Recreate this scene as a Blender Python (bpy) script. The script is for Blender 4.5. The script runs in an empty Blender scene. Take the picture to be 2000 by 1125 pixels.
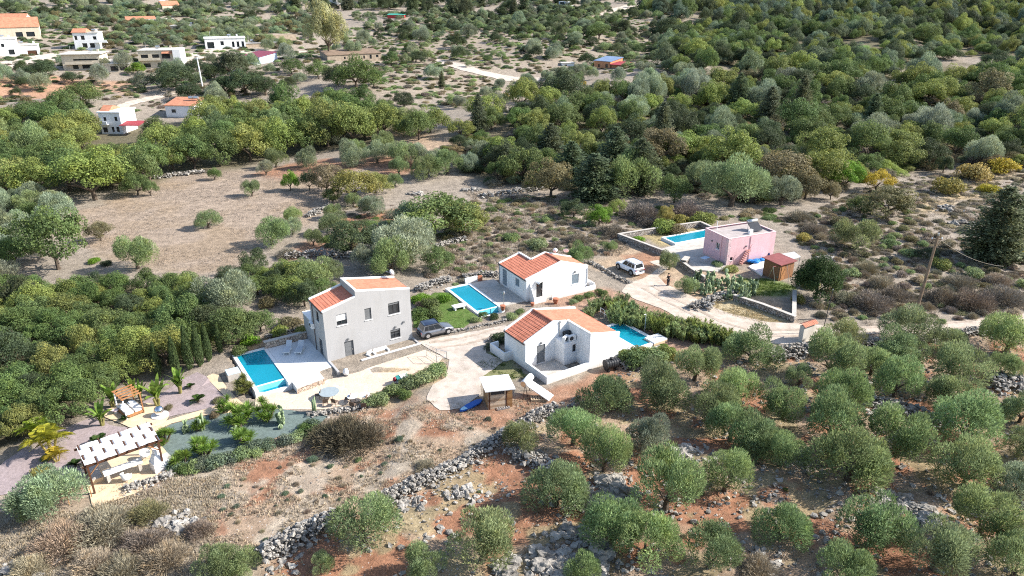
import bpy, math, random
import numpy as np
from mathutils import Vector, Matrix, noise
from mathutils.geometry import delaunay_2d_cdt

# ------------------------------------------------------------------ camera, sky, sun, exposure
SC = bpy.context.scene
CAM_H, PITCH, FPX = 36.0, math.radians(23.0), 1400.0
cam_data = bpy.data.cameras.new("camera")
cam_data.sensor_width = 36.0
cam_data.lens = 36.0 * FPX / 2000.0
cam_data.clip_start, cam_data.clip_end = 1.0, 6000.0
cam = bpy.data.objects.new("camera", cam_data)
SC.collection.objects.link(cam)
cam.location = (0, 0, CAM_H)
cam.rotation_euler = (math.pi / 2 - PITCH, 0, 0)
SC.camera = cam

SUN_AZ, SUN_EL = 4.0, 35.0          # degrees: from +X towards +Y, above the horizon
world = bpy.data.worlds.new("World")
SC.world = world
world.use_nodes = True
wn = world.node_tree
for n in list(wn.nodes):
    wn.nodes.remove(n)
w_out = wn.nodes.new("ShaderNodeOutputWorld")
w_bg = wn.nodes.new("ShaderNodeBackground")
w_sky = wn.nodes.new("ShaderNodeTexSky")
w_sky.sky_type = 'NISHITA'
w_sky.sun_disc = False
w_sky.sun_elevation = math.radians(SUN_EL)
w_sky.sun_rotation = math.radians(90.0 - SUN_AZ)
w_bg.inputs[1].default_value = 0.125
wn.links.new(w_sky.outputs[0], w_bg.inputs[0])
wn.links.new(w_bg.outputs[0], w_out.inputs[0])

sun_data = bpy.data.lights.new("sun", 'SUN')
sun_data.energy = 4.7
sun_data.angle = math.radians(0.5)
sun_data.color = (1.0, 0.955, 0.89)
sun = bpy.data.objects.new("sun", sun_data)
SC.collection.objects.link(sun)
_a, _e = math.radians(SUN_AZ), math.radians(SUN_EL)
_d = Vector((math.cos(_e) * math.cos(_a), math.cos(_e) * math.sin(_a), math.sin(_e)))
sun.rotation_euler = _d.to_track_quat('Z', 'Y').to_euler()

SC.view_settings.view_transform = 'Standard'
SC.view_settings.look = 'None'
SC.view_settings.exposure = 1.06
SC.view_settings.gamma = 1.0
SC.cycles.max_bounces = 6
SC.cycles.diffuse_bounces = 3
SC.cycles.transparent_max_bounces = 8
SC.cycles.use_denoising = False
SC.cycles.filter_width = 1.1
SC.cycles.sample_clamp_indirect = 1.5

# ------------------------------------------------------------------ terrain height and ray helpers
def S01(t):
    t = np.clip(t, 0, 1)
    return t * t * (3 - 2 * t)

def zbase(x, y):
    x = np.asarray(x, float); y = np.asarray(y, float)
    t = np.maximum(0, y - 105.0)
    z = np.where(t < 40, .06 * t * t / 80.0, .06 * (t - 20.0))
    z = z + np.where(y > 480, .00012 * (y - 480.0) ** 2, 0)
    z = z - 0.6 * S01((64.0 - y) / 2.0) * S01((-8.5 - x) / 3.0) * S01((y - 40) / 12.0)
    # soft undulation away from the flat building plots
    amp = 1.6 * S01((y - 112) / 60.0)
    z = z + amp * (np.sin(x * .043 + 1.3) * np.cos(y * .037) + .6 * np.sin(x * .091 - y * .06))
    gr = S01((58 - y) / 8.0) * S01((x + 12) / 8.0)
    z = z + .30 * gr * (np.sin(x * .45 + .4 * y) * np.cos(y * .38) + .5 * np.sin(x * 1.0 - y * .7))
    return z

def gz(x, y):
    return float(zbase(x, y))

_cp, _sp = math.cos(PITCH), math.sin(PITCH)
def ray(px, py):
    u = (px - 1000.0) / FPX; v = (562.5 - py) / FPX
    return u, _cp + v * _sp, -_sp + v * _cp

def G(px, py, z=None):
    """the point of the ground that the photograph shows at a pixel of its 2000 x 1125 grid"""
    d = ray(px, py)
    if z is not None:
        t = (z - CAM_H) / d[2]
        return Vector((d[0] * t, d[1] * t, z))
    if d[2] > -1e-4:
        d = (d[0], d[1], -1e-4)
    lo, t = 15.0, 15.0
    step = .5
    while t < 900:
        if CAM_H + d[2] * t < gz(d[0] * t, d[1] * t):
            break
        lo = t; t += step; step = min(6.0, .5 + t * .01)
    hi = t
    for _ in range(14):
        m = .5 * (lo + hi)
        if CAM_H + d[2] * m < gz(d[0] * m, d[1] * m): hi = m
        else: lo = m
    t = .5 * (lo + hi)
    return Vector((d[0] * t, d[1] * t, gz(d[0] * t, d[1] * t)))

def ppm(p):
    """photo pixels per metre at a place"""
    zc = p[1] * _cp - (p[2] - CAM_H) * _sp
    return FPX / zc

def proj(p):
    zc = p[1] * _cp - (p[2] - CAM_H) * _sp
    yc = p[1] * _sp + (p[2] - CAM_H) * _cp
    return 1000 + FPX * p[0] / zc, 562.5 - FPX * yc / zc

# ------------------------------------------------------------------ objects, properties
COL = SC.collection
def link(o):
    COL.objects.link(o); return o

def tag(o, label=None, cat=None, group=None, kind=None):
    if label: o["label"] = label
    if cat: o["category"] = cat
    if group: o["group"] = group
    if kind: o["kind"] = kind
    return o

def thing(name, label, cat, loc=(0, 0, 0), rotz=0.0, group=None):
    o = link(bpy.data.objects.new(name, None))
    o.empty_display_size = .3
    o.location = loc
    o.rotation_euler = (0, 0, math.radians(rotz))
    return tag(o, label, cat, group)

class MB:
    """collects faces, then links them as one mesh object"""
    def __init__(s):
        s.v, s.f = [], []
    def poly(s, pts):
        b = len(s.v); s.v += [tuple(p) for p in pts]
        s.f.append(tuple(range(b, b + len(pts)))); return s
    def hexa(s, b4, t4):
        b = len(s.v); s.v += [tuple(p) for p in b4] + [tuple(p) for p in t4]
        s.f += [(b+3, b+2, b+1, b), (b+4, b+5, b+6, b+7)]
        for i in range(4):
            j = (i + 1) % 4
            s.f.append((b + i, b + j, b + 4 + j, b + 4 + i))
        return s
    def box(s, x0, x1, y0, y1, z0, z1):
        return s.hexa([(x0,y0,z0),(x1,y0,z0),(x1,y1,z0),(x0,y1,z0)], [(x0,y0,z1),(x1,y0,z1),(x1,y1,z1),(x0,y1,z1)])
    def prism(s, pts, z0, z1):
        b = len(s.v); n = len(pts)
        s.v += [(p[0], p[1], z0) for p in pts] + [(p[0], p[1], z1) for p in pts]
        s.f += [tuple(range(b + n - 1, b - 1, -1)), tuple(range(b + n, b + 2 * n))]
        for i in range(n):
            j = (i + 1) % n
            s.f.append((b + i, b + j, b + n + j, b + n + i))
        return s
    def beam(s, p, q, side, up):
        """a bar from p to q; side and up are full-size vectors, p and q on its lower centre line"""
        p, q, side, up = Vector(p), Vector(q), Vector(side), Vector(up)
        h = side * .5
        return s.hexa([p - h, q - h, q + h, p + h], [p - h + up, q - h + up, q + h + up, p + h + up])
    def tube(s, p, q, r0, r1=None, n=8, cap=True):
        p, q = Vector(p), Vector(q)
        r1 = r0 if r1 is None else r1
        d = (q - p).normalized()
        a = d.orthogonal().normalized(); c = d.cross(a)
        b = len(s.v)
        for k in range(n):
            t = 2 * math.pi * k / n
            e = a * math.cos(t) + c * math.sin(t)
            s.v += [tuple(p + e * r0), tuple(q + e * r1)]
        for k in range(n):
            j = (k + 1) % n
            s.f.append((b + 2*k, b + 2*j, b + 2*j + 1, b + 2*k + 1))
        if cap:
            s.f.append(tuple(b + 2*k for k in range(n - 1, -1, -1)))
            s.f.append(tuple(b + 2*k + 1 for k in range(n)))
        return s
    def path(s, pts, rads, n=6):
        """one continuous tapered tube through points"""
        b = len(s.v); m = len(pts)
        pts = [Vector(p) for p in pts]
        a = None
        for i, p in enumerate(pts):
            d = (pts[min(i + 1, m - 1)] - pts[max(i - 1, 0)]).normalized()
            a = d.orthogonal().normalized() if a is None else (a - d * a.dot(d)).normalized()
            c = d.cross(a)
            for k in range(n):
                t = 2 * math.pi * k / n
                s.v.append(tuple(p + (a * math.cos(t) + c * math.sin(t)) * rads[i]))
        for i in range(m - 1):
            for k in range(n):
                j = (k + 1) % n
                s.f.append((b+i*n+k, b+i*n+j, b+(i+1)*n+j, b+(i+1)*n+k))
        s.f.append(tuple(b + k for k in range(n - 1, -1, -1)))
        s.f.append(tuple(b + (m - 1) * n + k for k in range(n)))
        return s
    def lathe(s, prof, c=(0, 0, 0), n=12):
        b = len(s.v); m = len(prof)
        for r, z in prof:
            for k in range(n):
                t = 2 * math.pi * k / n
                s.v.append((c[0] + r * math.cos(t), c[1] + r * math.sin(t), c[2] + z))
        for i in range(m - 1):
            for k in range(n):
                j = (k + 1) % n
                s.f.append((b+i*n+k, b+i*n+j, b+(i+1)*n+j, b+(i+1)*n+k))
        s.f.append(tuple(b + k for k in range(n - 1, -1, -1)))
        s.f.append(tuple(b + (m - 1) * n + k for k in range(n)))
        return s
    def ell(s, c, r, n=12, m=8):
        prof = [(math.sin(math.pi * (i + .02) / (m + .04)), -math.cos(math.pi * (i + .02) / (m + .04))) for i in range(m + 1)]
        b = len(s.v)
        s.lathe(prof, (0, 0, 0), n)
        for i in range(b, len(s.v)):
            x, y, z = s.v[i]
            s.v[i] = (c[0] + x * r[0], c[1] + y * r[1], c[2] + z * r[2])
        return s
    def build(s, name, mat, parent=None, smooth=False, loc=None, rot=None):
        me = bpy.data.meshes.new(name)
        me.from_pydata(s.v, [], s.f)
        me.validate()
        if mat: me.materials.append(mat)
        if smooth:
            me.polygons.foreach_set("use_smooth", [True] * len(me.polygons))
        o = link(bpy.data.objects.new(name, me))
        if parent: o.parent = parent
        if loc is not None: o.location = loc
        if rot is not None: o.rotation_euler = rot
        return o

# ------------------------------------------------------------------ materials
MATS = {}
def pm(name, col, var=.12, scale=1.5, rough=.8, bump=0.0, bscale=None, spec=.25, metal=0.0, col2=None, grime=0.0, coat=0.0, splash=None):
    """procedural surface: base colour broken up by two noises, optional bump"""
    if name in MATS: return MATS[name]
    m = bpy.data.materials.new(name); m.use_nodes = True
    nt = m.node_tree; N = nt.nodes; L = nt.links
    b = N["Principled BSDF"]
    b.inputs["Roughness"].default_value = rough
    b.inputs["Specular IOR Level"].default_value = spec
    b.inputs["Metallic"].default_value = metal
    b.inputs["Coat Weight"].default_value = coat
    tc = N.new("ShaderNodeTexCoord")
    n1 = N.new("ShaderNodeTexNoise"); n1.inputs["Scale"].default_value = scale; n1.inputs["Detail"].default_value = 6; n1.inputs["Roughness"].default_value = .65
    L.new(tc.outputs["Object"], n1.inputs["Vector"])
    r = N.new("ShaderNodeValToRGB")
    c2 = col2 or tuple(c * (1 - 2 * var) for c in col)
    c1 = tuple(min(1, c * (1 + var * .8)) for c in col)
    r.color_ramp.elements[0].position = .3; r.color_ramp.elements[1].position = .7
    r.color_ramp.elements[0].color = (*c2, 1); r.color_ramp.elements[1].color = (*c1, 1)
    L.new(n1.outputs["Fac"], r.inputs["Fac"])
    out = r.outputs["Color"]
    if grime:
        n2 = N.new("ShaderNodeTexNoise"); n2.inputs["Scale"].default_value = .7; n2.inputs["Detail"].default_value = 8
        mp = N.new("ShaderNodeMapping"); mp.inputs["Scale"].default_value = (1.6, 1.6, .35)
        L.new(tc.outputs["Object"], mp.inputs["Vector"]); L.new(mp.outputs[0], n2.inputs["Vector"])
        r2 = N.new("ShaderNodeValToRGB"); r2.color_ramp.elements[0].position = .45; r2.color_ramp.elements[1].position = .75
        r2.color_ramp.elements[0].color = (1, 1, 1, 1); r2.color_ramp.elements[1].color = (1 - grime, 1 - grime * 1.1, 1 - grime * 1.3, 1)
        L.new(n2.outputs["Fac"], r2.inputs["Fac"])
        mx = N.new("ShaderNodeMix"); mx.data_type = 'RGBA'; mx.blend_type = 'MULTIPLY'; mx.inputs[0].default_value = 1
        L.new(out, mx.inputs[6]); L.new(r2.outputs["Color"], mx.inputs[7]); out = mx.outputs[2]
    if splash:                                             # soil splashed up the foot of a wall, and faint runs below its top
        sx = N.new("ShaderNodeSeparateXYZ"); L.new(tc.outputs["Object"], sx.inputs[0])
        h = N.new("ShaderNodeMapRange"); h.inputs[1].default_value = splash[0]; h.inputs[2].default_value = splash[1]; h.inputs[3].default_value = 1; h.inputs[4].default_value = 0; L.new(sx.outputs[2], h.inputs[0])
        n4 = N.new("ShaderNodeTexNoise"); n4.inputs["Scale"].default_value = 3.5; n4.inputs["Detail"].default_value = 7; L.new(tc.outputs["Object"], n4.inputs["Vector"])
        pr = N.new("ShaderNodeMath"); pr.operation = 'MULTIPLY'; L.new(h.outputs[0], pr.inputs[0]); L.new(n4.outputs["Fac"], pr.inputs[1])
        x4 = N.new("ShaderNodeMix"); x4.data_type = 'RGBA'; x4.inputs[7].default_value = (.40, .31, .23, 1); L.new(pr.outputs[0], x4.inputs[0]); L.new(out, x4.inputs[6]); out = x4.outputs[2]
        mp5 = N.new("ShaderNodeMapping"); mp5.inputs["Scale"].default_value = (5, 5, .25); L.new(tc.outputs["Object"], mp5.inputs[0])
        n5 = N.new("ShaderNodeTexNoise"); n5.inputs["Scale"].default_value = 1.6; n5.inputs["Detail"].default_value = 5; L.new(mp5.outputs[0], n5.inputs["Vector"])
        r5 = N.new("ShaderNodeMapRange"); r5.inputs[1].default_value = .56; r5.inputs[2].default_value = .8; r5.inputs[3].default_value = 1; r5.inputs[4].default_value = .84; L.new(n5.outputs["Fac"], r5.inputs[0])
        x5 = N.new("ShaderNodeMix"); x5.data_type = 'RGBA'; x5.blend_type = 'MULTIPLY'; x5.inputs[0].default_value = 1; L.new(out, x5.inputs[6]); L.new(r5.outputs[0], x5.inputs[7]); out = x5.outputs[2]
    L.new(out, b.inputs["Base Color"])
    if bump:
        n3 = N.new("ShaderNodeTexNoise"); n3.inputs["Scale"].default_value = bscale or scale * 4; n3.inputs["Detail"].default_value = 5
        L.new(tc.outputs["Object"], n3.inputs["Vector"])
        bp = N.new("ShaderNodeBump"); bp.inputs["Strength"].default_value = bump; bp.inputs["Distance"].default_value = .1
        L.new(n3.outputs["Fac"], bp.inputs["Height"]); L.new(bp.outputs[0], b.inputs["Normal"])
    MATS[name] = m
    return m

def cells(name, cols, scale, rough=.85, gap=(.2, .15, .1), gapw=.06, bump=.4, stretch=(1, 1, 1)):
    """irregular stones with joints (voronoi), for flagstones and stone facing"""
    if name in MATS: return MATS[name]
    m = bpy.data.materials.new(name); m.use_nodes = True
    nt = m.node_tree; N = nt.nodes; L = nt.links
    b = N["Principled BSDF"]; b.inputs["Roughness"].default_value = rough; b.inputs["Specular IOR Level"].default_value = .2
    tc = N.new("ShaderNodeTexCoord"); mp = N.new("ShaderNodeMapping"); mp.inputs["Scale"].default_value = stretch
    L.new(tc.outputs["Object"], mp.inputs[0])
    v = N.new("ShaderNodeTexVoronoi"); v.inputs["Scale"].default_value = scale
    e = N.new("ShaderNodeTexVoronoi"); e.inputs["Scale"].default_value = scale; e.feature = 'DISTANCE_TO_EDGE'
    L.new(mp.outputs[0], v.inputs["Vector"]); L.new(mp.outputs[0], e.inputs["Vector"])
    sp = N.new("ShaderNodeSeparateColor"); L.new(v.outputs["Color"], sp.inputs[0])
    r = N.new("ShaderNodeValToRGB"); r.color_ramp.interpolation = 'LINEAR'
    while len(r.color_ramp.elements) < len(cols): r.color_ramp.elements.new(.5)
    for i, c in enumerate(cols):
        r.color_ramp.elements[i].position = i / max(1, len(cols) - 1); r.color_ramp.elements[i].color = (*c, 1)
    L.new(sp.outputs[0], r.inputs[0])
    n = N.new("ShaderNodeTexNoise"); n.inputs["Scale"].default_value = scale * 3; n.inputs["Detail"].default_value = 5
    L.new(tc.outputs["Object"], n.inputs["Vector"])
    mr = N.new("ShaderNodeMapRange"); mr.inputs[3].default_value = .7; mr.inputs[4].default_value = 1.25; L.new(n.outputs["Fac"], mr.inputs[0])
    mu = N.new("ShaderNodeMix"); mu.data_type = 'RGBA'; mu.blend_type = 'MULTIPLY'; mu.inputs[0].default_value = 1
    L.new(r.outputs[0], mu.inputs[6]); L.new(mr.outputs[0], mu.inputs[7])
    st = N.new("ShaderNodeMapRange"); st.inputs[1].default_value = 0; st.inputs[2].default_value = gapw; L.new(e.outputs["Distance"], st.inputs[0])
    mx = N.new("ShaderNodeMix"); mx.data_type = 'RGBA'; mx.inputs[6].default_value = (*gap, 1)
    L.new(st.outputs[0], mx.inputs[0]); L.new(mu.outputs[2], mx.inputs[7]); L.new(mx.outputs[2], b.inputs["Base Color"])
    bp = N.new("ShaderNodeBump"); bp.inputs["Strength"].default_value = bump; bp.inputs["Distance"].default_value = .08
    L.new(st.outputs[0], bp.inputs["Height"]); L.new(bp.outputs[0], b.inputs["Normal"])
    MATS[name] = m
    return m

def planks(name, cols, scale=6.0, axis=2, rough=.75):
    if name in MATS: return MATS[name]
    m = bpy.data.materials.new(name); m.use_nodes = True
    nt = m.node_tree; N = nt.nodes; L = nt.links
    b = N["Principled BSDF"]; b.inputs["Roughness"].default_value = rough
    tc = N.new("ShaderNodeTexCoord"); sx = N.new("ShaderNodeSeparateXYZ"); L.new(tc.outputs["Object"], sx.inputs[0])
    mu = N.new("ShaderNodeMath"); mu.operation = 'MULTIPLY'; mu.inputs[1].default_value = scale; L.new(sx.outputs[axis], mu.inputs[0])
    fl = N.new("ShaderNodeMath"); fl.operation = 'FLOOR'; L.new(mu.outputs[0], fl.inputs[0])
    wn_ = N.new("ShaderNodeTexWhiteNoise"); wn_.noise_dimensions = '1D'; L.new(fl.outputs[0], wn_.inputs["W"])
    n = N.new("ShaderNodeTexNoise"); n.inputs["Scale"].default_value = 3; n.inputs["Detail"].default_value = 6; L.new(tc.outputs["Object"], n.inputs["Vector"])
    ad = N.new("ShaderNodeMath"); ad.operation = 'MULTIPLY_ADD'; ad.inputs[1].default_value = .5; L.new(wn_.outputs["Value"], ad.inputs[0])
    hm = N.new("ShaderNodeMath"); hm.operation = 'MULTIPLY'; hm.inputs[1].default_value = .5; L.new(n.outputs["Fac"], hm.inputs[0]); L.new(hm.outputs[0], ad.inputs[2])
    r = N.new("ShaderNodeValToRGB"); r.color_ramp.elements[0].color = (*cols[0], 1); r.color_ramp.elements[1].color = (*cols[1], 1)
    r.color_ramp.elements[0].position = .2; r.color_ramp.elements[1].position = .8
    L.new(ad.outputs[0], r.inputs[0]); L.new(r.outputs[0], b.inputs["Base Color"])
    fr = N.new("ShaderNodeMath"); fr.operation = 'FRACT'; L.new(mu.outputs[0], fr.inputs[0])
    pp = N.new("ShaderNodeMath"); pp.operation = 'PINGPONG'; pp.inputs[1].default_value = .5; L.new(fr.outputs[0], pp.inputs[0])
    cl = N.new("ShaderNodeMapRange"); cl.inputs[2].default_value = .08; L.new(pp.outputs[0], cl.inputs[0])
    bp = N.new("ShaderNodeBump"); bp.inputs["Strength"].default_value = .6; bp.inputs["Distance"].default_value = .03
    L.new(cl.outputs[0], bp.inputs["Height"]); L.new(bp.outputs[0], b.inputs["Normal"])
    MATS[name] = m
    return m

WHITE = pm("white_render", (.80, .80, .80), .04, .9, .85, 0, grime=.10, splash=(-.2, .7))
LILAC = pm("grey_render", (.395, .388, .385), .03, .8, .85, 0, grime=.06, splash=(-.9, .0))
PINK = pm("pink_render", (.74, .47, .495), .05, 1.0, .85, 0, grime=.08, splash=(-.2, .8))
CREAM = pm("cream_render", (.62, .54, .42), .06, 1.0, .85, .08, 20, grime=.15)
TRIM = pm("white_coping", (.82, .81, .79), .04, 2.0, .8, .05, grime=.12)
TILE = pm("roof_tile", (.54, .205, .13), .2, 2.6, .75, .12, 25, col2=(.42, .145, .085), grime=.12)
TILE2 = pm("roof_tile_far", (.50, .22, .13), .2, 1.0, .8)
GLASS = pm("window_glass", (.03, .035, .04), .2, 2, .06, spec=.6)
DARK = pm("dark_frame", (.05, .05, .055), .1, 3, .5)
FRAME = pm("pale_frame", (.62, .62, .62), .05, 3, .5)
SHUT = pm("blue_grey_shutter", (.20, .245, .28), .1, 6, .55)
GREYDOOR = pm("grey_door", (.17, .175, .18), .08, 4, .5)
GUTTER = pm("gutter_metal", (.13, .10, .09), .15, 4, .45, metal=.3)
METAL = pm("galvanised_metal", (.55, .56, .57), .1, 5, .35, metal=.8)
CHROME = pm("polished_steel", (.75, .76, .78), .03, 5, .08, metal=1.0)
BLACKP = pm("black_plastic", (.03, .032, .035), .15, 5, .4, bump=.1)
WHITEP = pm("white_plastic", (.78, .78, .77), .04, 5, .4)
RUBBER = pm("rubber", (.02, .02, .021), .15, 8, .8)
CONC = pm("pale_concrete", (.50, .46, .41), .10, 1.5, .9, .2, 12, grime=.15)
DECK = pm("white_deck", (.72, .72, .71), .05, 1.0, .8)
TERRA = pm("terracotta", (.42, .16, .09), .15, 4, .8)
WOOD = pm("warm_timber", (.40, .19, .08), .25, 5, .7, .2)
WOODD = pm("dark_timber", (.10, .045, .025), .25, 4, .7, .2)
WOODP = pm("pale_timber", (.52, .40, .27), .2, 5, .75, .2)
POLEW = pm("pole_timber", (.27, .19, .13), .25, 3, .85, .3)
FLAG = cells("flagstone", [(.62, .48, .37), (.58, .47, .37), (.66, .54, .40), (.54, .43, .34)], 1.9, gap=(.50, .41, .32), gapw=.03, bump=.25)
SAND = pm("sandy_paving", (.66, .50, .33), .10, 1.6, .9, .2, 12)
STONEF = cells("stone_facing", [(.50, .38, .29), (.42, .32, .26), (.56, .47, .38), (.36, .24, .17)], 3.2, gap=(.22, .17, .13), gapw=.10, bump=.7)
RUBBLE = cells("rubble_wall", [(.34, .31, .28), (.44, .40, .36), (.26, .23, .21), (.38, .31, .25)], 3.0, gap=(.10, .085, .07), gapw=.12, bump=.8)
BARK = pm("bark", (.13, .10, .075), .3, 6, .95, .4, 14)
ROCK = pm("limestone", (.40, .39, .375), .25, 1.7, .95, .5, 9, col2=(.20, .19, .18), grime=.25)

def water_mat():
    m = bpy.data.materials.new("pool_water"); m.use_nodes = True
    N = m.node_tree.nodes; L = m.node_tree.links
    for n in list(N): N.remove(n)
    o = N.new("ShaderNodeOutputMaterial"); mx = N.new("ShaderNodeMixShader")
    t = N.new("ShaderNodeBsdfTransparent"); t.inputs[0].default_value = (.66, .94, .97, 1)
    g = N.new("ShaderNodeBsdfGlossy"); g.inputs["Roughness"].default_value = .04
    f = N.new("ShaderNodeFresnel"); f.inputs[0].default_value = 1.33
    tc = N.new("ShaderNodeTexCoord"); n = N.new("ShaderNodeTexNoise"); n.inputs["Scale"].default_value = 4; n.inputs["Detail"].default_value = 3
    b = N.new("ShaderNodeBump"); b.inputs["Strength"].default_value = .15; b.inputs["Distance"].default_value = .05
    L.new(tc.outputs["Object"], n.inputs["Vector"]); L.new(n.outputs["Fac"], b.inputs["Height"]); L.new(b.outputs[0], g.inputs["Normal"]); L.new(b.outputs[0], f.inputs["Normal"])
    df = N.new("ShaderNodeBsdfDiffuse"); df.inputs[0].default_value = (.015, .60, .80, 1); m0 = N.new("ShaderNodeMixShader"); m0.inputs[0].default_value = .34
    L.new(t.outputs[0], m0.inputs[1]); L.new(df.outputs[0], m0.inputs[2])
    L.new(f.outputs[0], mx.inputs[0]); L.new(m0.outputs[0], mx.inputs[1]); L.new(g.outputs[0], mx.inputs[2]); L.new(mx.outputs[0], o.inputs[0])
    return m
WATER = water_mat()
POOLIN = cells("pool_mosaic", [(.16, .64, .76), (.20, .70, .80), (.13, .58, .72)], 9.0, gap=(.3, .66, .74), gapw=.04, bump=.0, rough=.4)

def leaf_mat(name, transl=.36, rough=.65, spec=.2, spread=.55, warm=(1.14, 1.02, .72)):
    """foliage: object colour, varied leaf by leaf and clump by clump"""
    m = bpy.data.materials.new(name); m.use_nodes = True
    N = m.node_tree.nodes; L = m.node_tree.links
    b = N["Principled BSDF"]; o = N["Material Output"]
    b.inputs["Roughness"].default_value = rough; b.inputs["Specular IOR Level"].default_value = spec
    oi = N.new("ShaderNodeObjectInfo"); at = N.new("ShaderNodeAttribute"); at.attribute_name = "v"
    tc = N.new("ShaderNodeTexCoord"); n = N.new("ShaderNodeTexNoise"); n.inputs["Scale"].default_value = 2.6; n.inputs["Detail"].default_value = 3
    ofs = N.new("ShaderNodeVectorMath"); ofs.operation = 'ADD'
    sc = N.new("ShaderNodeVectorMath"); sc.operation = 'SCALE'; sc.inputs[0].default_value = (17, 31, 5); L.new(oi.outputs["Random"], sc.inputs["Scale"])
    L.new(tc.outputs["Object"], ofs.inputs[0]); L.new(sc.outputs[0], ofs.inputs[1]); L.new(ofs.outputs[0], n.inputs["Vector"])
    mr = N.new("ShaderNodeMapRange"); mr.inputs[3].default_value = 1 - spread; mr.inputs[4].default_value = 1 + spread * .9; L.new(at.outputs["Fac"], mr.inputs[0])
    m1 = N.new("ShaderNodeMix"); m1.data_type = 'RGBA'; m1.blend_type = 'MULTIPLY'; m1.inputs[0].default_value = 1
    L.new(oi.outputs["Color"], m1.inputs[6]); L.new(mr.outputs[0], m1.inputs[7])
    wm = N.new("ShaderNodeMix"); wm.data_type = 'RGBA'; wm.blend_type = 'MULTIPLY'; wm.inputs[7].default_value = (*warm, 1)
    r = N.new("ShaderNodeMapRange"); r.inputs[1].default_value = .48; r.inputs[2].default_value = .72; L.new(n.outputs["Fac"], r.inputs[0])
    L.new(r.outputs[0], wm.inputs[0]); L.new(m1.outputs[2], wm.inputs[6])
    L.new(wm.outputs[2], b.inputs["Base Color"])
    t = N.new("ShaderNodeBsdfTranslucent"); L.new(wm.outputs[2], t.inputs[0])
    mx = N.new("ShaderNodeMixShader"); mx.inputs[0].default_value = transl
    L.new(b.outputs[0], mx.inputs[1]); L.new(t.outputs[0], mx.inputs[2]); L.new(mx.outputs[0], o.inputs[0])
    MATS[name] = m
    return m
LEAF = leaf_mat("broad_leaves")
LEAFO = leaf_mat("olive_leaves", .36, .65, .2, .68, (1.12, 1.03, .8))
LEAFD = leaf_mat("dry_twigs", .1, .9, .1, .4, (1.15, 1.0, .8))

# ------------------------------------------------------------------ array helpers
def mesh_arrays(name, V, F, mat=None, v=None, smooth=False):
    V = np.asarray(V, np.float32); F = np.asarray(F, np.int32)
    me = bpy.data.meshes.new(name)
    k = F.shape[1]
    me.vertices.add(len(V)); me.vertices.foreach_set("co", V.ravel())
    me.loops.add(F.size); me.loops.foreach_set("vertex_index", F.ravel())
    me.polygons.add(len(F))
    me.polygons.foreach_set("loop_start", np.arange(0, F.size, k, dtype=np.int32))
    me.polygons.foreach_set("loop_total", np.full(len(F), k, np.int32))
    me.polygons.foreach_set("use_smooth", np.full(len(F), bool(smooth)))
    if v is not None:
        a = me.attributes.new("v", 'FLOAT', 'FACE'); a.data.foreach_set("value", np.asarray(v, np.float32))
    me.update(calc_edges=True)
    if mat: me.materials.append(mat)
    return me

def obj(name, me, parent=None, loc=(0, 0, 0), rotz=0.0, scale=(1, 1, 1), color=None):
    o = link(bpy.data.objects.new(name, me))
    o.parent = parent; o.location = loc; o.rotation_euler = (0, 0, rotz); o.scale = scale
    if color: o.color = (*color, 1)
    return o

_tab = np.random.RandomState(5).rand(256, 256)
def vn(x, y, s, seed=0):
    x = np.asarray(x) / s + seed * 17.3; y = np.asarray(y) / s + seed * 9.1
    i = np.floor(x).astype(int); j = np.floor(y).astype(int)
    f = x - i; g = y - j; f = f * f * (3 - 2 * f); g = g * g * (3 - 2 * g)
    a = _tab[i % 256, j % 256]; b = _tab[(i + 1) % 256, j % 256]; c = _tab[i % 256, (j + 1) % 256]; d = _tab[(i + 1) % 256, (j + 1) % 256]
    return a + (b - a) * f + (c - a) * g + (a - b - c + d) * f * g
def fbm(x, y, s, seed=0):
    return (vn(x, y, s, seed) + .5 * vn(x, y, s / 2.1, seed + 1) + .25 * vn(x, y, s / 4.3, seed + 2)) / 1.75

def signed(px_, py_, poly):
    """signed distance (negative inside) of many points to a polygon"""
    P = np.asarray(poly, float); n = len(P)
    d = np.full(px_.shape, 1e9); ins = np.zeros(px_.shape, bool)
    for i in range(n):
        a = P[i]; b = P[(i + 1) % n]; e = b - a
        t = np.clip(((px_ - a[0]) * e[0] + (py_ - a[1]) * e[1]) / (e @ e + 1e-9), 0, 1)
        d = np.minimum(d, np.hypot(px_ - a[0] - t * e[0], py_ - a[1] - t * e[1]))
        c = (a[1] > py_) != (b[1] > py_)
        xi = a[0] + (py_ - a[1]) / (e[1] if abs(e[1]) > 1e-9 else 1e-9) * e[0]
        ins ^= c & (px_ < xi)
    return np.where(ins, -d, d)

def wpoly(pts):
    return [(p.x, p.y) for p in (G(*q) for q in pts)]

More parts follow.
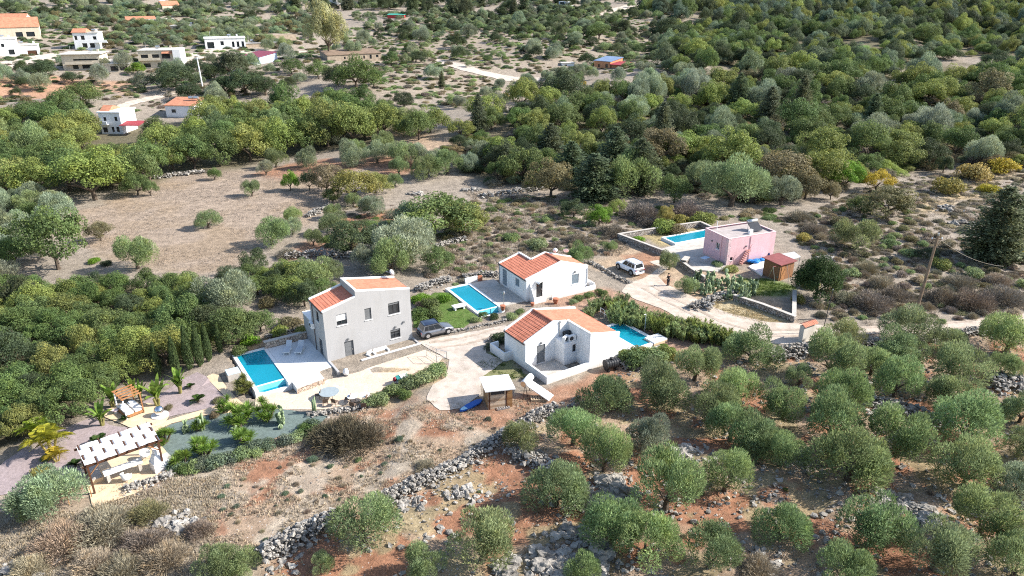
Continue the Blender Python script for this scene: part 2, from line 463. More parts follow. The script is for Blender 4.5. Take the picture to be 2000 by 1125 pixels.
# ------------------------------------------------------------------ terrain: one sheet, painted by kind of soil and cover
ys = [7.0]
while ys[-1] < 800:
    ys.append(ys[-1] + max(.16, ys[-1] * .0052 if ys[-1] < 130 else ys[-1] * .011))
ys = np.array(ys); ts = np.linspace(-1.3, 1.3, 720)
TY = np.repeat(ys[:, None], len(ts), 1); TX = ts[None, :] * (TY * .82 + 24)
TZ = zbase(TX, TY)
rough = S01((TY - 20) / 10) * .0 + (fbm(TX, TY, 1.3, 3) - .5) * .16 * np.clip(S01((52 - TY) / 6) * S01((TX + 15) / 6) + .6 * S01((TY - 116) / 20), 0, 1)
TZ = TZ + rough
def frame_pt(o, ang, x, y):
    a = math.radians(ang); return (o[0] + x * math.cos(a) - y * math.sin(a), o[1] + x * math.sin(a) + y * math.cos(a))
HG, HF, HB, HP = ((-19.015, 65.233), 33.4), ((1.353, 63.758), 33.4), ((1.761, 80.384), 30.0), ((29.586, 92.465), 23.0)   # grey, front white, pool white, pink house: corner and turn
_p = G(1318.9, 476.3, .3)
PP = ((_p.x, _p.y), 27.0)
POOLS = {"grey": (HG, -7.6, -4.75, -.7, 6.5), "front": (HF, 12.2, 14.9, -3.2, 2.3), "white": (HB, -6.6, -3.75, .6, 8.25), "pink": (PP, .25, 8.2, .25, 3.0)}
for (o_, a_), x0, x1, y0, y1 in POOLS.values():            # the ground is dug out where a pool basin sits
    y0 = y0 - (1.0 if o_ in (HG[0], HB[0]) else 0)
    d_ = signed(TX, TY, [frame_pt(o_, a_, x, y) for x, y in ((x0, y0), (x1, y0), (x1, y1), (x0, y1))])
    TZ = TZ - 2.4 * S01((.62 - d_) / .3)
SCRUB, DRY, FIELD, RED, REDTAN, PALE, LAWNC, SOIL, OCHRE = (.235,.20,.16), (.33,.275,.22), (.325,.255,.195), (.325,.16,.095), (.365,.265,.185), (.50,.43,.35), (.11,.17,.035), (.17,.10,.06), (.40,.30,.17)
n0 = fbm(TX, TY, 9, 11)[..., None]
C = np.array(SCRUB) * (1 - n0) * 1.2 + np.array(DRY) * n0 * .9
stony = np.full(TX.shape, .25)
def paint(poly, col, soft=1.0, wob=1.5, ws=4.0, amount=1.0, st=None, patchy=None, seed=1, px=True):
    global C, stony
    W = wpoly(poly) if px else poly
    d = signed(TX, TY, W) + (fbm(TX, TY, ws, seed) - .5) * 2 * wob
    w = S01(.5 - d / (2 * soft)) * amount
    if patchy:                                         # (feature size, threshold, softness)
        q = fbm(TX, TY, patchy[0], seed + 7)
        w = w * S01((q - patchy[1]) / patchy[2] + .5)
    C = C * (1 - w[..., None]) + np.array(col) * w[..., None]
    if st is not None: stony = stony * (1 - w) + st * w
full = [(-900, 60), (2900, 60), (2900, 1125), (-900, 1125)]
grove = [(1000,840),(1090,790),(1250,700),(1420,690),(1560,680),(1800,655),(2200,640),(2700,1180),(450,1250),(520,1090),(760,960)]
fore = [(330,930),(480,880),(620,840),(700,800),(760,790),(850,790),(950,790),(1085,770),(1200,710),(1320,680),(1000,840),(760,970),(500,1100),(330,1130),(-300,1200),(-300,1000)]
field_l = [(100,420),(200,400),(330,345),(420,335),(560,330),(640,350),(660,385),(600,440),(540,450),(500,490),(450,530),(360,545),(270,520),(180,490),(120,450)]
field_c = [(830,540),(870,470),(960,440),(940,400),(900,370),(1060,390),(1190,420),(1250,470),(1210,500),(1160,500),(980,520),(900,560)]
scrub_r = [(1530,440),(1600,410),(1700,360),(1800,340),(2300,300),(2400,600),(1840,640),(1640,635),(1570,600),(1640,540)]
paint(field_l, FIELD, 1.5, 2.5, 7, 1, .35)
paint(field_l, (.30,.225,.155), 1.5, 2.5, 7, .75, .35, (7, .52, .25), 41)
paint(field_c, DRY, 2, 2.5, 6, .9, .25)
paint(scrub_r, (.32,.27,.215), 2, 2, 6, .9, .2)
paint([(1720,375),(2010,310),(2200,300),(2200,440),(1800,420)], OCHRE, 2, 3, 8, .8, .2, (7, .5, .2))
paint(grove, REDTAN, 2.0, 2.0, 5, .95, .75)
paint(grove, RED, 2.0, 2.0, 5, .95, .5, (3.2, .50, .12), 4)
paint(grove, (.33,.27,.16), 2.0, 2.0, 5, .8, .6, (2.2, .57, .10), 23)
paint(fore, REDTAN, 1.5, 1.5, 4, .95, .6)
paint(fore, RED, 1.5, 1.5, 4, .9, .5, (2.6, .56, .12), 8)
paint(fore, (.42,.355,.275), 1.5, 1.5, 4, .85, .5, (2.0, .52, .2), 15)
paint([(-300,1000),(160,1000),(330,940),(420,930),(400,1040),(480,1130),(-300,1250)], (.33,.285,.225), 2, 2, 5, .9, .3)
paint([(840,790),(940,780),(1000,800),(1000,770),(1080,760),(1190,720),(1230,730),(1160,780),(1080,790),(980,840),(880,820)], RED, .8, .8, 3, .75, .4)
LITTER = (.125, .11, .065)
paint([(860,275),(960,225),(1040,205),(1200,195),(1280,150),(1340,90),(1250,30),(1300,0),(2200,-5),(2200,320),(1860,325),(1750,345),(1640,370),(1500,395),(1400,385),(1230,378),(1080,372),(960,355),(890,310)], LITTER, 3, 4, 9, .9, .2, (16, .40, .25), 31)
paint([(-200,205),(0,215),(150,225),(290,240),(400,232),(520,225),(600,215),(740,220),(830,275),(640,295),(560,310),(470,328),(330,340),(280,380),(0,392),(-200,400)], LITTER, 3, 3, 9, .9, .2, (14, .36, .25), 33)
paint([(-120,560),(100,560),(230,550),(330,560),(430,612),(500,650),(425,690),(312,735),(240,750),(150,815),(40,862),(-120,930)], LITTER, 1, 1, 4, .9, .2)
paint([(640,430),(700,420),(790,405),(800,450),(740,470),(660,450)], RED, 1, 1, 4, .9)
paint([(500,340),(560,320),(640,310),(700,330),(560,350)], RED, 1.5, 2, 5, .8)
paint([(690,310),(800,300),(830,330),(760,350)], RED, 1.5, 2, 5, .7)
paint([(590,470),(650,470),(640,500),(560,510)], RED, 1, 1, 4, .7)
paint([(700,240),(840,260),(900,280),(820,300),(760,285)], (.40,.29,.20), 2, 2, 6, .9)
paint([(0,150),(110,150),(250,160),(270,175),(180,185),(0,190),(-200,200)], (.42,.24,.15), 2, 3, 8, .9)
paint([(150,165),(250,160),(290,180),(230,190)], (.42,.27,.18), 2, 3, 8, .8)
paint([(940,180),(1040,170),(1050,190),(960,210)], (.33,.26,.21), 2, 2, 6, .9)
paint([(690,80),(1000,30),(1250,20),(1340,80),(1250,120),(1000,130),(760,130)], (.29,.24,.185), 8, 6, 14, .9, .5)
paint([(650,130),(980,125),(960,180),(760,200),(700,210)], (.29,.24,.185), 4, 4, 10, .85, .4)
paint([(1210,480),(1400,500),(1500,560),(1560,640),(1400,610),(1280,560),(1150,520)], (.42,.31,.21), 1, 1, 3, .9, .4)
paint([(1215,500),(1262,490),(1300,505),(1255,545)], RED, .8, .8, 2, .75)
paint([(1250,545),(1310,545),(1310,562),(1262,562)], RED, .6, .6, 2, .8)
paint([(1350,590),(1440,575),(1545,628),(1490,632),(1410,612)], (.44,.36,.22), .7, .7, 3, .9)
paint([(1440,545),(1500,545),(1555,560),(1545,580),(1440,575)], LAWNC, .7, .8, 2, .8)
paint([(1020,590),(1180,560),(1330,600),(1440,700),(1310,720),(1240,700),(1290,660),(1200,620)], (.36,.22,.15), .8, .8, 2, .85, .6)
paint([(930,690),(990,690),(1030,735),(940,745)], (.20,.21,.08), .6, .8, 2, .8)
paint([(1225,450),(1380,430),(1380,470),(1290,480)], (.34,.27,.13), .6, .6, 2, .8)
paint([(460,700),(590,640),(600,620),(560,640),(470,680)], (.45,.30,.17), .8, .8, 2, .9)
paint([(740,720),(880,700),(880,740),(760,790),(690,800)], (.40,.30,.19), .8, .8, 2, .9, .5)
paint([(1640,90),(1700,90),(1690,105),(1640,112)], (.16,.30,.05), 1, 1, 5, .95)
paint([(1800,150),(1850,148),(1850,156),(1810,158)], (.10,.28,.06), 1, 1, 5, .95)

gp = pm  # (ground shader below is its own material)
def ground_mat():
    m = bpy.data.materials.new("ground_soil"); m.use_nodes = True
    N = m.node_tree.nodes; L = m.node_tree.links
    b = N["Principled BSDF"]; b.inputs["Roughness"].default_value = .95; b.inputs["Specular IOR Level"].default_value = .1
    a = N.new("ShaderNodeAttribute"); a.attribute_name = "soil"
    s = N.new("ShaderNodeAttribute"); s.attribute_name = "stony"
    tc = N.new("ShaderNodeTexCoord")
    def nz(sc, det=6, rg=.7):
        n = N.new("ShaderNodeTexNoise"); n.inputs["Scale"].default_value = sc; n.inputs["Detail"].default_value = det; n.inputs["Roughness"].default_value = rg
        L.new(tc.outputs["Object"], n.inputs["Vector"]); return n
    def mr(src, lo, hi, a0=0., a1=1.):
        r = N.new("ShaderNodeMapRange"); r.inputs[1].default_value = a0; r.inputs[2].default_value = a1; r.inputs[3].default_value = lo; r.inputs[4].default_value = hi
        L.new(src, r.inputs[0]); return r.outputs[0]
    def mix(t, c1, c2, fac=1.0):
        x = N.new("ShaderNodeMix"); x.data_type = 'RGBA'; x.blend_type = t
        if hasattr(fac, "node"): L.new(fac, x.inputs[0])
        else: x.inputs[0].default_value = fac
        for i, c in ((6, c1), (7, c2)):
            if hasattr(c, "node"): L.new(c, x.inputs[i])
            else: x.inputs[i].default_value = (*c, 1)
        return x.outputs[2]
    c = mix('MULTIPLY', a.outputs["Color"], mr(nz(.9).outputs["Fac"], .55, 1.45, .25, .75))
    c = mix('MULTIPLY', c, mr(nz(5.5, 8, .8).outputs["Fac"], .45, 1.55, .2, .8))
    # straw lying on the soil
    st = nz(2.2, 9, .85)
    c = mix('MIX', c, (.40, .345, .265), mr(st.outputs["Fac"], 0, .55, .55, .72))
    # dark low herbs
    c = mix('MIX', c, (.10, .105, .05), mr(nz(1.4, 7, .75).outputs["Fac"], 0, .55, .60, .70))
    # small stones
    v = N.new("ShaderNodeTexVoronoi"); v.inputs["Scale"].default_value = 3.0; L.new(tc.outputs["Object"], v.inputs["Vector"])
    sp = N.new("ShaderNodeSeparateColor"); L.new(v.outputs["Color"], sp.inputs[0])
    th = N.new("ShaderNodeMath"); th.operation = 'MULTIPLY'; th.inputs[1].default_value = .30; L.new(sp.outputs[0], th.inputs[0])
    th2 = N.new("ShaderNodeMath"); th2.operation = 'MULTIPLY'; L.new(th.outputs[0], th2.inputs[0]); L.new(s.outputs["Fac"], th2.inputs[1])
    lt = N.new("ShaderNodeMath"); lt.operation = 'LESS_THAN'; L.new(v.outputs["Distance"], lt.inputs[0]); L.new(th2.outputs[0], lt.inputs[1])
    c = mix('MIX', c, (.50, .46, .42), lt.outputs[0])
    L.new(c, b.inputs["Base Color"])
    bp = N.new("ShaderNodeBump"); bp.inputs["Strength"].default_value = .9; bp.inputs["Distance"].default_value = .25
    L.new(nz(3.5, 10, .8).outputs["Fac"], bp.inputs["Height"]); L.new(bp.outputs[0], b.inputs["Normal"])
    return m
nr, nc = TX.shape
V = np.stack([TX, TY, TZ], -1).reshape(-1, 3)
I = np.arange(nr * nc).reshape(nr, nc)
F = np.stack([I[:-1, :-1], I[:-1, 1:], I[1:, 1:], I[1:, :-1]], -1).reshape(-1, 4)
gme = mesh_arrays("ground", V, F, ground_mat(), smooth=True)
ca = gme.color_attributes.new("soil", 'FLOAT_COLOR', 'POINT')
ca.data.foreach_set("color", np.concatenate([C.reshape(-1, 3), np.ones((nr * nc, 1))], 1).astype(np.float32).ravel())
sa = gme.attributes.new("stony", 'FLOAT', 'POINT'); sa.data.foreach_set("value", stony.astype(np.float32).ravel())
tag(obj("ground", gme), kind="structure")

# ------------------------------------------------------------------ sheets lying on the ground
def ragged(poly, amp, step=.6, seed=0):
    out = []
    n = len(poly)
    for i in range(n):
        a = Vector(poly[i]); b = Vector(poly[(i + 1) % n]); m = max(1, int((b - a).length / step))
        nrm = Vector((-(b - a).y, (b - a).x)).normalized()
        for k in range(m):
            p = a.lerp(b, k / m)
            p = p + nrm * (float(fbm(p.x + 50, p.y, 1.6, seed)) - .5) * 2 * amp
            out.append((p.x, p.y))
    return out

def sheet(name, poly, mat, dz=.04, amp=.15, step=.6, grid=1.2, kind="structure", world_xy=False, thick=0.0, zfix=None):
    W = poly if world_xy else wpoly(poly)
    if amp: W = ragged(W, amp, step)
    xs = [p[0] for p in W]; ysx = [p[1] for p in W]
    pts = [Vector(p) for p in W]; edges = [(i, (i + 1) % len(W)) for i in range(len(W))]
    gx, gy = np.meshgrid(np.arange(min(xs), max(xs), grid), np.arange(min(ysx), max(ysx), grid))
    gx, gy = gx.ravel(), gy.ravel()
    if len(gx):
        ok = signed(gx, gy, W) < -.35 * grid
        pts += [Vector((a, b)) for a, b in zip(gx[ok], gy[ok])]
    r = delaunay_2d_cdt(pts, edges, [], 1, 1e-4)
    vv = [(p.x, p.y, (zfix if zfix is not None else gz(p.x, p.y)) + dz) for p in r[0]]
    mb = MB(); mb.v = vv; mb.f = [tuple(f) for f in r[2]]
    if thick:
        n = len(W); b = len(mb.v); z = zfix if zfix is not None else 0
        mb.v += [(p[0], p[1], (gz(*p) if zfix is None else zfix) + dz) for p in W] + [(p[0], p[1], (gz(*p) if zfix is None else zfix) + dz - thick) for p in W]
        for i in range(n):
            j = (i + 1) % n; mb.f.append((b + i, b + j, b + n + j, b + n + i))
    o = mb.build(name, mat)
    return tag(o, kind=kind)

GRAVELD = pm("drive_gravel", (.55,.465,.385), .13, .8, .95, .5, 20, grime=.2)
GRAVELY = pm("yard_gravel", (.54,.465,.395), .12, .7, .95, .5, 20, grime=.22)
GRAVELL = pm("lilac_gravel", (.36,.29,.285), .14, 4.0, .95, .5, 30, grime=.12)
GRAVELB = pm("blue_gravel", (.155,.20,.185), .16, 4.0, .95, .5, 30, grime=.12)
LAWN = pm("lawn_grass", (.085,.155,.03), .3, 2.2, .95, .7, 25, col2=(.13,.16,.05))
DARKGR = pm("shaded_gravel", (.33,.29,.25), .2, 2, .95, .4, 20)

sheet("gravel_drive", [(1256,545),(1290,522),(1268,512),(1285,508),(1310,520),(1286,540),(1300,556),(1345,575),(1380,595),(1425,612),(1500,629),(1570,633),(1640,640),(1700,640),(1800,634),(1900,625),(2010,611),(2150,595),(2150,612),(2010,632),(1900,643),(1800,651),(1720,652),(1640,657),(1565,670),(1500,673),(1440,668),(1390,655),(1330,627),(1290,602),(1245,586),(1215,570),(1225,555)], GRAVELD, .04, .25)
sheet("gravel_yard", [(818,668),(850,661),(890,655),(940,645),(985,636),(1000,640),(975,652),(945,668),(950,690),(985,704),(965,722),(940,736),(938,770),(905,797),(860,801),(832,781),(845,752),(872,738),(880,702),(838,682)], GRAVELY, .045, .25)
sheet("stone_patio", [(500,766),(575,768),(640,742),(705,726),(830,684),(866,698),(852,714),(762,753),(722,779),(640,800),(560,801),(498,797)], FLAG, .05, .06)
sheet("gravel_bed", [(262,836),(300,838),(330,815),(400,799),(448,783),(428,766),(408,738),(385,727),(352,742),(318,768),(268,790),(312,792),(318,812)], GRAVELL, .04, .1)
sheet("gravel_bed", [(-80,985),(10,900),(60,868),(125,838),(190,812),(215,830),(258,838),(160,884),(158,905),(180,935),(110,950),(30,962)], GRAVELL, .045, .12)
sheet("gravel_bed", [(332,830),(420,808),(470,800),(560,800),(640,812),(615,842),(545,852),(470,884),(400,908),(345,918),(320,880),(305,850)], GRAVELB, .04, .15)
sheet("sandy_path", [(404,736),(416,730),(428,734),(444,760),(470,786),(492,800),(440,808),(400,812),(335,828),(298,846),(280,836),(320,824),(398,800),(450,784),(430,766)], SAND, .06, .08)
sheet("sandy_terrace", [(203,815),(210,800),(240,790),(290,788),(318,795),(330,815),(320,830),(285,840),(255,836)], SAND, .075, .06)
sheet("sandy_terrace", [(165,935),(155,908),(310,866),(352,914),(262,966),(182,992),(172,962)], SAND, .075, .08)
def strip(name, px, w, mat, dz, side=0.0):
    P = [G(*q) for q in px]; L_, R_ = [], []
    for i, p in enumerate(P):
        d = (P[min(i + 1, len(P) - 1)] - P[max(i - 1, 0)]); d.z = 0; d.normalize(); n = Vector((-d.y, d.x, 0))
        L_.append((p + n * (side + w / 2))[:2]); R_.append((p + n * (side - w / 2))[:2])
    return sheet(name, L_ + R_[::-1], mat, dz, .12, .6, 1.2, world_xy=True)
RUT = pm("worn_rut", (.47,.385,.31), .16, 1.5, .95, .4, 20, grime=.25)
for sd in (-.75, .75):
    strip("wheel_rut", [(1262,560),(1300,582),(1350,606),(1400,632),(1460,650),(1540,651),(1640,648),(1760,643),(1880,635),(1990,622)], .42, RUT, .055, sd)
    strip("wheel_rut", [(842,676),(868,672),(900,668),(940,658),(972,648)], .40, RUT, .06, sd)
sheet("lawn", [(806,640),(814,604),(848,572),(878,572),(912,606),(932,618),(905,640),(862,642)], LAWN, .05, .3)
sheet("dirt_track", [(212,215),(250,198),(330,180),(345,184),(260,205),(235,222)], GRAVELD, .12, .6)
sheet("dirt_track", [(-200,118),(0,122),(60,110),(110,104),(120,112),(60,132),(0,142),(-200,150)], GRAVELY, .12, .6)
sheet("dirt_track", [(850,115),(940,138),(1000,150),(1055,152),(1055,160),(985,158),(900,138),(850,124)], GRAVELY, .12, .5)
sheet("dirt_track", [(1170,28),(1215,12),(1260,-2),(1275,2),(1225,18),(1185,32)], GRAVELD, .2, 1)
sheet("dirt_track", [(1728,170),(1750,150),(1790,140),(1830,128),(1840,132),(1795,148),(1755,168)], GRAVELD, .2, 1)
sheet("dirt_track", [(330,115),(400,98),(500,96),(600,100),(600,110),(500,112),(420,112),(340,125)], GRAVELY, .15, .8)

# ------------------------------------------------------------------ rocks and dry-stone walls
import bmesh
def ico(sub):
    bm = bmesh.new(); bmesh.ops.create_icosphere(bm, subdivisions=sub, radius=1.0)
    v = np.array([x.co[:] for x in bm.verts]); f = np.array([[q.index for q in x.verts] for x in bm.faces]); bm.free()
    return v, f
ICO1, ICO2, ICO3 = ico(1), ico(2), ico(3)
RS = np.random.RandomState(11)
def rockform(I, seed, amp=.35):
    v, f = I
    out = []
    for p in v:
        q = Vector(p)
        k = 1 + amp * noise.noise(q * 1.3 + Vector((seed * 3.7, 1, 2))) + amp * .6 * noise.noise(q * 3.1 + Vector((2, seed * 1.9, 5)))
        c = noise.cell(q * 1.6 + Vector((seed, 0, 0))) * .22
        out.append(q * (k + c))
    return np.array([o[:] for o in out]), f
ROCKS = [rockform(ICO1, i, .95) for i in range(10)]
ROCKM = [rockform(ICO2, i + 40, .6) for i in range(6)]
ROCKL = [rockform(ICO3, i + 70, .75) for i in range(5)]
def rotm(a, b, c):
    return np.array((Matrix.Rotation(a, 3, 'X') @ Matrix.Rotation(b, 3, 'Y') @ Matrix.Rotation(c, 3, 'Z')))
def pile(items):
    """items: (template, centre, size xyz) -> V, F, v"""
    Vs, Fs, vs, b = [], [], [], 0
    for (tv, tf), c, s in items:
        R = rotm(*RS.uniform(0, 6.28, 3))
        q = (tv @ R.T) * np.array(s) + np.array(c)
        Vs.append(q); Fs.append(tf + b); b += len(tv); vs.append(np.full(len(tf), RS.rand()))
    return np.concatenate(Vs), np.concatenate(Fs), np.concatenate(vs)
def rock_mat():
    m = pm("pale_rubble", (.335,.31,.275), .22, 2.5, .95, .7, 8, col2=(.21,.195,.175))
    N = m.node_tree.nodes; L = m.node_tree.links; b = N["Principled BSDF"]
    src = b.inputs["Base Color"].links[0].from_socket
    a = N.new("ShaderNodeAttribute"); a.attribute_name = "v"
    r = N.new("ShaderNodeMapRange"); r.inputs[3].default_value = .55; r.inputs[4].default_value = 1.3; L.new(a.outputs["Fac"], r.inputs[0])
    x = N.new("ShaderNodeMix"); x.data_type = 'RGBA'; x.blend_type = 'MULTIPLY'; x.inputs[0].default_value = 1
    L.new(src, x.inputs[6]); L.new(r.outputs[0], x.inputs[7]); L.new(x.outputs[2], b.inputs["Base Color"])
    return m
PALEROCK = rock_mat()

def stone_wall(pts, width, height, label, size=.2, name="dry_stone_wall", slump=.6, dens=1.0, group=None):
    W = [G(*p) for p in pts]
    size *= .8; dens *= .85
    items = []
    for a, b in zip(W[:-1], W[1:]):
        Ln = (b - a).length; d = (b - a) / Ln; n = Vector((-d.y, d.x, 0)).normalized()
        cnt = int(Ln * width * (height + .3) * dens / (size ** 3 * 5.0))
        for _ in range(cnt):
            t = RS.rand() * Ln
            w = RS.normal(0, .34) * width * (1 + slump * .3)
            hmax = height * max(0, 1 - (abs(w) / (width * .95)) ** 2) * (.75 + .5 * float(fbm(a.x + d.x * t, a.y + d.y * t, 1.5, 9)))
            p = a + d * t + n * w
            s = size * RS.choice([.45,.6,.8,1.0,1.5]) * RS.uniform(.8, 1.15)
            items.append((ROCKS[RS.randint(10)], (p.x, p.y, gz(p.x, p.y) + RS.rand() ** .6 * hmax), (s, s * RS.uniform(.7, 1.1), s * RS.uniform(.5, .85))))
    Vv, Ff, vv = pile(items)
    me = mesh_arrays(name, Vv, Ff, PALEROCK, vv)
    return tag(obj(name, me), label, "wall", group)

def outcrop(px, py, rad, label, n=7, big=.9, group="limestone outcrops among the olives"):
    c = G(px, py); items = []
    for i in range(n):
        a = RS.rand() * 6.28; r = rad * math.sqrt(RS.rand()); s = big * RS.uniform(.4, 1.0)
        x, y = c.x + r * math.cos(a) * 1.5, c.y + r * math.sin(a)
        items.append((ROCKL[RS.randint(5)] if s > .5 * big else ROCKM[RS.randint(6)], (x, y, gz(x, y) + s * .05), (s, s * .8, s * .55)))
    for i in range(n * 5):
        a = RS.rand() * 6.28; r = rad * 1.3 * math.sqrt(RS.rand()); s = RS.uniform(.08, .28)
        x, y = c.x + r * math.cos(a) * 1.5, c.y + r * math.sin(a)
        items.append((ROCKS[RS.randint(10)], (x, y, gz(x, y) + s * .2), (s, s, s * .7)))
    Vv, Ff, vv = pile(items)
    return tag(obj("limestone_outcrop", mesh_arrays("limestone_outcrop", Vv, Ff, PALEROCK, vv)), label, "rock", group)

stone_wall([(508,1100),(560,1065),(610,1042),(660,1020)], 1.3, 1.1, "thick rough dry-stone wall stub at the near edge of the bare field", .17)
stone_wall([(735,985),(790,962),(850,930),(915,900),(960,872),(1000,848),(1045,818),(1085,800)], 1.1, .8, "long collapsed pale dry-stone wall dividing bare field from olive grove", .16)
stone_wall([(990,880),(1060,905),(1075,930)], 1.2, .7, "short heap of dark rubble stones under the olives beside the long wall", .2)
stone_wall([(1500,705),(1540,690),(1590,688)], 1.6, 1.0, "tumbled stone wall shaded under the entrance pillar", .18)
stone_wall([(1650,690),(1700,672),(1790,668),(1900,650),(2010,650)], 1.0, .7, "low dry-stone wall along the lane above the grove", .16)
stone_wall([(1930,748),(2010,755)], 2.4, .9, "dark broad rubble heap at the far end of the grove", .22)
stone_wall([(1690,785),(1790,812),(1860,830)], 1.8, .7, "terrace wall of grey rubble running between two olive rows", .2)
stone_wall([(815,570),(840,560),(878,548)], 1.0, .8, "pale heap of stones behind the lawn and shrubs", .17)
stone_wall([(905,545),(945,538),(975,540)], .8, .7, "low rubble wall beyond the terrace of the white pool house", .15)
stone_wall([(600,640),(560,650),(520,662)], .7, .5, "stone edging bank behind the sun lounger terrace", .15)
stone_wall([(300,350),(345,344),(400,338)], 1.0, .8, "dry-stone wall along the far edge of the grey field", .25)
stone_wall([(560,505),(630,500),(700,505)], 1.0, 1.0, "shaded rubble terrace wall behind the dark bush", .22)
stone_wall([(600,425),(625,412),(645,405)], 1.0, .7, "pale spur of wall reaching into the field by the lone olives", .22)
stone_wall([(850,485),(880,475),(910,470)], .9, .7, "pale rubble wall at the foot of the big round carob", .2)
stone_wall([(940,385),(1010,375),(1060,372)], 1.2, .7, "wall of grey boulders under the dark conifers", .3)
stone_wall([(1150,512),(1175,525),(1200,540),(1232,555)], .5, .35, "thin kerb of stones beside the parked white off-roader", .14)
stone_wall([(880,650),(930,640),(985,628),(1010,620)], .35, .25, "row of small edging stones between drive and planting bed", .12)
stone_wall([(1350,605),(1375,592),(1415,580),(1440,578)], .9, .8, "curved pale rubble bank on the dry verge", .16)
stone_wall([(1372,600),(1392,606)], .8, .8, "dark short stone stack at the tip of the dry verge", .18)
stone_wall([(1160,690),(1230,720),(1300,712)], .9, .5, "rubble edging between water tank and olive trees", .16)
stone_wall([(240,960),(290,945),(340,925)], .7, .4, "loose stone retaining edge below the pergola terrace", .13)
stone_wall([(600,812),(650,806),(700,800),(760,775)], .6, .35, "low stones edging the patio below the round table", .13)
for a in [(1190,960,1.5,"pale limestone outcrop between two olives, with rounded top",8,1.1), (1170,985,1.0,"grey jagged boulder in shade beneath the large double olive",4,.9),
          (1345,890,1.2,"white split boulder in front of the silvery olive",6,.8), (1130,1085,2.2,"broad broken limestone pavement at the bottom of the grove",16,1.0),
          (1040,1110,1.6,"heap of pale limestone blocks near the bottom wall",12,.8), (1775,1005,1.4,"pale flat slabs of rock between three grove olives",9,.9),
          (1730,975,1.0,"bluish grey pile of broken rock in deep shade",9,.6), (1560,900,.9,"narrow upright limestone blocks beside the grove path",7,.7),
          (1945,990,1.3,"whitish shelf of rock by the silver olive",9,.7), (1470,1095,1.0,"pale boulders at the grove edge above dry grass",7,.6),
          (915,965,.9,"long white boulder lying on red soil below the wall",6,.6), (1945,800,1.2,"white scattered rocks on red soil at the far right",8,.6),
          (345,1020,1.2,"cluster of white rocks among grey dry scrub",10,.55), (60,1110,1.0,"white boulder in the bottom corner scrub",6,.7),
          (1850,410,1.4,"white bare rocks beside the big dark conifer",9,1.0), (1885,440,1.2,"pale rock slab at the foot of the big conifer",7,.9),
          (1615,505,.8,"white rubble heap beneath the lone grey olive bush",14,.35), (920,372,1.0,"grey boulder beside the olives at the field corner",5,.9),
          (810,378,.9,"whitish boulder beside the yellowing oak",5,.8), (55,303,1.5,"pale rock face among the left oaks",8,1.3),
          (800,985,.7,"small boulders fallen from the long wall",8,.3)]:
    outcrop(*a)

# loose stones and dry grass nobody could count
def inside(poly, n, seed):
    W = wpoly(poly); r = np.random.RandomState(seed)
    x0, x1 = min(p[0] for p in W), max(p[0] for p in W); y0, y1 = min(p[1] for p in W), max(p[1] for p in W)
    x = r.uniform(x0, x1, n * 4); y = r.uniform(y0, y1, n * 4)
    k = signed(x, y, W) < 0
    return x[k][:n], y[k][:n]
vis = lambda x, y: np.abs(x) < .74 * (y + 16)
grove_v = [(1000,840),(1090,790),(1250,700),(1420,690),(1560,680),(1800,655),(2080,645),(2200,1180),(500,1180),(520,1090),(760,960)]
fore_v = [(330,930),(480,880),(620,840),(700,800),(760,790),(950,790),(1085,770),(1000,840),(760,970),(500,1100),(330,1130),(-60,1180),(-60,1000)]
items = []
for poly, n, seed, smax in ((grove_v, 9000, 1, .27), (fore_v, 1300, 2, .09)):
    x, y = inside(poly, n, seed)
    cl = fbm(x, y, 2.5, 31); k = cl > RS.uniform(.30, .62, len(x))
    for a, b in zip(x[k], y[k]):
        s = smax * (.2 + .8 * RS.rand() ** 3)
        items.append((ROCKS[RS.randint(10)], (a, b, gz(a, b) + s * .25), (s, s * .9, s * .65)))
Vv, Ff, vv = pile(items)
tag(obj("loose_stones", mesh_arrays("loose_stones", Vv, Ff, PALEROCK, vv)), kind="stuff")

def tufts(name, spots, h, w, per, color, seed, lean=.5):
    """blades standing on the ground: spots is (x, y)"""
    r = np.random.RandomState(seed)
    x = np.repeat(spots[0], per); y = np.repeat(spots[1], per); n = len(x)
    z = zbase(x, y)
    a = r.uniform(0, 6.28, n); rr = r.rand(n) * w
    bx, by = x + np.cos(a) * rr, y + np.sin(a) * rr
    hh = h * r.uniform(.4, 1.1, n); ln = r.uniform(.2, 1, n) * lean * hh
    a2 = a + r.normal(0, .8, n)
    wd = r.uniform(.3, 1, n) * .032 * (1 + h)
    sx, sy = -np.sin(a2 + 1.0) * wd, np.cos(a2 + 1.0) * wd
    p0 = np.stack([bx - sx, by - sy, z], 1); p1 = np.stack([bx + sx, by + sy, z], 1)
    p2 = np.stack([bx + np.cos(a2) * ln, by + np.sin(a2) * ln, z + hh], 1)
    Vv = np.stack([p0, p1, p2], 1).reshape(-1, 3); Ff = np.arange(n * 3).reshape(-1, 3)
    o = obj(name, mesh_arrays(name, Vv, Ff, LEAFD, r.rand(n)), color=color)
    return tag(o, kind="stuff")
def pick(poly, n, seed, s, th):
    x, y = inside(poly, n, seed); k = fbm(x, y, s, seed + 3) > th
    return x[k], y[k]
tufts("dry_grass", pick(fore_v, 9000, 21, 2.2, .47), .22, .22, 7, (.42,.36,.275), 1)
tufts("dry_grass", pick(grove_v, 7000, 22, 2.0, .52), .22, .22, 7, (.38,.33,.235), 2)
tufts("dry_grass", pick(field_c, 9000, 23, 3.0, .42), .35, .3, 6, (.36,.31,.245), 3)
tufts("dry_grass", pick(scrub_r, 11000, 24, 3.0, .43), .4, .35, 6, (.34,.295,.24), 4)
tufts("dry_grass", pick(field_l, 7000, 25, 4.0, .46), .22, .35, 5, (.29,.25,.215), 5)
